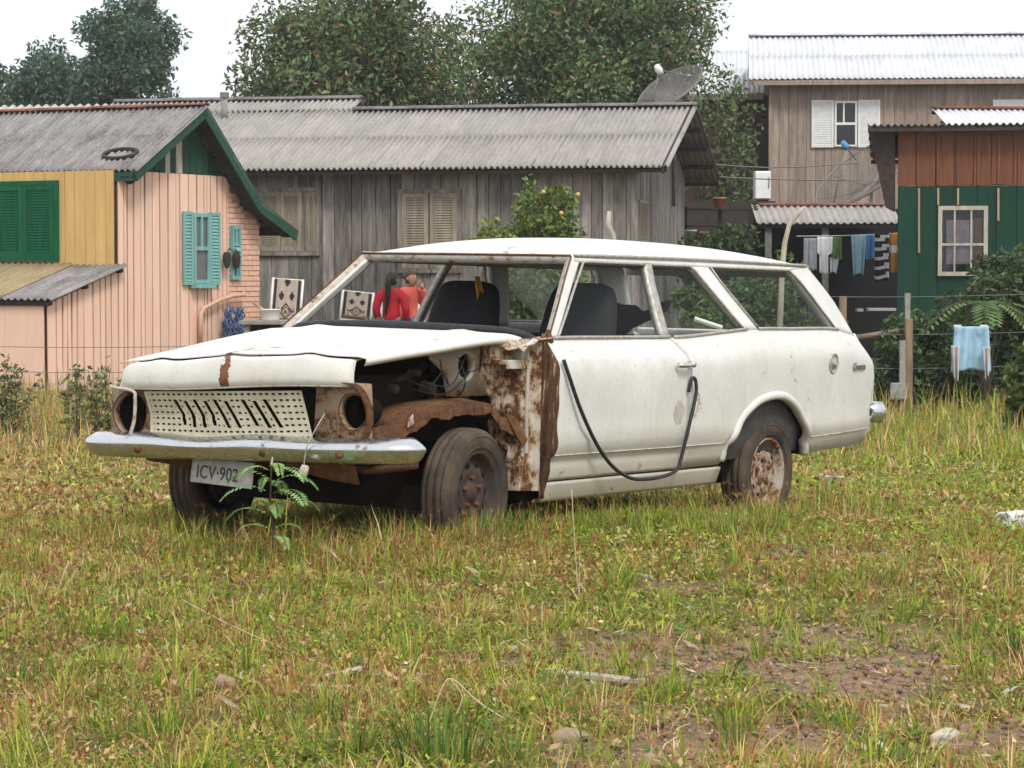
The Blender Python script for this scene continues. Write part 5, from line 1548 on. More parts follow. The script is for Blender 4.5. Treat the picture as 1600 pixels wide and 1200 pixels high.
# front valance and dangling lamp wire
MB().grid([[Vector((.66, y, .44 + .03 * y)) for y in np.linspace(-.6, .6, 9)], [Vector((.60, y, .36 + .02 * math.sin(y * 8))) for y in np.linspace(-.6, .6, 9)]]).build('front_valance', MAT['rust'], CAR, solid=.006)
wp = smooth_path([(.72, .50, .64), (.76, .50, .60), (.80, .47, .50), (.80, .455, .40)], 6)
MB().tube(wp, .003, 5).build('lamp_wire', MAT['trim_metal'], CAR, smooth=True)
MB().lathe([(.001, -.03), (.014, -.026), (.020, .0), (.016, .028), (.001, .03)], 12, Matrix.Translation((.80, .455, .395)) @ Matrix.Rotation(R_(70), 4, 'X')).build('lamp_socket', MAT['rust_edge'], CAR, smooth=True)
MB().tube(smooth_path([(.46, .80, .43), (.52, .62, .40), (.56, .3, .39), (.56, -.3, .38)], 5), .018, 8).build('tow_tube', MAT['rust'], CAR, smooth=True)

# badge work on the near flank
cx, cz = -3.24, .822
yk = ys(cx, cz)
Mk = Matrix.Translation((cx, yk, cz)) @ Matrix.Rotation(R_(4), 4, 'Z') @ Matrix.Rotation(R_(-4), 4, 'X')
cap = MB().lathe([(.058, -.012), (.058, .004), (.050, .008), (.046, .002), (.030, .002), (.026, .012), (.001, .014)], 24, Mk).build('fuel_cap', MAT['trim_metal'], CAR, smooth=True)
MB().box((-.030, .012, -.006), (.030, .02, .006), Mk).build('cap_grip', MAT['rust_edge'], cap)
simple('badge_metal', (.16, .16, .16), (.34, .33, .31), 60, .35, .6)
xb, zb = -3.60, .800
tx = Vector((-1, ys(xb - .05, zb) * 0 + (ys(xb - .08, zb) - ys(xb + .08, zb)) / .16, 0)).normalized()
nb_ = Vector((0, 1, 0)); nb_ = (nb_ - tx * nb_.dot(tx)).normalized(); upb = nb_.cross(tx)
if upb.z < 0: upb = -upb
Mb = Matrix(((tx.x, upb.x, nb_.x, xb), (tx.y, upb.y, nb_.y, ys(xb, zb) + .006), (tx.z, upb.z, nb_.z, zb), (0, 0, 0, 1)))
lettering('Caravan', .060, Mb, 'badge_metal', CAR, 'side_badge', .003, .25)
# loose door seal hanging along the flank
hp = [(-.53, .885, .868), (-.56, .895, .80), (-.66, .90, .64), (-.80, .90, .48), (-.95, .895, .37), (-1.12, .89, .305), (-1.30, .885, .29), (-1.48, .885, .30), (-1.575, .885, .325), (-1.60, .885, .36), (-1.645, .90, .52), (-1.70, .905, .68), (-1.705, .90, .755), (-1.685, .89, .765), (-1.665, .885, .70)]
MB().tube(smooth_path(hp, 6), .0092, 8).build('loose_door_seal', MAT['black_rubber'], CAR, smooth=True, label='black rubber seal hanging in a loop over the door')
simple('filler_putty', (.52, .49, .42), (.40, .37, .31), 20, .8)
# bare filler patch by the door edge
MB().grid(patch([[(-1.575, .535), (-1.625, .545)], [(-1.545, .59), (-1.655, .60)], [(-1.56, .635), (-1.645, .63)], [(-1.585, .66), (-1.62, .655)]], 5, 3, 1, .0015)).build('filler_patch', MAT['filler_putty'], CAR, smooth=True)

# seats
def seat(y, x=-1.18, rec=16, nm='front_seat'):
    prof = [(.0, .0), (.10, .04), (.22, .055), (.36, .05), (.48, .045), (.58, .045), (.66, .03), (.70, 0)]
    wid = [.22, .225, .225, .22, .21, .195, .175, .14]
    rows = []
    M = Matrix.Translation((x - .16, y, .55)) @ Matrix.Rotation(R_(-rec), 4, 'Y')
    for (h, d), w_ in zip(prof, wid):
        ring = []
        for k in range(20):
            a = 2 * math.pi * k / 20
            cx_, cy_ = math.cos(a), math.sin(a)
            ring.append(M @ Vector((math.copysign(abs(cx_) ** .6, cx_) * (.045 + d * .4), math.copysign(abs(cy_) ** .45, cy_) * w_, h)))
        rows.append(ring)
    mb = MB().grid(rows, close=True); mb.f.append(tuple(len(mb.v) - 20 + k for k in range(20))); mb.m.append(0)
    s_ = mb.build(nm, MAT['seat_black'], CAR, smooth=True, sub=1)
    MB().box((x - .20, y - .25, .38), (x + .30, y + .25, .52)).build('seat_cushion', MAT['seat_black'], s_, bevel=.04)
seat(.36); seat(-.34)
mb = MB()
MB().box((-2.35, -.62, .36), (-1.85, .62, .55)).build('rear_bench', MAT['seat_black'], CAR, bevel=.04)
# torn rear backrest sticking up
pts = [Vector((-2.06, y, z)) for y, z in ((.05, .60), (.10, 1.12), (.16, 1.135), (.22, 1.12), (.30, 1.118), (.35, 1.085), (.40, 1.095), (.45, 1.125), (.50, 1.145), (.515, 1.14), (.49, 1.095), (.44, 1.065), (.36, 1.03), (.29, 1.0), (.22, .95), (.20, .60))]
MB().prism(pts, Vector((-.06, 0, .0))).build('torn_backrest', MAT['seat_black'], CAR, bevel=.012)
# wheels
def wheel(x, y, z, steer, flat, rimmat, side):
    R0, Wd = .285, .077
    M = Matrix.Translation((x, y, z)) @ Matrix.Rotation(R_(steer), 4, 'Z') @ (Matrix.Rotation(R_(180), 4, 'Z') if side < 0 else Matrix.Identity(4))
    d = MB().lathe([(.001, .03), (.05, .03), (.06, .02), (.06, -.05), (.14, -.055), (.14, -.09)], 20, M).build('wheel', MAT['rust'], CAR, smooth=True)
    prof = [(.172, .058), (.190, .068), (.215, .076), (.240, .077), (.262, .071), (.274, .060), (.281, .050), (.282, .042), (.277, .039), (.277, .034), (.284, .031), (.285, .008), (.279, .005), (.279, -.005), (.285, -.008), (.284, -.031), (.277, -.034), (.277, -.039), (.282, -.042), (.281, -.05), (.274, -.06), (.262, -.071), (.240, -.077), (.215, -.076), (.190, -.068), (.172, -.058)]
    mb = MB().lathe(prof, 56, M)
    # squashed where it stands
    for i, p in enumerate(mb.v):
        dz = z - p[2]
        if dz > R0 - flat:
            q = (dz - (R0 - flat)); mb.v[i] = (p[0], p[1] + (p[1] - y) * q * 3, p[2] + q * .8)
    mb.build('tyre', MAT['tyre_rubber'], d, smooth=True)
    # sidewall beads
    rb = MB()
    for rr, hh in ((.202, .073), (.250, .0755)):
        rb.lathe([(rr - .003, hh - .002), (rr - .002, hh + .002), (rr + .002, hh + .002), (rr + .003, hh - .002)], 56, M)
    rb.build('tyre_rib', MAT['tyre_rubber'], d, smooth=True)
    rim = MB().lathe([(.172, -.05), (.174, .052), (.184, .064), (.178, .068), (.168, .058), (.160, .036), (.152, .022), (.142, .016), (.130, .026), (.112, .034), (.09, .036), (.075, .032), (.060, .026), (.05, .028), (.04, .038), (.034, .044), (.001, .046)], 48, M).build('rim', MAT[rimmat], d, smooth=True)
    hol = MB(); nut = MB()
    for k in range(10):
        a = 2 * math.pi * k / 10
        c_ = Vector((.122 * math.cos(a), .0305, .122 * math.sin(a)))
        tdir = Vector((-math.sin(a), 0, math.cos(a))); rdir = Vector((math.cos(a), 0, math.sin(a)))
        ring = [M @ (c_ + tdir * (.017 * math.cos(t_)) + rdir * (.010 * math.sin(t_)) + Vector((0, .0035 - .25 * .010 * math.sin(t_), 0))) for t_ in [2 * math.pi * j / 10 for j in range(10)]]
        hol.add(ring, [tuple(range(10))])
    for k in range(5):
        a = 2 * math.pi * k / 5 + .3
        nut.lathe([(.013, .024), (.013, .042), (.008, .048), (.001, .048)], 6, M @ Matrix.Translation((.066 * math.cos(a), 0, .066 * math.sin(a))))
    hol.build('rim_hole', MAT['bay_black'], d); nut.build('wheel_nut', MAT['rust'], d)
rusty('rim_rusty', .47, (.46, .42, .37), 22, .3)
simple('rim_dark', (.035, .03, .027), (.075, .05, .035), 14, .7)
wheel(0, .725, .285, 5, .012, 'rim_dark', 1)
wheel(0, -.725, .285, 5, .012, 'rim_dark', -1)
wheel(-2.64, .745, .255, 0, .03, 'rim_rusty', 1)
wheel(-2.64, -.745, .255, 0, .03, 'rim_rusty', -1)

# ================================================================== trees and shrubs
def leaf_cloud(clumps, n, size, cols, wts, shape=0.42, droop=0.2, jit=0.2, shell=0.55):
    """clumps: (centre, radii); leaves as folded rhombs filling each lump, thicker near its skin"""
    C = np.array([c for c, r in clumps], float); Rr = np.array([r for c, r in clumps], float)
    vol = Rr.prod(1) ** (2 / 3); pk = vol / vol.sum()
    i = rng.choice(len(C), n, p=pk)
    d = rng.standard_normal((n, 3)); d /= np.linalg.norm(d, axis=1)[:, None]
    rad = shell + (1.05 - shell) * rng.random(n) ** 0.7
    rad = np.where(rng.random(n) < 0.25, rng.random(n) ** 0.5, rad)
    # lumpy skin
    rad *= 0.8 + 0.45 * vnoise(d[:, 0] * 2 + i, d[:, 2] * 2 + d[:, 1] * 2 + i * 3, 1.3, 71)
    p = C[i] + d * Rr[i] * rad[:, None]
    a = rng.standard_normal((n, 3)); a[:, 2] -= droop; a = a * 0.7 + d * 0.5; a /= np.linalg.norm(a, axis=1)[:, None]
    b = np.cross(a, rng.standard_normal((n, 3))); b /= np.linalg.norm(b, axis=1)[:, None] + 1e-9
    s = size * (0.6 + 0.8 * rng.random(n))
    u = a * s[:, None]; w_ = b * (s * shape)[:, None]
    nn = np.cross(a, b) * (s * 0.12)[:, None]
    V = np.stack([p - u * .5, p - w_ * .5 + nn, p + u * .5, p + w_ * .5 + nn], 1).reshape(-1, 3)
    F = np.arange(n * 4).reshape(n, 4)
    cc = pal(n, cols, wts, jit)
    tone = rng.uniform(0.75, 1.25, len(C))[i]       # each spray has its own tone of green
    return V, F, np.clip(cc * tone[:, None], .004, 1)

def lumps(center, radii, n, k=0.36, seed=None, zmin=-1.0):
    r = np.random.default_rng(seed)
    out = []
    while len(out) < n:
        d = r.standard_normal(3); d /= np.linalg.norm(d)
        if d[2] < zmin: continue
        f = r.random() ** 0.45
        c = np.array(center) + d * np.array(radii) * f * 0.82
        kk = k * r.uniform(0.65, 1.25)
        out.append((c, np.array(radii).mean() * kk * np.array([1, 1, 0.8]) * r.uniform(.8, 1.2, 3)))
    return out

def tree(name, label, base, h, center, radii, nl, size, cols, wts, cat='tree', group=None, nlump=40, k=.34, extra=None, trunk_r=.16, seed=1, shell=.55, limbs=7, crown_name='crown'):
    base = Vector(base)
    e = empty(name, base, 0, label, cat, group)
    cl = lumps(np.array(center) - np.array(base), radii, nlump, k, seed)
    if extra: cl += [(np.array(c) - np.array(base), np.array(r)) for c, r in extra]
    V, F, C = leaf_cloud(cl, nl, size, cols, wts, shell=shell)
    o = link(crown_name, np_mesh(crown_name, V, F, C), MAT['leaf'], e)
    r = random.Random(seed)
    mb = MB()
    top = Vector(center) - base
    bend = Vector((r.uniform(-.2, .2), r.uniform(-.2, .2), 0))
    pts = [Vector((0, 0, -.2)), top * .35 + bend, top * .75 - bend, top + Vector((0, 0, radii[2] * .4))]
    mb.tube(smooth_path(pts, 4), [trunk_r * (1 - .8 * i / 12) for i in range(13)], 8)
    for i in range(limbs):
        c, rr = cl[r.randrange(len(cl))]
        st = top * r.uniform(.3, .8)
        mb.tube(smooth_path([st, (st + Vector(c)) / 2 + Vector((0, 0, .1)), Vector(c)], 3), [trunk_r * .4 * (1 - .12 * j) for j in range(7)], 6)
    mb.build('trunk', MAT['bark'], e, smooth=True)
    return e
DARKLEAF = [(0.085, 0.14, 0.055), (0.115, 0.175, 0.062), (0.17, 0.22, 0.075), (0.24, 0.155, 0.09)]
def box_px(u0, u1, v0, v1, Y):
    a = at(u0, v1, Y); b = at(u1, v0, Y)
    return ((a.x + b.x) / 2, Y, (a.z + b.z) / 2), ((b.x - a.x) / 2, (b.z - a.z) / 2)

# two broad trees behind the grey house
c, (rx, rz) = box_px(376, 716, -90, 330, 58)
tree('broad_tree', 'broad dark tree with reddish leaf tips left of the roof dish', (c[0], 58, -.5), 5, c, (rx, rx * .9, rz), 42000, .15, DARKLEAF, (3, 3, 2, 1.6), nlump=80, seed=3,
     extra=[((at(470, 130, 57)).to_tuple(), (1.1, .9, .6)), ((at(410, 120, 57)).to_tuple(), (.5, .5, .6)), (at(640, 60, 57).to_tuple(), (.7, .6, .8)), (at(690, 100, 57).to_tuple(), (.9, .7, .8)), (at(672, 140, 57).to_tuple(), (.9, .7, .7)), (at(430, 150, 57).to_tuple(), (.9, .7, .6)), (at(560, 20, 57).to_tuple(), (1.2, .9, .9))])
c, (rx, rz) = box_px(694, 1150, -90, 330, 61)
tree('broad_tree', 'tallest broad dark tree standing behind the roof dish', (c[0], 61, -.5), 5, c, (rx, rx * .8, rz), 62000, .15, DARKLEAF, (3, 3, 3, .7), nlump=120, seed=5, k=.28,
     extra=[(at(1120, 250, 60).to_tuple(), (.9, .8, 1.1)), (at(1130, 330, 60).to_tuple(), (.8, .7, 1.0)), (at(1060, 60, 60).to_tuple(), (.9, .8, .9)), (at(1100, 150, 60).to_tuple(), (.9, .8, .9)), (at(1135, 190, 60).to_tuple(), (.8, .8, 1.0)), (at(700, 120, 60).to_tuple(), (1.1, .9, 1.0)), (at(690, 60, 60).to_tuple(), (.7, .6, .6)), (at(722, 115, 59).to_tuple(), (1.0, .9, .9)), (at(738, 60, 59).to_tuple(), (.9, .8, .8)), (at(725, 150, 59).to_tuple(), (1.0, .9, .7)), (at(1160, 260, 60).to_tuple(), (.4, .4, .9)), (at(1000, 10, 60).to_tuple(), (1.2, 1, .8)), (at(800, 10, 60).to_tuple(), (1.2, 1, .8))])
# trees far left
c, (rx, rz) = box_px(112, 270, -12, 200, 78)
FARLEAF = [(0.085, 0.15, 0.095), (0.12, 0.185, 0.10), (0.075, 0.12, 0.08)]
tree('far_tree', 'tall dark tree behind the pale roof at upper left', (c[0], 78, -.5), 5, c, (rx, rx, rz), 20000, .19, FARLEAF, (2, 2, 2), nlump=44, seed=8, k=.40, extra=[(at(262, 70, 78).to_tuple(), (.35, .35, .9)), (at(205, 10, 78).to_tuple(), (.8, .8, .6))], group='trees at upper left')
c, (rx, rz) = box_px(-20, 185, 84, 240, 84)
tree('far_tree', 'low rounded dark tree left of the tall one at upper left', (c[0], 84, -.5), 4, c, (rx, rx, rz), 20000, .19, [(0.085, 0.145, 0.075), (0.075, 0.12, 0.09)], (2, 2), nlump=46, seed=9, k=.40, group='trees at upper left', extra=[(at(57, 85, 84).to_tuple(), (.3, .3, .5)), (at(88, 78, 84).to_tuple(), (.3, .3, .5))])
c, (rx, rz) = box_px(-110, 24, 52, 240, 80)
tree('far_tree', 'dark tree cut by the left edge of the picture', (c[0], 80, -.5), 4, c, (rx, rx, rz), 10000, .19, FARLEAF, (2, 2, 1), nlump=20, seed=10, k=.42, group='trees at upper left')

# orange tree behind the car
c, (rx, rz) = box_px(738, 926, 292, 500, 36.5)
ORL = [(0.15, 0.215, 0.045), (0.22, 0.28, 0.06), (0.10, 0.15, 0.035), (0.34, 0.35, 0.10)]
ot = tree('orange_tree', 'small orange tree bearing fruit behind the car roof', (c[0], 36.5, -.45), 2, c, (rx, rx, rz), 9000, .105, ORL, (3, 3, 3, .6), nlump=32, k=.36, seed=12, trunk_r=.06,
          extra=[(at(828, 305, 36.4).to_tuple(), (.12, .12, .28)), (at(790, 385, 36.2).to_tuple(), (.4, .4, .2)), (at(870, 310, 36.4).to_tuple(), (.3, .3, .2))])
simple('orange_peel', (0.70, 0.42, 0.10), (0.62, 0.34, 0.08), 40, .5)
for u, v in ((849, 300), (877, 333), (903, 304)):
    p = at(u, v, 35.75)
    ic = bpy.data.meshes.new('orange'); bm = bmesh.new(); bmesh.ops.create_icosphere(bm, subdivisions=2, radius=.032); bm.to_mesh(ic); bm.free()
    o = link('orange', ic, MAT['orange_peel'], ot, smooth=True); o.location = p - Vector((c[0], 36.5, -.45))
# leafy growth seen through the car's windows and along the fence
def bush(name, label, u0, u1, v0, v1, Y, n, size, cols, wts, seed, nlump=14, k=.42, group=None, cat='bush'):
    c, (rx, rz) = box_px(u0, u1, v0, v1, Y)
    z0 = float(gz(c[0], Y))
    tree(name, label, (c[0], Y, z0), 1, c, (rx, min(rx, 1.0), rz), n, size, cols, wts, cat=cat, group=group, nlump=nlump, k=k, seed=seed, trunk_r=.03, limbs=5, crown_name='foliage')
BU = [(0.09, 0.15, 0.04), (0.14, 0.20, 0.05), (0.055, 0.10, 0.03)]
DK = [(0.045, 0.08, 0.032), (0.070, 0.115, 0.042), (0.12, 0.165, 0.055)]
bush('leafy_bush', 'green bush seen through the rear side window of the car', 1110, 1300, 400, 590, 29, 5200, .085, BU, (3, 2, 3), 21, 22)
bush('leafy_bush', 'dark bush seen through the windscreen right of the seat', 770, 900, 405, 600, 33, 4200, .09, DK, (2, 2, 2), 22, 18)
bush('leafy_bush', 'pale green shrub seen through the quarter window of the car', 1050, 1150, 430, 590, 31, 2600, .085, BU, (2, 3, 1), 23, 14)
bush('leafy_bush', 'low green plant in front of the two women', 560, 668, 480, 600, 33, 2200, .09, [(0.12, .17, .04), (.17, .20, .06), (.09, .13, .03)], (2, 2, 2), 24, 12)
bush('fence_hedge', 'dark hedge under the fence right behind the car tail', 1325, 1500, 470, 660, 31.6, 8500, .085, DK, (3, 3, 2), 25, 26)
bush('dark_shrub', 'large dark shrub overlapping the green shed window', 1478, 1720, 338, 640, 33, 18000, .085, DK + [(.085, .07, .04)], (3, 3, 1.5, 1), 26, 44, .30)
bush('dark_shrub', 'low dark shrub below the hanging blue shirt', 1440, 1570, 560, 680, 32.2, 3200, .085, DK, (3, 3, 2), 27, 16)
bush('vine_bush', 'climbing bright leaved vine at the right edge of the picture', 1568, 1640, 520, 690, 27.5, 1500, .12, [(.10, .16, .035), (.15, .20, .05), (.07, .12, .03)], (2, 2, 2), 28, 14)
bush('leafy_bush', 'dense dark growth at the end of the grey house', 1060, 1185, 345, 480, 46, 3600, .13, DK, (3, 2, 2), 29, 18)
# loose stemmed weeds before the peach wall
def stalk_weed(label, u, v0, v1, Y, n, spread, seed, leaf=.07):
    r = random.Random(seed)
    p = at(u, v1, Y); z0 = float(gz(p.x, Y)); top = at(u, v0, Y).z
    e = empty('stalk_weed', (p.x, Y, z0), 0, label, 'weed', 'tall weeds before the peach wall')
    st = MB(); pts = []
    for k in range(n):
        x = r.uniform(-spread, spread); h = (top - z0) * r.uniform(.6, 1)
        a = Vector((x * .4, r.uniform(-.2, .2), 0)); b = Vector((x, r.uniform(-.3, .3), h))
        path = smooth_path([a, (a + b) / 2 + Vector((r.uniform(-.06, .06), 0, 0)), b], 4)
        st.tube(path, [.011 - .001 * i for i in range(len(path))], 5)
        for i in range(2, len(path)):
            for q in range(3): pts.append((path[i] + Vector((r.uniform(-.07, .07), r.uniform(-.07, .07), r.uniform(-.06, .06))), (.07, .07, .06)))
    st.build('stem', MAT['bark'], e, smooth=True)
    V, F, C = leaf_cloud([(np.array(c), np.array(q)) for c, q in pts], len(pts) * 4, leaf, [(.17, .20, .075), (.23, .23, .10), (.22, .15, .08), (.12, .145, .05)], (3, 2, 1, 2))
    link('foliage', np_mesh('foliage', V, F, C), MAT['leaf'], e)
stalk_weed('leafy weed clump at the left edge before the peach wall', 8, 565, 665, 27, 9, .28, 31)
stalk_weed('thin tall weed left of the car nose', 118, 570, 660, 26, 4, .14, 32)
stalk_weed('bushy tall weed just beside the car nose', 163, 566, 660, 25, 7, .20, 33)
# fern fronds by the green shed
def fern(label, u, v, Y, L, n, seed):
    r = np.random.default_rng(seed)
    p = at(u, v, Y)
    z0 = float(gz(p.x, Y))
    e = empty('fern', (p.x, Y, z0), 0, label, 'fern', 'ferns below the green shed')
    h = p.z - z0
    for k in range(n):
        az = r.uniform(0, 2 * math.pi); ll = L * r.uniform(.7, 1.1)
        path = [Vector((math.cos(az) * ll * t_, math.sin(az) * ll * t_ * .6, h * min(1, t_ * 3) * .9 + ll * (.45 * t_ - .75 * t_ * t_))) for t_ in np.linspace(0, 1, 16)]
        V = []
        for i in range(3, 16):
            q = path[i]; dvec = (path[i] - path[i-1]).normalized(); sd = dvec.cross(Vector((0, 0, 1))).normalized()
            lw = .16 * ll / .8 * math.sin(math.pi * (i - 1) / 16) + .02
            for sg in (-1, 1):
                t2 = q + sd * sg * lw + dvec * lw * .3 + Vector((0, 0, -.03)); md = (q + t2) / 2
                V += [q, md + dvec * .022, t2, md - dvec * .022]
        V = np.array([tuple(x) for x in V]); F = np.arange(len(V)).reshape(-1, 4)
        link('frond', np_mesh('frond', V, F, pal(len(F), [(.10, .18, .05), (.13, .22, .06)], (1, 1))), MAT['leaf'], e)
        MB().tube(path, .007, 4).build('stem', MAT['bark'], e)
fern('spreading green fern right of the fence post', 1540, 462, 31.5, .85, 11, 41)
fern('smaller green fern close beside the fence post', 1452, 484, 31.8, .55, 7, 42)

# young feathery sapling in front of the number plate
def sapling():
    d = ray(425, 892); k = -(CAM_H) / d.z
    base = Vector((d.x * k, d.y * k, 0)); base.z = float(gz(base.x, base.y))
    e = empty('feathery_sapling', base, 0, 'young sapling with feathery green fronds in front of the number plate', 'sapling')
    top = .43
    r = random.Random(5)
    stem = smooth_path([(0, 0, -.02), (.005, .01, .12), (-.005, 0, .28), (.0, 0, top)], 5)
    MB().tube(stem, [.0065 - .00025 * i for i in range(len(stem))], 7).build('stem', MAT['bark'], e, smooth=True)
    fr = [(.16, -.10, .8), (.16, .09, .8), (.20, .05, 1.0), (.22, -.13, 1), (.26, -.06, 1), (.26, .13, 1), (.30, .10, 1.1), (.31, -.14, 1.15), (.33, .03, 1), (.355, .13, 1.1), (.37, -.13, 1.1), (.395, .10, .95), (.40, -.09, .9), (.42, .03, .6), (.24, .02, .9), (.35, -.03, .9), (.12, .05, .6)]
    for i, (h, dx, sc) in enumerate(fr):
        a = Vector((0, 0, h)); dy = r.uniform(-.12, .05)
        path = smooth_path([a, a + Vector((dx * .6, dy * .5, .030 * sc)), a + Vector((dx * 1.2, dy, .014)), a + Vector((dx * 1.5, dy * 1.2, -.026))], 5)
        f = MB().tube(path, .0012, 4)
        V = []
        for j in range(2, len(path) - 1):
            dv = (path[j+1] - path[j]).normalized(); sd = dv.cross(Vector((0, 0, 1))).normalized()
            L = .037 * sc * math.sin(math.pi * (j + 1) / (len(path) + 1)) + .008
            for sg in (-1, 1):
                t2 = path[j] + sd * sg * L + dv * L * .35 + Vector((0, 0, -.006)); md = (path[j] + t2) / 2
                V += [path[j], md + dv * .0075, t2, md - dv * .0075]
        Vn = np.array([tuple(x) for x in V]); F = np.arange(len(Vn)).reshape(-1, 4)
        o = link('frond', np_mesh('frond', Vn, F, pal(len(F), [(.26, .42, .15), (.32, .48, .19), (.18, .32, .09)], (2, 1, 1), .1)), MAT['leaf'], e)
    m = MB().tube([(0, 0, top), (.004, 0, top + .03)], [.006, .003], 6).build('bud', MAT['timber_pale'], e)
sapling()

# single tufts and stalks that stand out of the field
def ground_at(u, v):
    d = ray(u, v); k = -CAM_H / d.z
    for _ in range(6):
        p = Vector((0, 0, CAM_H)) + d * k
        k = (float(gz(p.x, p.y)) - CAM_H) / d.z
    p = Vector((0, 0, CAM_H)) + d * k
    return p
def tuft(label, u, v, n, L, spread, cols, wts, W=.006, group='grass tufts standing out of the field', lean=.35):
    p = ground_at(u, v)
    P = np.array([p.x, p.y]) + rng.normal(0, spread, (n, 2))
    az = np.arctan2(P[:, 1] - p.y, P[:, 0] - p.x)
    V, F, C = blades('', P, L * rng.uniform(.5, 1.1, n), W * rng.uniform(.6, 1.2, n), np.abs(rng.normal(lean, .25, n)), pal(n, cols, wts), 5, az)
    V = V - np.array([p.x, p.y, p.z])
    o = link('grass_tuft', np_mesh('grass_tuft', V, F, C), MAT['blade'], label=label, cat='grass tuft', group=group); o.location = p
BR = [(.12, .21, .035), (.17, .27, .05), (.09, .15, .03)]
for i, (u, v, n, L, lb) in enumerate(((150, 1100, 70, .13, 'left of the rounded brown stone'), (250, 1150, 80, .14, 'at the lower left corner'), (420, 1140, 70, .12, 'below the rounded brown stone'), (560, 1185, 90, .15, 'left of the largest lush tuft'), (800, 1190, 80, .14, 'right of the largest lush tuft'), (180, 1000, 60, .12, 'above the lower left corner'), (330, 1010, 50, .12, 'beside the long slanting straw'), (620, 985, 50, .10, 'in the middle of the field'), (985, 1010, 45, .08, 'above the pale sliver of wood'), (1290, 1130, 40, .08, 'in the bare earth at lower right'), (1520, 1000, 55, .11, 'right of the bare earth'), (1350, 935, 50, .09, 'beyond the bare earth at right'), (760, 920, 50, .10, 'behind the middle of the field'), (1120, 960, 40, .08, 'left of the bare earth'), (1380, 1195, 60, .11, 'at the bottom right'), (90, 850, 60, .13, 'far out at the left edge of the field'))):
    tuft('bright green tuft ' + lb, u, v, n, L, .05, BR + GREEN[:2], (2, 3, 1, 1, 1), .0062, lean=.4)
tuft('largest lush green tuft at the bottom middle', 690, 1192, 130, .19, .075, BR, (2, 2, 2), .008)
tuft('green tuft at the lower left edge', 30, 1075, 60, .14, .05, BR, (2, 2, 1), .006)
tuft('green tuft right of the lower left edge', 85, 1075, 50, .12, .05, BR, (2, 3, 1), .006)
tuft('bright tuft below the fallen straw at left', 515, 1130, 40, .13, .03, BR, (1, 3, 1), .006)
tuft('yellow green tuft at the lower right', 1215, 1195, 70, .10, .04, [(.24, .26, .05), (.30, .29, .07)], (1, 1), .005)
tuft('upright pale green tuft beside the bare earth', 1150, 1165, 40, .11, .02, [(.20, .26, .06), (.15, .22, .05)], (1, 1), .006)
tuft('dark green spiky tuft at the right edge', 1590, 1035, 60, .17, .03, [(.06, .11, .03), (.09, .15, .04)], (1, 1), .006)
tuft('grassy tuft beneath the sapling', 460, 945, 55, .15, .05, BR + DRY[:1], (2, 1, 2, 1), .005)
tuft('spiky tuft with dry blades at the left edge', 50, 960, 60, .15, .06, BR + DRY[:2], (1, 1, 2, 2, 1), .006)
tuft('fine pale tuft in the middle of the bare soil', 940, 1085, 60, .07, .035, [(.26, .27, .07), (.32, .31, .10)], (1, 1), .004)
for u, v, n, L in ((668, 852, 60, .19), (700, 862, 70, .17), (735, 858, 80, .19), (770, 850, 60, .18), (1140, 838, 60, .15), (1172, 838, 70, .15), (1205, 834, 60, .14), (260, 838, 60, .17), (300, 842, 60, .16), (820, 840, 50, .16), (590, 850, 60, .17), (980, 830, 45, .14), (1060, 826, 45, .13)):
    lb = {668: 'tuft against the left side of the near front tyre', 700: 'tuft below the tread of the near front tyre', 735: 'tuft before the hub of the near front wheel', 770: 'tuft at the rear side of the near front tyre', 1140: 'tuft against the left side of the rusty rear wheel', 1172: 'tuft before the rusty rear wheel', 1205: 'tuft at the right side of the rusty rear wheel', 260: 'tuft before the far front tyre', 300: 'tuft below the number plate', 820: 'tuft under the rusted hinge post', 590: 'tuft under the right end of the front bumper', 980: 'tuft under the middle of the door sill', 1060: 'tuft under the rear end of the door sill'}[u]
    tuft('green ' + lb, u, v, n * 3, L, .07, BR + GREEN[:2] + DRY[:2], (2, 1, 2, 1, 1, .8, .8), .0055, group='grass tufts against the car wheels and sill', lean=.3)
simple('straw', (.62, .50, .31), (.48, .36, .2), 30, .8)
def straw(label, pts, r=.0022):
    P = [ground_at(u, v) + Vector((0, 0, h)) for u, v, h in pts]
    MB().tube(smooth_path(P, 5), r, 5).build('dry_stalk', MAT['straw'], None, smooth=True, label=label, cat='stalk', group='dry stalks in the field')
straw('long pale straw lying slantwise at left', [(283, 962, .06), (360, 1000, .05), (460, 1030, .02), (520, 1050, .01)], .003)
straw('shorter pale straw crossing beside the long one', [(300, 990, .05), (350, 1010, .04), (390, 1050, .01)], .002)
straw('upright thin stalk before the front door edge', [(905, 930, 0), (900, 930, .12), (893, 930, .40)], .0018)
straw('bent stalk rising from the lush tuft', [(660, 1160, .0), (690, 1160, .14), (708, 1160, .165), (745, 1160, .11), (790, 1160, .06)], .0022)
straw('second bent stalk rising from the lush tuft', [(705, 1160, .165), (722, 1160, .12), (712, 1160, .07)], .002)
straw('leaning cut straw near the left edge', [(90, 930, .0), (98, 930, .07), (108, 930, .13)], .004)
straw('thinner cut straw leaning beside the other', [(98, 925, .0), (114, 925, .06), (130, 925, .12)], .003)
straw('thin stalk beside the left front wheel', [(690, 850, 0), (688, 850, .15), (684, 850, .24)], .0016)

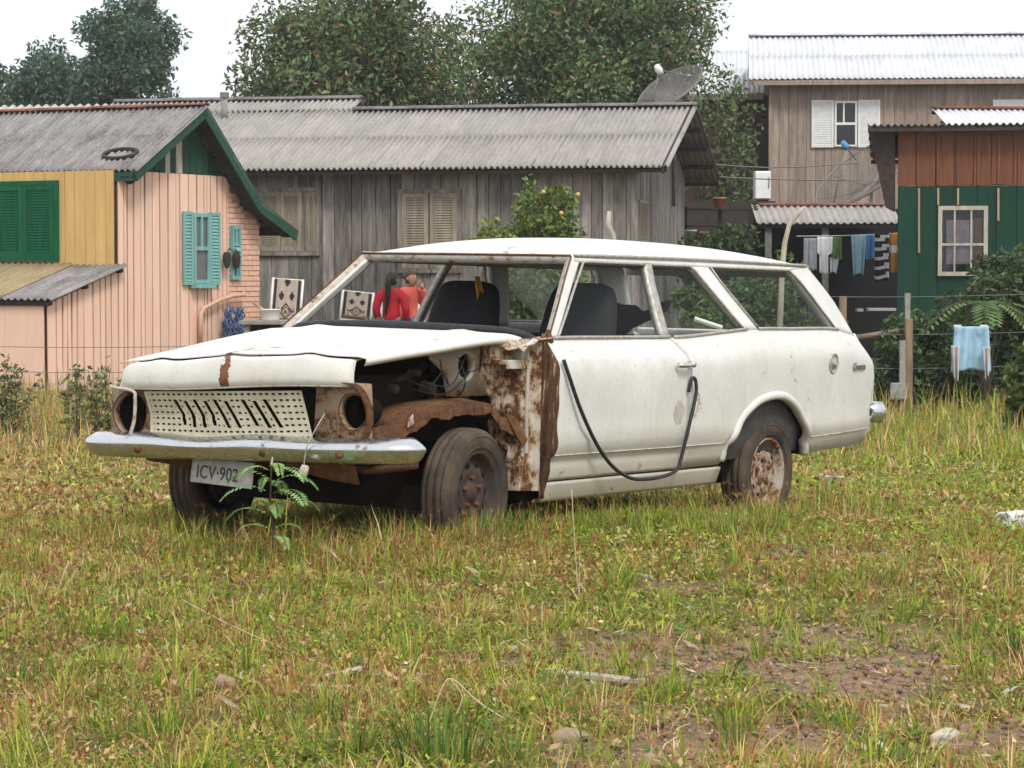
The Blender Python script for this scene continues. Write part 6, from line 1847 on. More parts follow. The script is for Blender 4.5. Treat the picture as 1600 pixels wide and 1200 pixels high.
# ================================================================== stones, wood and rubbish in the field
simple('stone_brown', (.36, .27, .19), (.22, .155, .10), 16, .95, bump=.6)
simple('stone_pale', (.56, .50, .42), (.38, .33, .27), 16, .95, bump=.6)
def stone(label, u, v, sx, sy, sz, mat='stone_brown', seed=0):
    p = ground_at(u, v)
    bm = bmesh.new(); bmesh.ops.create_icosphere(bm, subdivisions=3, radius=1)
    r = np.random.default_rng(seed); ph = r.uniform(0, 6, 6)
    for q in bm.verts:
        k = 1 + .16 * math.sin(3 * q.co.x + ph[0]) + .14 * math.sin(4 * q.co.y + ph[1]) + .12 * math.sin(5 * q.co.z + ph[2]) + .06 * math.sin(11 * q.co.x + 7 * q.co.y + ph[3])
        q.co = Vector((q.co.x * sx * k, q.co.y * sy * k, q.co.z * sz * k))
    me = bpy.data.meshes.new('stone'); bm.to_mesh(me); bm.free()
    o = link('stone', me, MAT[mat], smooth=True, label=label, cat='stone', group='stones in the field'); o.location = p + Vector((0, 0, sz * .25)); o.rotation_euler = (0, 0, ph[4])
stone('rounded brown stone in the grass at lower left', 350, 1075, .036, .03, .034, 'stone_brown', 1)
stone('large brown stone half buried at bottom middle', 885, 1165, .048, .035, .032, 'stone_brown', 2)
stone('pale flat stone in the bare earth at lower right', 1475, 1160, .048, .035, .026, 'stone_pale', 3)
stone('reddish stone left of the pale flat stone', 1425, 1140, .028, .03, .018, 'stone_brown', 4)
stone('small pale stone near the lush tuft', 775, 1100, .02, .018, .016, 'stone_pale', 5)
stone('brown stone at the bottom edge', 1020, 1195, .03, .025, .02, 'stone_brown', 6)
stone('pale stone behind the pale flat stone', 1500, 1108, .04, .02, .014, 'stone_pale', 7)
def plank(name, label, u0, v0, u1, v1, w, h, mat, cat='wood'):
    a, b = ground_at(u0, v0) + Vector((0, 0, h * .6 + .004)), ground_at(u1, v1) + Vector((0, 0, h * .6 + .004))
    d = (b - a).normalized(); s = d.cross(Vector((0, 0, 1))).normalized()
    rows = []
    for i in range(9):
        t_ = i / 8; c_ = a + (b - a) * t_; ww = w / 2 * (1 - .35 * abs(2 * t_ - 1) ** 3) * (1 + .15 * math.sin(i * 2.3)); hh = h / 2 * (1 + .2 * math.sin(i * 1.7))
        rows.append([c_ + s * ww + Vector((0, 0, hh)), c_ - s * ww + Vector((0, 0, hh)), c_ - s * ww - Vector((0, 0, hh)), c_ + s * ww - Vector((0, 0, hh))])
    mb = MB().grid(rows, close=True); n = len(mb.v); mb.f += [(3, 2, 1, 0), (n-4, n-3, n-2, n-1)]; mb.m += [0, 0]
    mb.build(name, MAT[mat], None, label=label, cat=cat, bevel=.002)
plank('wood_scrap', 'long pale sliver of wood lying in the bare patch', 848, 1054, 1010, 1072, .05, .014, 'timber_pale')
plank('wood_scrap', 'short pale stick split in two beyond the bare patch', 975, 900, 1018, 908, .03, .015, 'timber_pale')
plank('wood_scrap', 'pale branch lying behind the rear wheel', 1278, 752, 1332, 757, .05, .04, 'timber_pale')
plank('bark_scrap', 'curled grey bark piece at lower middle left', 500, 1066, 565, 1050, .035, .012, 'stone_pale')
plank('bark_scrap', 'flat grey bark below the curled piece', 490, 1080, 550, 1078, .05, .012, 'stone_pale')
def crumple(name, label, u, v, s, mat, cat='rubbish', seed=0, sz=.8):
    p = ground_at(u, v); r = np.random.default_rng(seed)
    bm = bmesh.new(); bmesh.ops.create_icosphere(bm, subdivisions=3, radius=1)
    for q in bm.verts:
        k = .7 + .6 * float(vnoise(q.co.x * 2 + seed, q.co.y * 2 + q.co.z * 2, 1.3, seed))
        q.co = Vector((q.co.x * s * 1.3 * k, q.co.y * s * k, max(q.co.z, -.3) * s * sz * k))
    me = bpy.data.meshes.new(name); bm.to_mesh(me); bm.free()
    o = link(name, me, MAT[mat], label=label, cat=cat); o.location = p + Vector((0, 0, s * .3))
simple('bag_plastic', (.62, .66, .60), (.48, .52, .46), 20, .4)
crumple('plastic_bag', 'crumpled whitish plastic bag in the grass at the right edge', 1585, 826, .085, 'bag_plastic', 'bag', 3)
crumple('plastic_scrap', 'small pale plastic scrap in the grass left of centre', 508, 996, .018, 'bag_plastic', 'rubbish', 4)
crumple('plastic_scrap', 'pale plastic scrap under the car sill', 905, 803, .035, 'bag_plastic', 'rubbish', 5, .5)

# ================================================================== fences, stakes
def wire(label, pts, r=.0035, name='fence_wire', mat='wire_steel', grp='wires of the field fence'):
    MB().tube(smooth_path(pts, 4), r, 4).build(name, MAT[mat], None, label=label, cat='wire', group=grp)
for v, nm in ((463, 'upper'), (522, 'middle'), (575, 'lower')):
    wire('%s fence wire running right from behind the car' % nm, [at(1050, v - 2, 31), at(1230, v, 31), at(1420, v + 1, 31), at(1640, v - 4, 31)])
for v, nm in ((541, 'upper'), (580, 'lower')):
    wire('%s thin wire before the peach wall' % nm, [at(-40, v, 29), at(150, v + 2, 29), at(420, v - 2, 29)], .004)
mb = MB()
for i in range(52):
    u = -20 + i * 8.2
    mb.tube([at(u, 582, 29), at(u + 1, 665, 29)], .0024, 3, cap=False)
for v in (600, 622, 645): mb.tube([at(-20, v, 29.01), at(405, v, 29.01)], .0022, 3, cap=False)
mb.build('mesh_fence', MAT['wire_steel'], None, label='thin wire mesh fence in front of the peach wall', cat='fence')
def post(label, u, v0, v1, Y, w, mat, lean=0, name='fence_post', top=None):
    a = at(u + lean, v0, Y); b = at(u, v1, Y); b.z = float(gz(b.x, Y)) - .1
    e = MB()
    rows = []
    for i in range(8):
        t_ = i / 7; c_ = b + (a - b) * t_
        k = 1 + .07 * math.sin(i * 2.1)
        rows.append([c_ + Vector((w / 2 * k * sx, w / 2 * k * sy, 0)) for sx, sy in ((-1, -1), (1, -1), (1, 1), (-1, 1))])
    e.grid(rows, close=True); n = len(e.v); e.f.append((n-4, n-3, n-2, n-1)); e.m.append(0)
    e.build(name, MAT[mat], None, label=label, cat='post', bevel=.004)
post('pale square fence post right of the car tail', 1418, 458, 620, 31.1, .06, 'concrete')
post('mossy brown post against the pale one', 1420, 498, 620, 30.95, .085, 'post_wood')
post('short wooden fence post behind the car tail', 1317, 463, 620, 31.1, .08, 'post_wood')
post('grey post stub in the hedge', 1410, 532, 600, 30.9, .07, 'concrete')
MB().hexa([at(1390, 625, 30.8) + Vector((0, 0, 0)), at(1418, 625, 30.8), at(1418, 625, 31.0), at(1390, 625, 31.0)], [at(1391, 598, 30.8), at(1416, 598, 30.8), at(1416, 598, 31.0), at(1391, 598, 31.0)]).build('concrete_block', MAT['concrete'], None, label='mossy concrete block at the foot of the fence post', cat='block', bevel=.02)
MB().tube([at(1336, 528, 31.5), at(1415, 516, 31.5)], .035, 7).build('fence_rail', MAT['post_wood'], None, smooth=True, label='weathered log rail in the hedge behind the car', cat='rail')
def stake(label, pts, Y, r):
    P = [at(u, v, Y) for u, v in pts]; P[0].z = float(gz(P[0].x, Y)) - .05
    k = [r * (1.2 - .5 * i / (len(P) - 1)) for i in range(len(P))]
    MB().tube(P, k, 7).build('wooden_stake', MAT['timber_pale'], None, smooth=True, label=label, cat='stake')
stake('tall split pale stake rising behind the car tail', [(1212, 600), (1222, 420), (1226, 380), (1233, 352), (1246, 335), (1256, 324)], 26, .027)
stake('short broken white stake showing above the car roof', [(958, 600), (960, 400), (958, 368), (950, 350), (952, 330)], 26, .032)
# pale board across the shrubs, seen through the quarter window
MB().tube([at(1085, 498, 28), at(1128, 512, 28)], .03, 6).build('pale_rail', MAT['white_paint'], None, label='pale rail seen through the quarter window', cat='rail')

# ================================================================== washing
def cloth(name, label, u0, u1, v0, v1, Y, mat, cat, seed, shape=None, nx=14, ny=16, group=None, stripes=None, depth=.05):
    """hanging cloth with folds; shape(s, t) narrows it"""
    a = at(u0, v0, Y); b = at(u1, v1, Y); r = np.random.default_rng(seed); ph = r.uniform(0, 6, 4)
    rows = []
    for j in range(ny + 1):
        t_ = j / ny; row = []
        for i in range(nx + 1):
            s_ = i / nx
            l, rr = shape(t_) if shape else (0, 1)
            x = a.x + (b.x - a.x) * (l + (rr - l) * s_)
            z = a.z + (b.z - a.z) * t_ + .02 * math.sin(s_ * 5 + ph[0]) * t_
            y = Y + depth * (.3 + t_) * math.sin(s_ * 9 + ph[1] + t_) * .6 + .02 * math.sin(s_ * 21 + ph[2])
            row.append(Vector((x, y, z)))
        rows.append(row)
    mb = MB()
    mb.grid(rows)
    mats = [MAT[mat]]
    if stripes:
        mats.append(MAT[stripes[0]])
        for f in range(len(mb.f)):
            if stripes[1]((f // nx + .5) / ny, (f % nx + .5) / nx): mb.m[f] = 1
    return mb.build(name, mats, None, smooth=True, solid=.006, recalc=False, label=label, cat=cat, group=group)
simple('cloth_blue_pale', (.36, .56, .68), (.28, .46, .60), 12, .9)
simple('cloth_blue', (.12, .32, .58), (.09, .25, .48), 12, .9)
simple('cloth_white', (.74, .75, .76), (.60, .61, .63), 12, .9)
simple('cloth_grey', (.32, .35, .38), (.24, .26, .29), 12, .9)
simple('cloth_black', (.02, .02, .024), (.03, .03, .034), 12, .9)
simple('cloth_orange', (.55, .26, .05), (.45, .2, .04), 12, .9)
simple('cloth_green', (.13, .22, .07), (.09, .16, .05), 12, .9)
simple('cloth_pink', (.56, .54, .54), (.46, .44, .44), 12, .9)
G_ = 'washing on the line under the low roof'
Yc = 47.8
cloth('trousers', 'faded grey trousers on the line, leftmost of the washing', 1256, 1276, 372, 424, Yc, 'cloth_grey', 'trousers', 1, group=G_)
cloth('shirt', 'pale long shirt hanging right of the grey trousers', 1277, 1301, 370, 428, Yc, 'cloth_white', 'shirt', 2, lambda t_: (0, 1) if t_ < .5 else (.15, .7), group=G_)
cloth('shirt', 'olive green garment between the pale shirts', 1299, 1315, 370, 404, Yc, 'cloth_green', 'shirt', 3, group=G_)
cloth('sock', 'small white cloth below the olive garment', 1297, 1311, 402, 426, Yc + .05, 'cloth_white', 'cloth', 4, lambda t_: (0, 1 - .3 * t_), group=G_)
cloth('shirt', 'light blue shirt with long sleeve on the line', 1331, 1354, 367, 429, Yc, 'cloth_blue_pale', 'shirt', 5, lambda t_: (.15 * t_ - .05, 1 - .2 * t_), group=G_)
cloth('shirt', 'deeper blue short garment beside the light blue shirt', 1352, 1368, 367, 405, Yc, 'cloth_blue', 'shirt', 6, group=G_)
cloth('striped_shirt', 'black and white striped shirt on the line', 1367, 1389, 362, 440, Yc - .1, 'cloth_black', 'shirt', 7, group=G_, stripes=('cloth_white', lambda t_, s_: (t_ * 5.2 + .25 * s_) % 1 > .58))
cloth('shirt', 'orange shirt with a white band beside the striped one', 1386, 1403, 364, 425, Yc, 'cloth_orange', 'shirt', 8, group=G_, stripes=('cloth_white', lambda t_, s_: .33 < t_ < .52))
wire('clothes line under the low roof', [at(1245, 369, Yc), at(1320, 368, Yc), at(1405, 364, Yc)], .006, 'clothes_line', 'white_paint', None)
cloth('blue_shirt', 'light blue shirt with pale sleeves pegged on the field fence', 1488, 1546, 510, 580, 30.9, 'cloth_blue_pale', 'shirt', 9, lambda t_: (.06 - .09 * t_, .96 + .06 * t_), nx=18, depth=.07)
SHIRT = bpy.data.objects['blue_shirt']
for sx, (u0, u1, v0, v1) in enumerate(((1486, 1499, 540, 594), (1535, 1547, 542, 590))):
    o = cloth('sleeve', None, u0, u1, v0, v1, 30.83, 'cloth_pink', None, 20 + sx, lambda t_: (.0 + .3 * t_, 1 - .15 * t_), depth=.09)
    o.parent = SHIRT
for u in (1496, 1537):
    p = at(u, 509, 30.82)
    MB().box((p.x - .045, p.y - .012, p.z - .012), (p.x + .045, p.y + .012, p.z + .012)).build('peg', MAT['white_paint'], SHIRT)
# blue net hanging on the peach wall
net = empty('blue_net', PH.M @ PH.px(360, 525, 'x', .12), -R_(28), 'tangled blue rope net hanging on the gable wall', 'net')
mb = MB(); r = random.Random(4)
p0 = PH.px(360, 525, 'x', .12)
for k in range(34):
    y = r.uniform(-.30, .24); zt_ = .44 + r.uniform(-.06, .03); path = []
    for j in range(8):
        path.append(Vector((.02 + r.uniform(0, .09), y + r.uniform(-.06, .06) + .10 * (y) * j / 8, zt_ - j * .075)))
    mb.tube(smooth_path(path, 3), .013, 4)
simple('rope_navy', (.10, .16, .30), (.05, .08, .16), 20, .9)
mb.build('rope', MAT['rope_navy'], net, smooth=True)

# ================================================================== sink bench, bucket and rugs by the grey wall
Yb = 40.0
a = at(376, 500, Yb); b = at(462, 508, Yb)
sb = empty('sink_bench', (a.x, Yb, float(gz(a.x, Yb))), 0, 'wash bench with pale slab top beside the brick wall', 'bench')
zb_ = a.z - sb.location.z
MB().box((0, -.3, zb_ - .07), (b.x - a.x, .3, zb_)).build('top', MAT['concrete'], sb, bevel=.015)
MB().box((.08, -.22, 0), (.16, .25, zb_ - .07)).build('support', MAT['concrete'], sb)
MB().box((b.x - a.x - .2, -.22, 0), (b.x - a.x - .12, .25, zb_ - .07)).build('support', MAT['concrete'], sb)
MB().box((.16, .16, 0), (b.x - a.x - .2, .22, zb_ - .07)).build('back_panel', MAT['timber_dark'], sb)
p = at(422, 503, 39.9)
bk = MB().lathe([(.001, 0), (.14, 0), (.145, .01), (.165, .15), (.175, .155), (.175, .17), (.16, .17), (.14, .02), (.001, .02)], 24, Matrix.Translation((p.x, 39.9, a.z + .002)) @ Matrix.Rotation(R_(90), 4, 'X')).build('white_bucket', MAT['plastic_white'], None, smooth=True, label='white plastic basin standing on the wash bench', cat='bucket')
MB().tube([at(420, 490, 39.95), at(396, 473, 40.2)], .02, 6).build('mop_stick', MAT['pipe_peach'], None, smooth=True, label='wooden stick leaning out of the white basin', cat='stick')

simple('rug_cream', (.50, .42, .34), (.36, .30, .25), 30, .95)
simple('rug_dark', (.025, .022, .022), (.05, .042, .04), 30, .95)
simple('rug_brown', (.23, .13, .10), (.16, .09, .07), 30, .95)
def rug(label, u0, v0, u1, v1, Y, tilt):
    a = at(u0, v0, Y); b = at(u1, v1, Y); w_, h_ = b.x - a.x, a.z - b.z
    e = empty('patterned_rug', ((a.x + b.x) / 2, Y, b.z), 0, label, 'rug', 'patterned rugs leaning by the grey wall')
    e.rotation_euler = (R_(-8), R_(tilt), 0)
    mb = MB()
    N, M_ = 30, 44
    rows = [[Vector((-w_/2 + w_ * i / N, .006 * math.sin(i * .7), h_ * j / M_)) for i in range(N + 1)] for j in range(M_ + 1)]
    mb.grid(rows)
    for f in range(len(mb.f)):
        s_ = ((f % N) + .5) / N * 2 - 1; t_ = (f // N + .5) / M_
        k = 0
        if abs(s_) > .80 or t_ < .05: k = 1
        elif abs(s_) > .72: k = 0
        for cx_, cy_, rx_, ry_ in ((-.40, .62, .22, .12), (.40, .62, .22, .12), (0, .95, .26, .13)):
            if abs(s_ - cx_) / rx_ + abs(t_ - cy_) / ry_ < 1: k = 1
        q = abs(s_) / .55 + abs(t_ - .27) / .20
        if .72 < q < 1.0 or q < .22: k = 1
        elif .45 < q < .62: k = 2
        if abs(abs(s_) - .62) < .06 and .05 < t_ < .35 and (t_ * 14) % 1 > .4: k = 1
        if t_ < .11 and t_ > .05: k = 2
        mb.m[f] = k
    mb.build('rug_cloth', [MAT['rug_cream'], MAT['rug_dark'], MAT['rug_brown']], e, solid=.012, recalc=False)
    for s_ in (-1, 1):
        MB().tube([(s_ * (w_/2 + .03), .02, -.12), (s_ * (w_/2 + .03), .02, h_ + .02)], .022, 7).build('rail', MAT['white_paint'], e, smooth=True)
    MB().tube([(-w_/2 - .02, .025, -.03), (w_/2 + .02, .025, -.03)], .022, 7).build('rail', MAT['white_paint'], e, smooth=True)
    MB().tube([(-w_/2 - .02, .025, h_), (w_/2 + .02, .025, h_)], .018, 7).build('rail', MAT['white_paint'], e, smooth=True)
    for s_ in (-1, 1):
        z_ = -(b.z - float(gz(a.x, Y)))
        MB().tube([(s_ * w_/2, .02, -.03), (s_ * w_/2, .12, z_)], .02, 6).build('leg', MAT['white_paint'], e, smooth=True)
rug('diamond patterned rug on a white frame beside the white basin', 424, 436, 465, 505, 41.2, 4)
rug('smaller diamond patterned rug on a frame left of the women', 534, 456, 576, 498, 40.6, 6)
# white board behind the women
a = at(586, 463, 41.4); b = at(664, 560, 41.4)
MB().box((a.x, 41.38, b.z), (b.x, 41.43, a.z)).build('white_board', MAT['white_paint'], None, label='white board standing behind the two women', cat='board', bevel=.005)

# ================================================================== dishes
def dish(label, u, v, Y, r, aim, mat, pole_to, mesh=False, feed=.55):
    p = at(u, v, Y)
    e = empty('satellite_dish', (p.x, p.y, p.z), 0, label, 'satellite dish')
    q = Vector(aim).normalized().to_track_quat('Z', 'Y').to_matrix().to_4x4()
    if mesh:
        mb = MB()
        for k in range(1, 23):
            rr = r * k / 22; zz = .28 * r * (rr / r) ** 2
            ring = [q @ Vector((rr * math.cos(t_), rr * math.sin(t_), zz)) for t_ in [2 * math.pi * j / 40 for j in range(41)]]
            mb.tube(ring, (.010 if Y < 50 else .004) if k < 22 else .018, 4, cap=False)
        for j in range(56):
            t_ = 2 * math.pi * j / 56
            mb.tube([q @ Vector((r * s_ * math.cos(t_), r * s_ * math.sin(t_), .28 * r * s_ * s_)) for s_ in np.linspace(.06, 1, 6)], .005 if j % 7 else .011, 4, cap=False)
        mb.build('reflector', MAT[mat], e)
        pnl = MB()
    else:
        rows = [[q @ Vector((r * s_ * math.cos(t_), r * s_ * math.sin(t_), .28 * r * s_ * s_)) for t_ in [2 * math.pi * j / 40 for j in range(40)]] for s_ in np.linspace(.02, 1, 9)]
        MB().grid(rows, close=True).build('reflector', MAT[mat], e, smooth=True, solid=.012)
    f = q @ Vector((0, 0, feed * r * 2))
    for j in range(3):
        t_ = 2 * math.pi * j / 3 + .5
        MB().tube([q @ Vector((r * .9 * math.cos(t_), r * .9 * math.sin(t_), .23 * r)), f], .012, 5).build('strut', MAT['wire_steel'], e, smooth=True)
    MB().lathe([(.001, -.09), (.06, -.085), (.07, 0), (.05, .10), (.001, .105)], 12, Matrix.Translation(f) @ q @ Matrix.Rotation(R_(90), 4, 'X')).build('feed_horn', MAT['cloth_blue' if Y > 50 else 'white_paint'], e, smooth=True)
    MB().tube([Vector((0, 0, 0)), Vector((0, .15, pole_to))], .035, 8).build('pole', MAT['wire_steel'], e, smooth=True)
simple('mesh_grey', (.20, .19, .175), (.14, .13, .12), 20, .7)
dish('mesh satellite dish standing behind the grey roof ridge', 1054, 150, 46.8, .66, (-.50, -.40, .76), 'mesh_grey', -2.0, True, .45)
dish('pale satellite dish with blue feed before the tan house', 1362, 288, 53, 1.15, (-.55, -.30, .72), 'wire_steel', -2.5, True, .45)

# fridge and shelf by the tan house
p = at(1190, 312, 58)
e = empty('white_fridge', (p.x, 58, p.z), 0, 'white refrigerator standing beside the tan house', 'fridge')
a = at(1178, 312, 58); b = at(1203, 268, 58)
MB().box((a.x - p.x, -.25, 0), (b.x - p.x, .25, b.z - p.z)).build('cabinet', MAT['plastic_white'], e, bevel=.02)
MB().box((a.x - p.x + .01, -.28, .02), (b.x - p.x - .01, -.252, b.z - p.z - .02)).build('door', MAT['plastic_white'], e, bevel=.008)
MB().box((b.x - p.x - .06, -.31, .25), (b.x - p.x - .04, -.281, .5)).build('handle', MAT['wire_steel'], e)
# terrace under it
a = at(1060, 316, 57); b = at(1206, 316, 57)
MB().box((a.x, 56.2, -.6), (b.x, 60.5, a.z)).build('terrace', MAT['timber_dark'], None, label='dark raised terrace carrying the white refrigerator', cat='terrace')
# plank shelf with pots beyond the grey house
a = at(1066, 352, 49.5); b = at(1184, 352, 49.5)
e = empty('plank_shelf', ((a.x + b.x) / 2, 49.5, -.5), 0, 'rough plank shelf with flower pots between the houses', 'shelf')
hw = (b.x - a.x) / 2
for v in (326, 352, 378, 398):
    z = at(1100, v, 49.5).z + .5
    MB().box((-hw, -.2, z - .03), (hw, .2, z)).build('shelf_board', MAT['timber_dark'], e)
for s_ in (-1, 0, 1):
    MB().box((s_ * (hw - .05) - .04, -.04, 0), (s_ * (hw - .05) + .04, .04, at(1100, 322, 49.5).z + .5)).build('upright', MAT['timber_dark'], e)
simple('terracotta', (.50, .20, .10), (.36, .14, .08), 14, .9)
for u, v, s_, m_, lb in ((1124, 326, .12, 'terracotta', 'terracotta pot on the top of the plank shelf'), (1098, 378, .11, 'terracotta', 'terracotta pot low on the plank shelf'), (1078, 378, .13, 'curtain_cloth', 'pale pot at the left of the plank shelf')):
    p = at(u, v, 49.4)
    MB().lathe([(.001, 0), (s_ * .7, 0), (s_, s_ * 1.5), (s_ * 1.12, s_ * 1.5), (s_ * 1.12, s_ * 1.8), (s_ * .95, s_ * 1.8), (s_ * .8, s_ * 1.3), (.001, s_ * 1.3)], 16, Matrix.Translation((p.x, 49.4, p.z)) @ Matrix.Rotation(R_(90), 4, 'X')).build('flower_pot', MAT[m_], None, smooth=True, label=lb, cat='pot', group='pots on the plank shelf')
# overhead service wires
for i, (v0, v1, v2) in enumerate(((250, 262, 254), (272, 280, 282))):
    wire('overhead service wire, %s of the two by the tan house' % ('upper' if i == 0 else 'lower'), [at(1045, v0, 50), at(1200, v1, 51), at(1345, v2, 52)], .012, 'service_wire', 'wire_steel', None)

# orange rag in the car
simple('cloth_yellow', (.78, .42, .06), (.66, .34, .05), 12, .9)
rag = cloth('orange_rag', 'orange rag hanging inside the car behind the seat', 742, 757, 432, 462, 13.0, 'cloth_yellow', 'rag', 50, lambda t_: (.3 * t_, .45 + .55 * t_ if t_ < .7 else 1 - .2 * t_), nx=8, ny=10, depth=.02)

# ================================================================== the two women behind the car
def skin_body(name, joints, edges, root, mat, parent, sub=2):
    me = bpy.data.meshes.new(name)
    keys = list(joints)
    me.from_pydata([joints[k][0] for k in keys], [(keys.index(a), keys.index(b)) for a, b in edges], [])
    o = link(name, me, mat, parent)
    sk = o.modifiers.new('skin', 'SKIN'); sk.use_smooth_shade = True
    for i, k in enumerate(keys):
        r_ = joints[k][1]
        d = me.skin_vertices[0].data[i]
        d.radius = r_ if isinstance(r_, tuple) else (r_, r_)
        d.use_root = (k == root)
    s_ = o.modifiers.new('sub', 'SUBSURF'); s_.levels = sub; s_.render_levels = sub
    return o
simple('skin_tone', (.50, .27, .19), (.46, .24, .165), 10, .6)
simple('hair_dark', (.018, .012, .011), (.032, .022, .018), 40, .5)
simple('hair_brown', (.085, .05, .035), (.06, .035, .025), 40, .5)
simple('top_red', (.55, .02, .035), (.42, .015, .025), 12, .85)
simple('top_salmon', (.72, .13, .10), (.60, .10, .08), 12, .85)
simple('jeans_blue', (.09, .13, .22), (.06, .09, .16), 20, .9)
def person(label, u, vtop, Y, face, top, hair, pony, hand_up):
    p = at(u, vtop, Y); H_ = 1.62
    e = empty('person', (p.x, Y, p.z - H_), face, label, 'person', 'people talking by the grey wall')
    s = {}
    J = {'pel': ((0, 0, .90), (.15, .11)), 'wst': ((0, 0, 1.03), (.125, .09)), 'chs': ((0, -.01, 1.20), (.15, .10)), 'shl': ((0, 0, 1.32), (.10, .075)), 'nck': ((0, -.01, 1.40), .052), 'hd0': ((0, -.02, 1.46), .06)}
    E_ = [('pel', 'wst'), ('wst', 'chs'), ('chs', 'shl'), ('shl', 'nck'), ('nck', 'hd0')]
    hands = {}
    for sg, nm in ((-1, 'r'), (1, 'l')):
        J['sh' + nm] = ((sg * .165, 0, 1.31), .068); 
        if hand_up and sg == hand_up:
            J['el' + nm] = ((sg * .22, -.10, 1.10), .05); J['wr' + nm] = ((sg * .09, -.20, 1.36), .034); hands[nm] = ((sg * .06, -.17, 1.42), (sg * .09, -.20, 1.36))
        else:
            J['el' + nm] = ((sg * .235, .02, 1.07), .05); J['wr' + nm] = ((sg * .20, -.10, .86), .036); hands[nm] = ((sg * .18, -.14, .78), (sg * .20, -.10, .86))
        E_ += [('shl', 'sh' + nm), ('sh' + nm, 'el' + nm), ('el' + nm, 'wr' + nm)]
        J['hp' + nm] = ((sg * .09, 0, .84), .10); J['kn' + nm] = ((sg * .10, -.02, .47), .068); J['an' + nm] = ((sg * .10, .02, .08), .045); J['ft' + nm] = ((sg * .11, -.12, .04), .04)
        E_ += [('pel', 'hp' + nm), ('hp' + nm, 'kn' + nm), ('kn' + nm, 'an' + nm), ('an' + nm, 'ft' + nm)]
    body = skin_body('body', J, E_, 'pel', MAT['skin_tone'], e)
    # clothes: the upper body and legs again, slightly larger
    grow = lambda r_, k: (r_[0] + k, r_[1] + k) if isinstance(r_, tuple) else r_ + k
    Ju = {k: (J[k][0], grow(J[k][1], .014)) for k in ('pel', 'wst', 'chs', 'shl', 'shr', 'elr', 'wrr', 'ell', 'wrl')}
    Ju['shl_'] = (J['shl'][0], grow(J['shl'][1], .014))
    Ju = {k: (J[k][0], grow(J[k][1], .016)) for k in ('pel', 'wst', 'chs')}
    Ju['pel'] = ((0, 0, .84), (.175, .135))
    Ju['top'] = ((0, 0, 1.33), (.10, .085)); Ju['col'] = ((0, -.005, 1.385), .062)
    Eu = [('pel', 'wst'), ('wst', 'chs'), ('chs', 'top'), ('top', 'col')]
    for sg, nm in ((-1, 'r'), (1, 'l')):
        for k, ex in (('sh', .016), ('el', .018), ('wr', .014)): Ju[k + nm + 'x'] = (J[k + nm][0], grow(J[k + nm][1], ex))
        Eu += [('top', 'sh' + nm + 'x'), ('sh' + nm + 'x', 'el' + nm + 'x'), ('el' + nm + 'x', 'wr' + nm + 'x')]
    skin_body('jacket', Ju, Eu, 'pel', MAT[top], e)
    Jt = {'pel': ((0, 0, .90), (.165, .125))}; Et = []
    for nm in 'rl':
        for k, ex in (('hp', .018), ('kn', .02), ('an', .03)): Jt[k + nm] = (J[k + nm][0], J[k + nm][1] + ex)
        Et += [('pel', 'hp' + nm), ('hp' + nm, 'kn' + nm), ('kn' + nm, 'an' + nm)]
    skin_body('trousers', Jt, Et, 'pel', MAT['jeans_blue'], e)
    # head with brow, nose, chin and ears
    bm = bmesh.new(); bmesh.ops.create_uvsphere(bm, u_segments=24, v_segments=18, radius=1)
    for q in bm.verts:
        x, y, z = q.co
        w_ = .075 * (1 - .18 * max(0, -z)); d = .095
        nose = .024 * math.exp(-(x / .16) ** 2 - ((z + .12) / .20) ** 2) if y < 0 else 0
        sock = -.010 * (math.exp(-((abs(x) - .38) / .16) ** 2 - ((z - .10) / .12) ** 2)) if y < 0 else 0
        lips = .006 * math.exp(-(x / .25) ** 2 - ((z + .50) / .09) ** 2) if y < 0 else 0
        q.co = Vector((x * w_, y * d - nose - sock - lips - (.01 if z < -.5 and y < 0 else 0), z * .115))
    me = bpy.data.meshes.new('head'); bm.to_mesh(me); bm.free()
    hd = link('head', me, MAT['skin_tone'], body, smooth=True); hd.location = (0, -.03, 1.51)
    for sg in (-1, 1):
        eye = MB().lathe([(.001, .006), (.008, .004), (.011, 0), (.008, -.004)], 10, Matrix.Translation((sg * .028, -.118, 1.522)) @ Matrix.Rotation(R_(180), 4, 'Z')).build('eye', MAT['hair_dark'], body, smooth=True)
        ear = MB().lathe([(.001, .012), (.018, .010), (.024, 0), (.018, -.008)], 10, Matrix.Translation((sg * .074, -.02, 1.505)) @ Matrix.Rotation(R_(90 * -sg), 4, 'Z')).build('ear', MAT['skin_tone'], body, smooth=True)
    MB().tube([(-.022, -.120, 1.455), (0, -.127, 1.453), (.022, -.120, 1.455)], .005, 6).build('mouth', MAT['top_red'], body, smooth=True)
    # hair cap
    bm = bmesh.new(); bmesh.ops.create_uvsphere(bm, u_segments=24, v_segments=18, radius=1)
    kill = [q for q in bm.verts if (q.co.y < -.25 and q.co.z < .42) or q.co.z < -.72]
    bmesh.ops.delete(bm, geom=kill, context='VERTS')
    for q in bm.verts: q.co = Vector((q.co.x * .085, q.co.y * .106 + .004, q.co.z * .125 + .003))
    me = bpy.data.meshes.new('hair'); bm.to_mesh(me); bm.free()
    ha = link('hair', me, MAT[hair], e, smooth=True); ha.location = (0, -.03, 1.51)
    ha.modifiers.new('s', 'SOLIDIFY').thickness = .01
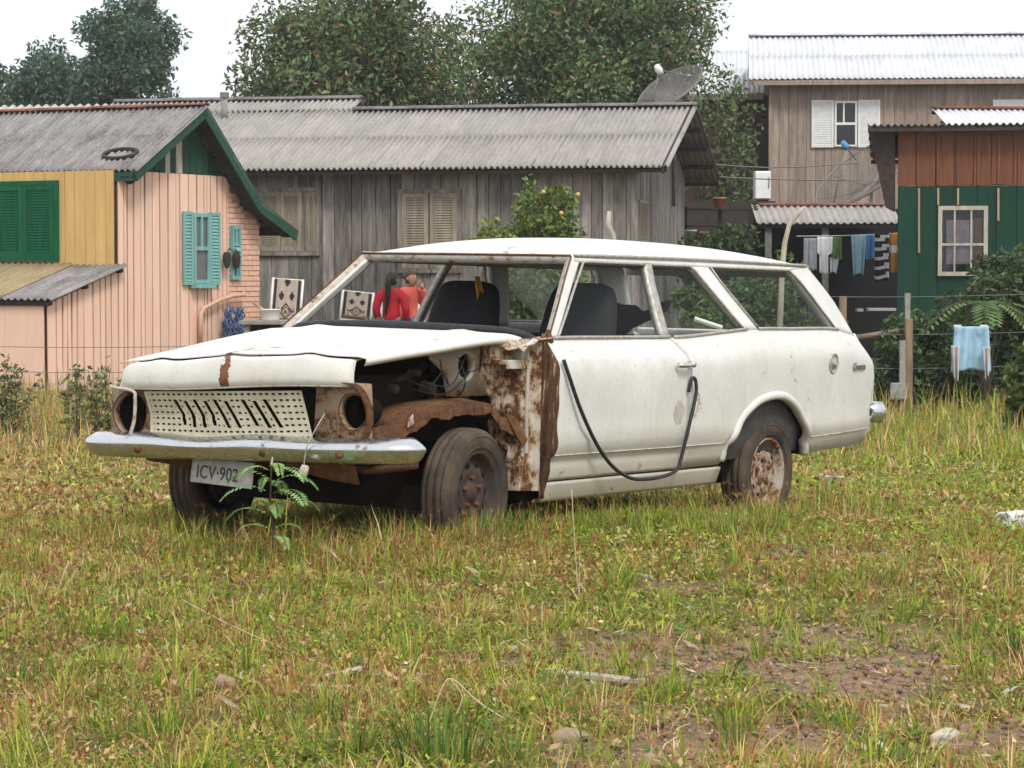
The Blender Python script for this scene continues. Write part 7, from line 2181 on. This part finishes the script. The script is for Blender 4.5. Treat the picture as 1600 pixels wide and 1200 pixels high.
    if pony:
        MB().tube(smooth_path([(0, .06, 1.55), (0, .13, 1.54), (.01, .15, 1.42), (.02, .135, 1.25), (.05, .12, 1.08), (.06, .12, .98)], 4), [.03, .035, .042, .046, .048, .05, .05, .05, .05, .048, .046, .044, .042, .04, .036, .032, .028, .024, .018, .014, .01], 10).build('ponytail', MAT[hair], ha, smooth=True).matrix_parent_inverse = Matrix.Translation((0, .03, -1.51))
        MB().lathe([(.026, -.02), (.036, -.02), (.036, .02), (.026, .02)], 12, Matrix.Translation((0, .085, 1.55))).build('hair_band', MAT['cloth_white'], e)
    else:
        MB().lathe([(.001, .05), (.035, .035), (.045, 0), (.035, -.03), (.001, -.04)], 14, Matrix.Translation((0, .10, 1.54))).build('hair_bun', MAT[hair], ha, smooth=True).matrix_parent_inverse = Matrix.Translation((0, .03, -1.51))
    # hands with five fingers
    for nm, (hc, wr) in hands.items():
        hc, wr = Vector(hc), Vector(wr); ax = (hc - wr).normalized(); sd = ax.cross(Vector((0, 1, .2))).normalized(); nn = ax.cross(sd)
        mb = MB()
        mb.tube([wr, wr + ax * .03, wr + ax * .075], [.024, .030, .028], 8)
        for k, (o_, L_) in enumerate(((-.026, .055), (-.009, .068), (.009, .064), (.025, .05))):
            b_ = wr + ax * .07 + sd * o_
            mb.tube([b_, b_ + ax * L_ * .5 + nn * .006, b_ + ax * L_ * .85 + nn * .022], [.0095, .009, .007], 6)
        b_ = wr + ax * .03 + sd * -.03
        mb.tube([b_, b_ + ax * .025 - sd * .02, b_ + ax * .05 - sd * .026 + nn * .01], [.011, .010, .008], 6)
        mb.build('hand', MAT['skin_tone'], body, smooth=True)
    for sg in (-1, 1):
        MB().box((sg * .11 - .045, -.20, 0), (sg * .11 + .045, .07, .075)).build('shoe', MAT['cloth_black'], e, bevel=.025)
person('woman in red top with dark ponytail, back to the car', 611, 426, 38.6, R_(170), 'top_red', 'hair_dark', True, 0)
person('woman in salmon jacket raising a hand to her mouth', 640, 424, 39.4, R_(50), 'top_salmon', 'hair_brown', False, 1)

# ================================================================== thin moist air
hz = MB().box((-420, -70, -1.7), (420, 620, 14.5)).build('haze', None, None, label='thin pale haze lying over the whole place', cat='haze', kind='stuff')
hm = bpy.data.materials.new('haze_air'); hm.use_nodes = True
hm.node_tree.nodes.clear()
ho = hm.node_tree.nodes.new('ShaderNodeOutputMaterial'); hv = hm.node_tree.nodes.new('ShaderNodeVolumePrincipled')
hv.inputs['Color'].default_value = (0.92, 0.95, 1.0, 1)
hv.inputs['Density'].default_value = 0.0006
hv.inputs['Anisotropy'].default_value = 0.2
hm.node_tree.links.new(hv.outputs[0], ho.inputs['Volume'])
hz.data.materials.clear(); hz.data.materials.append(hm)
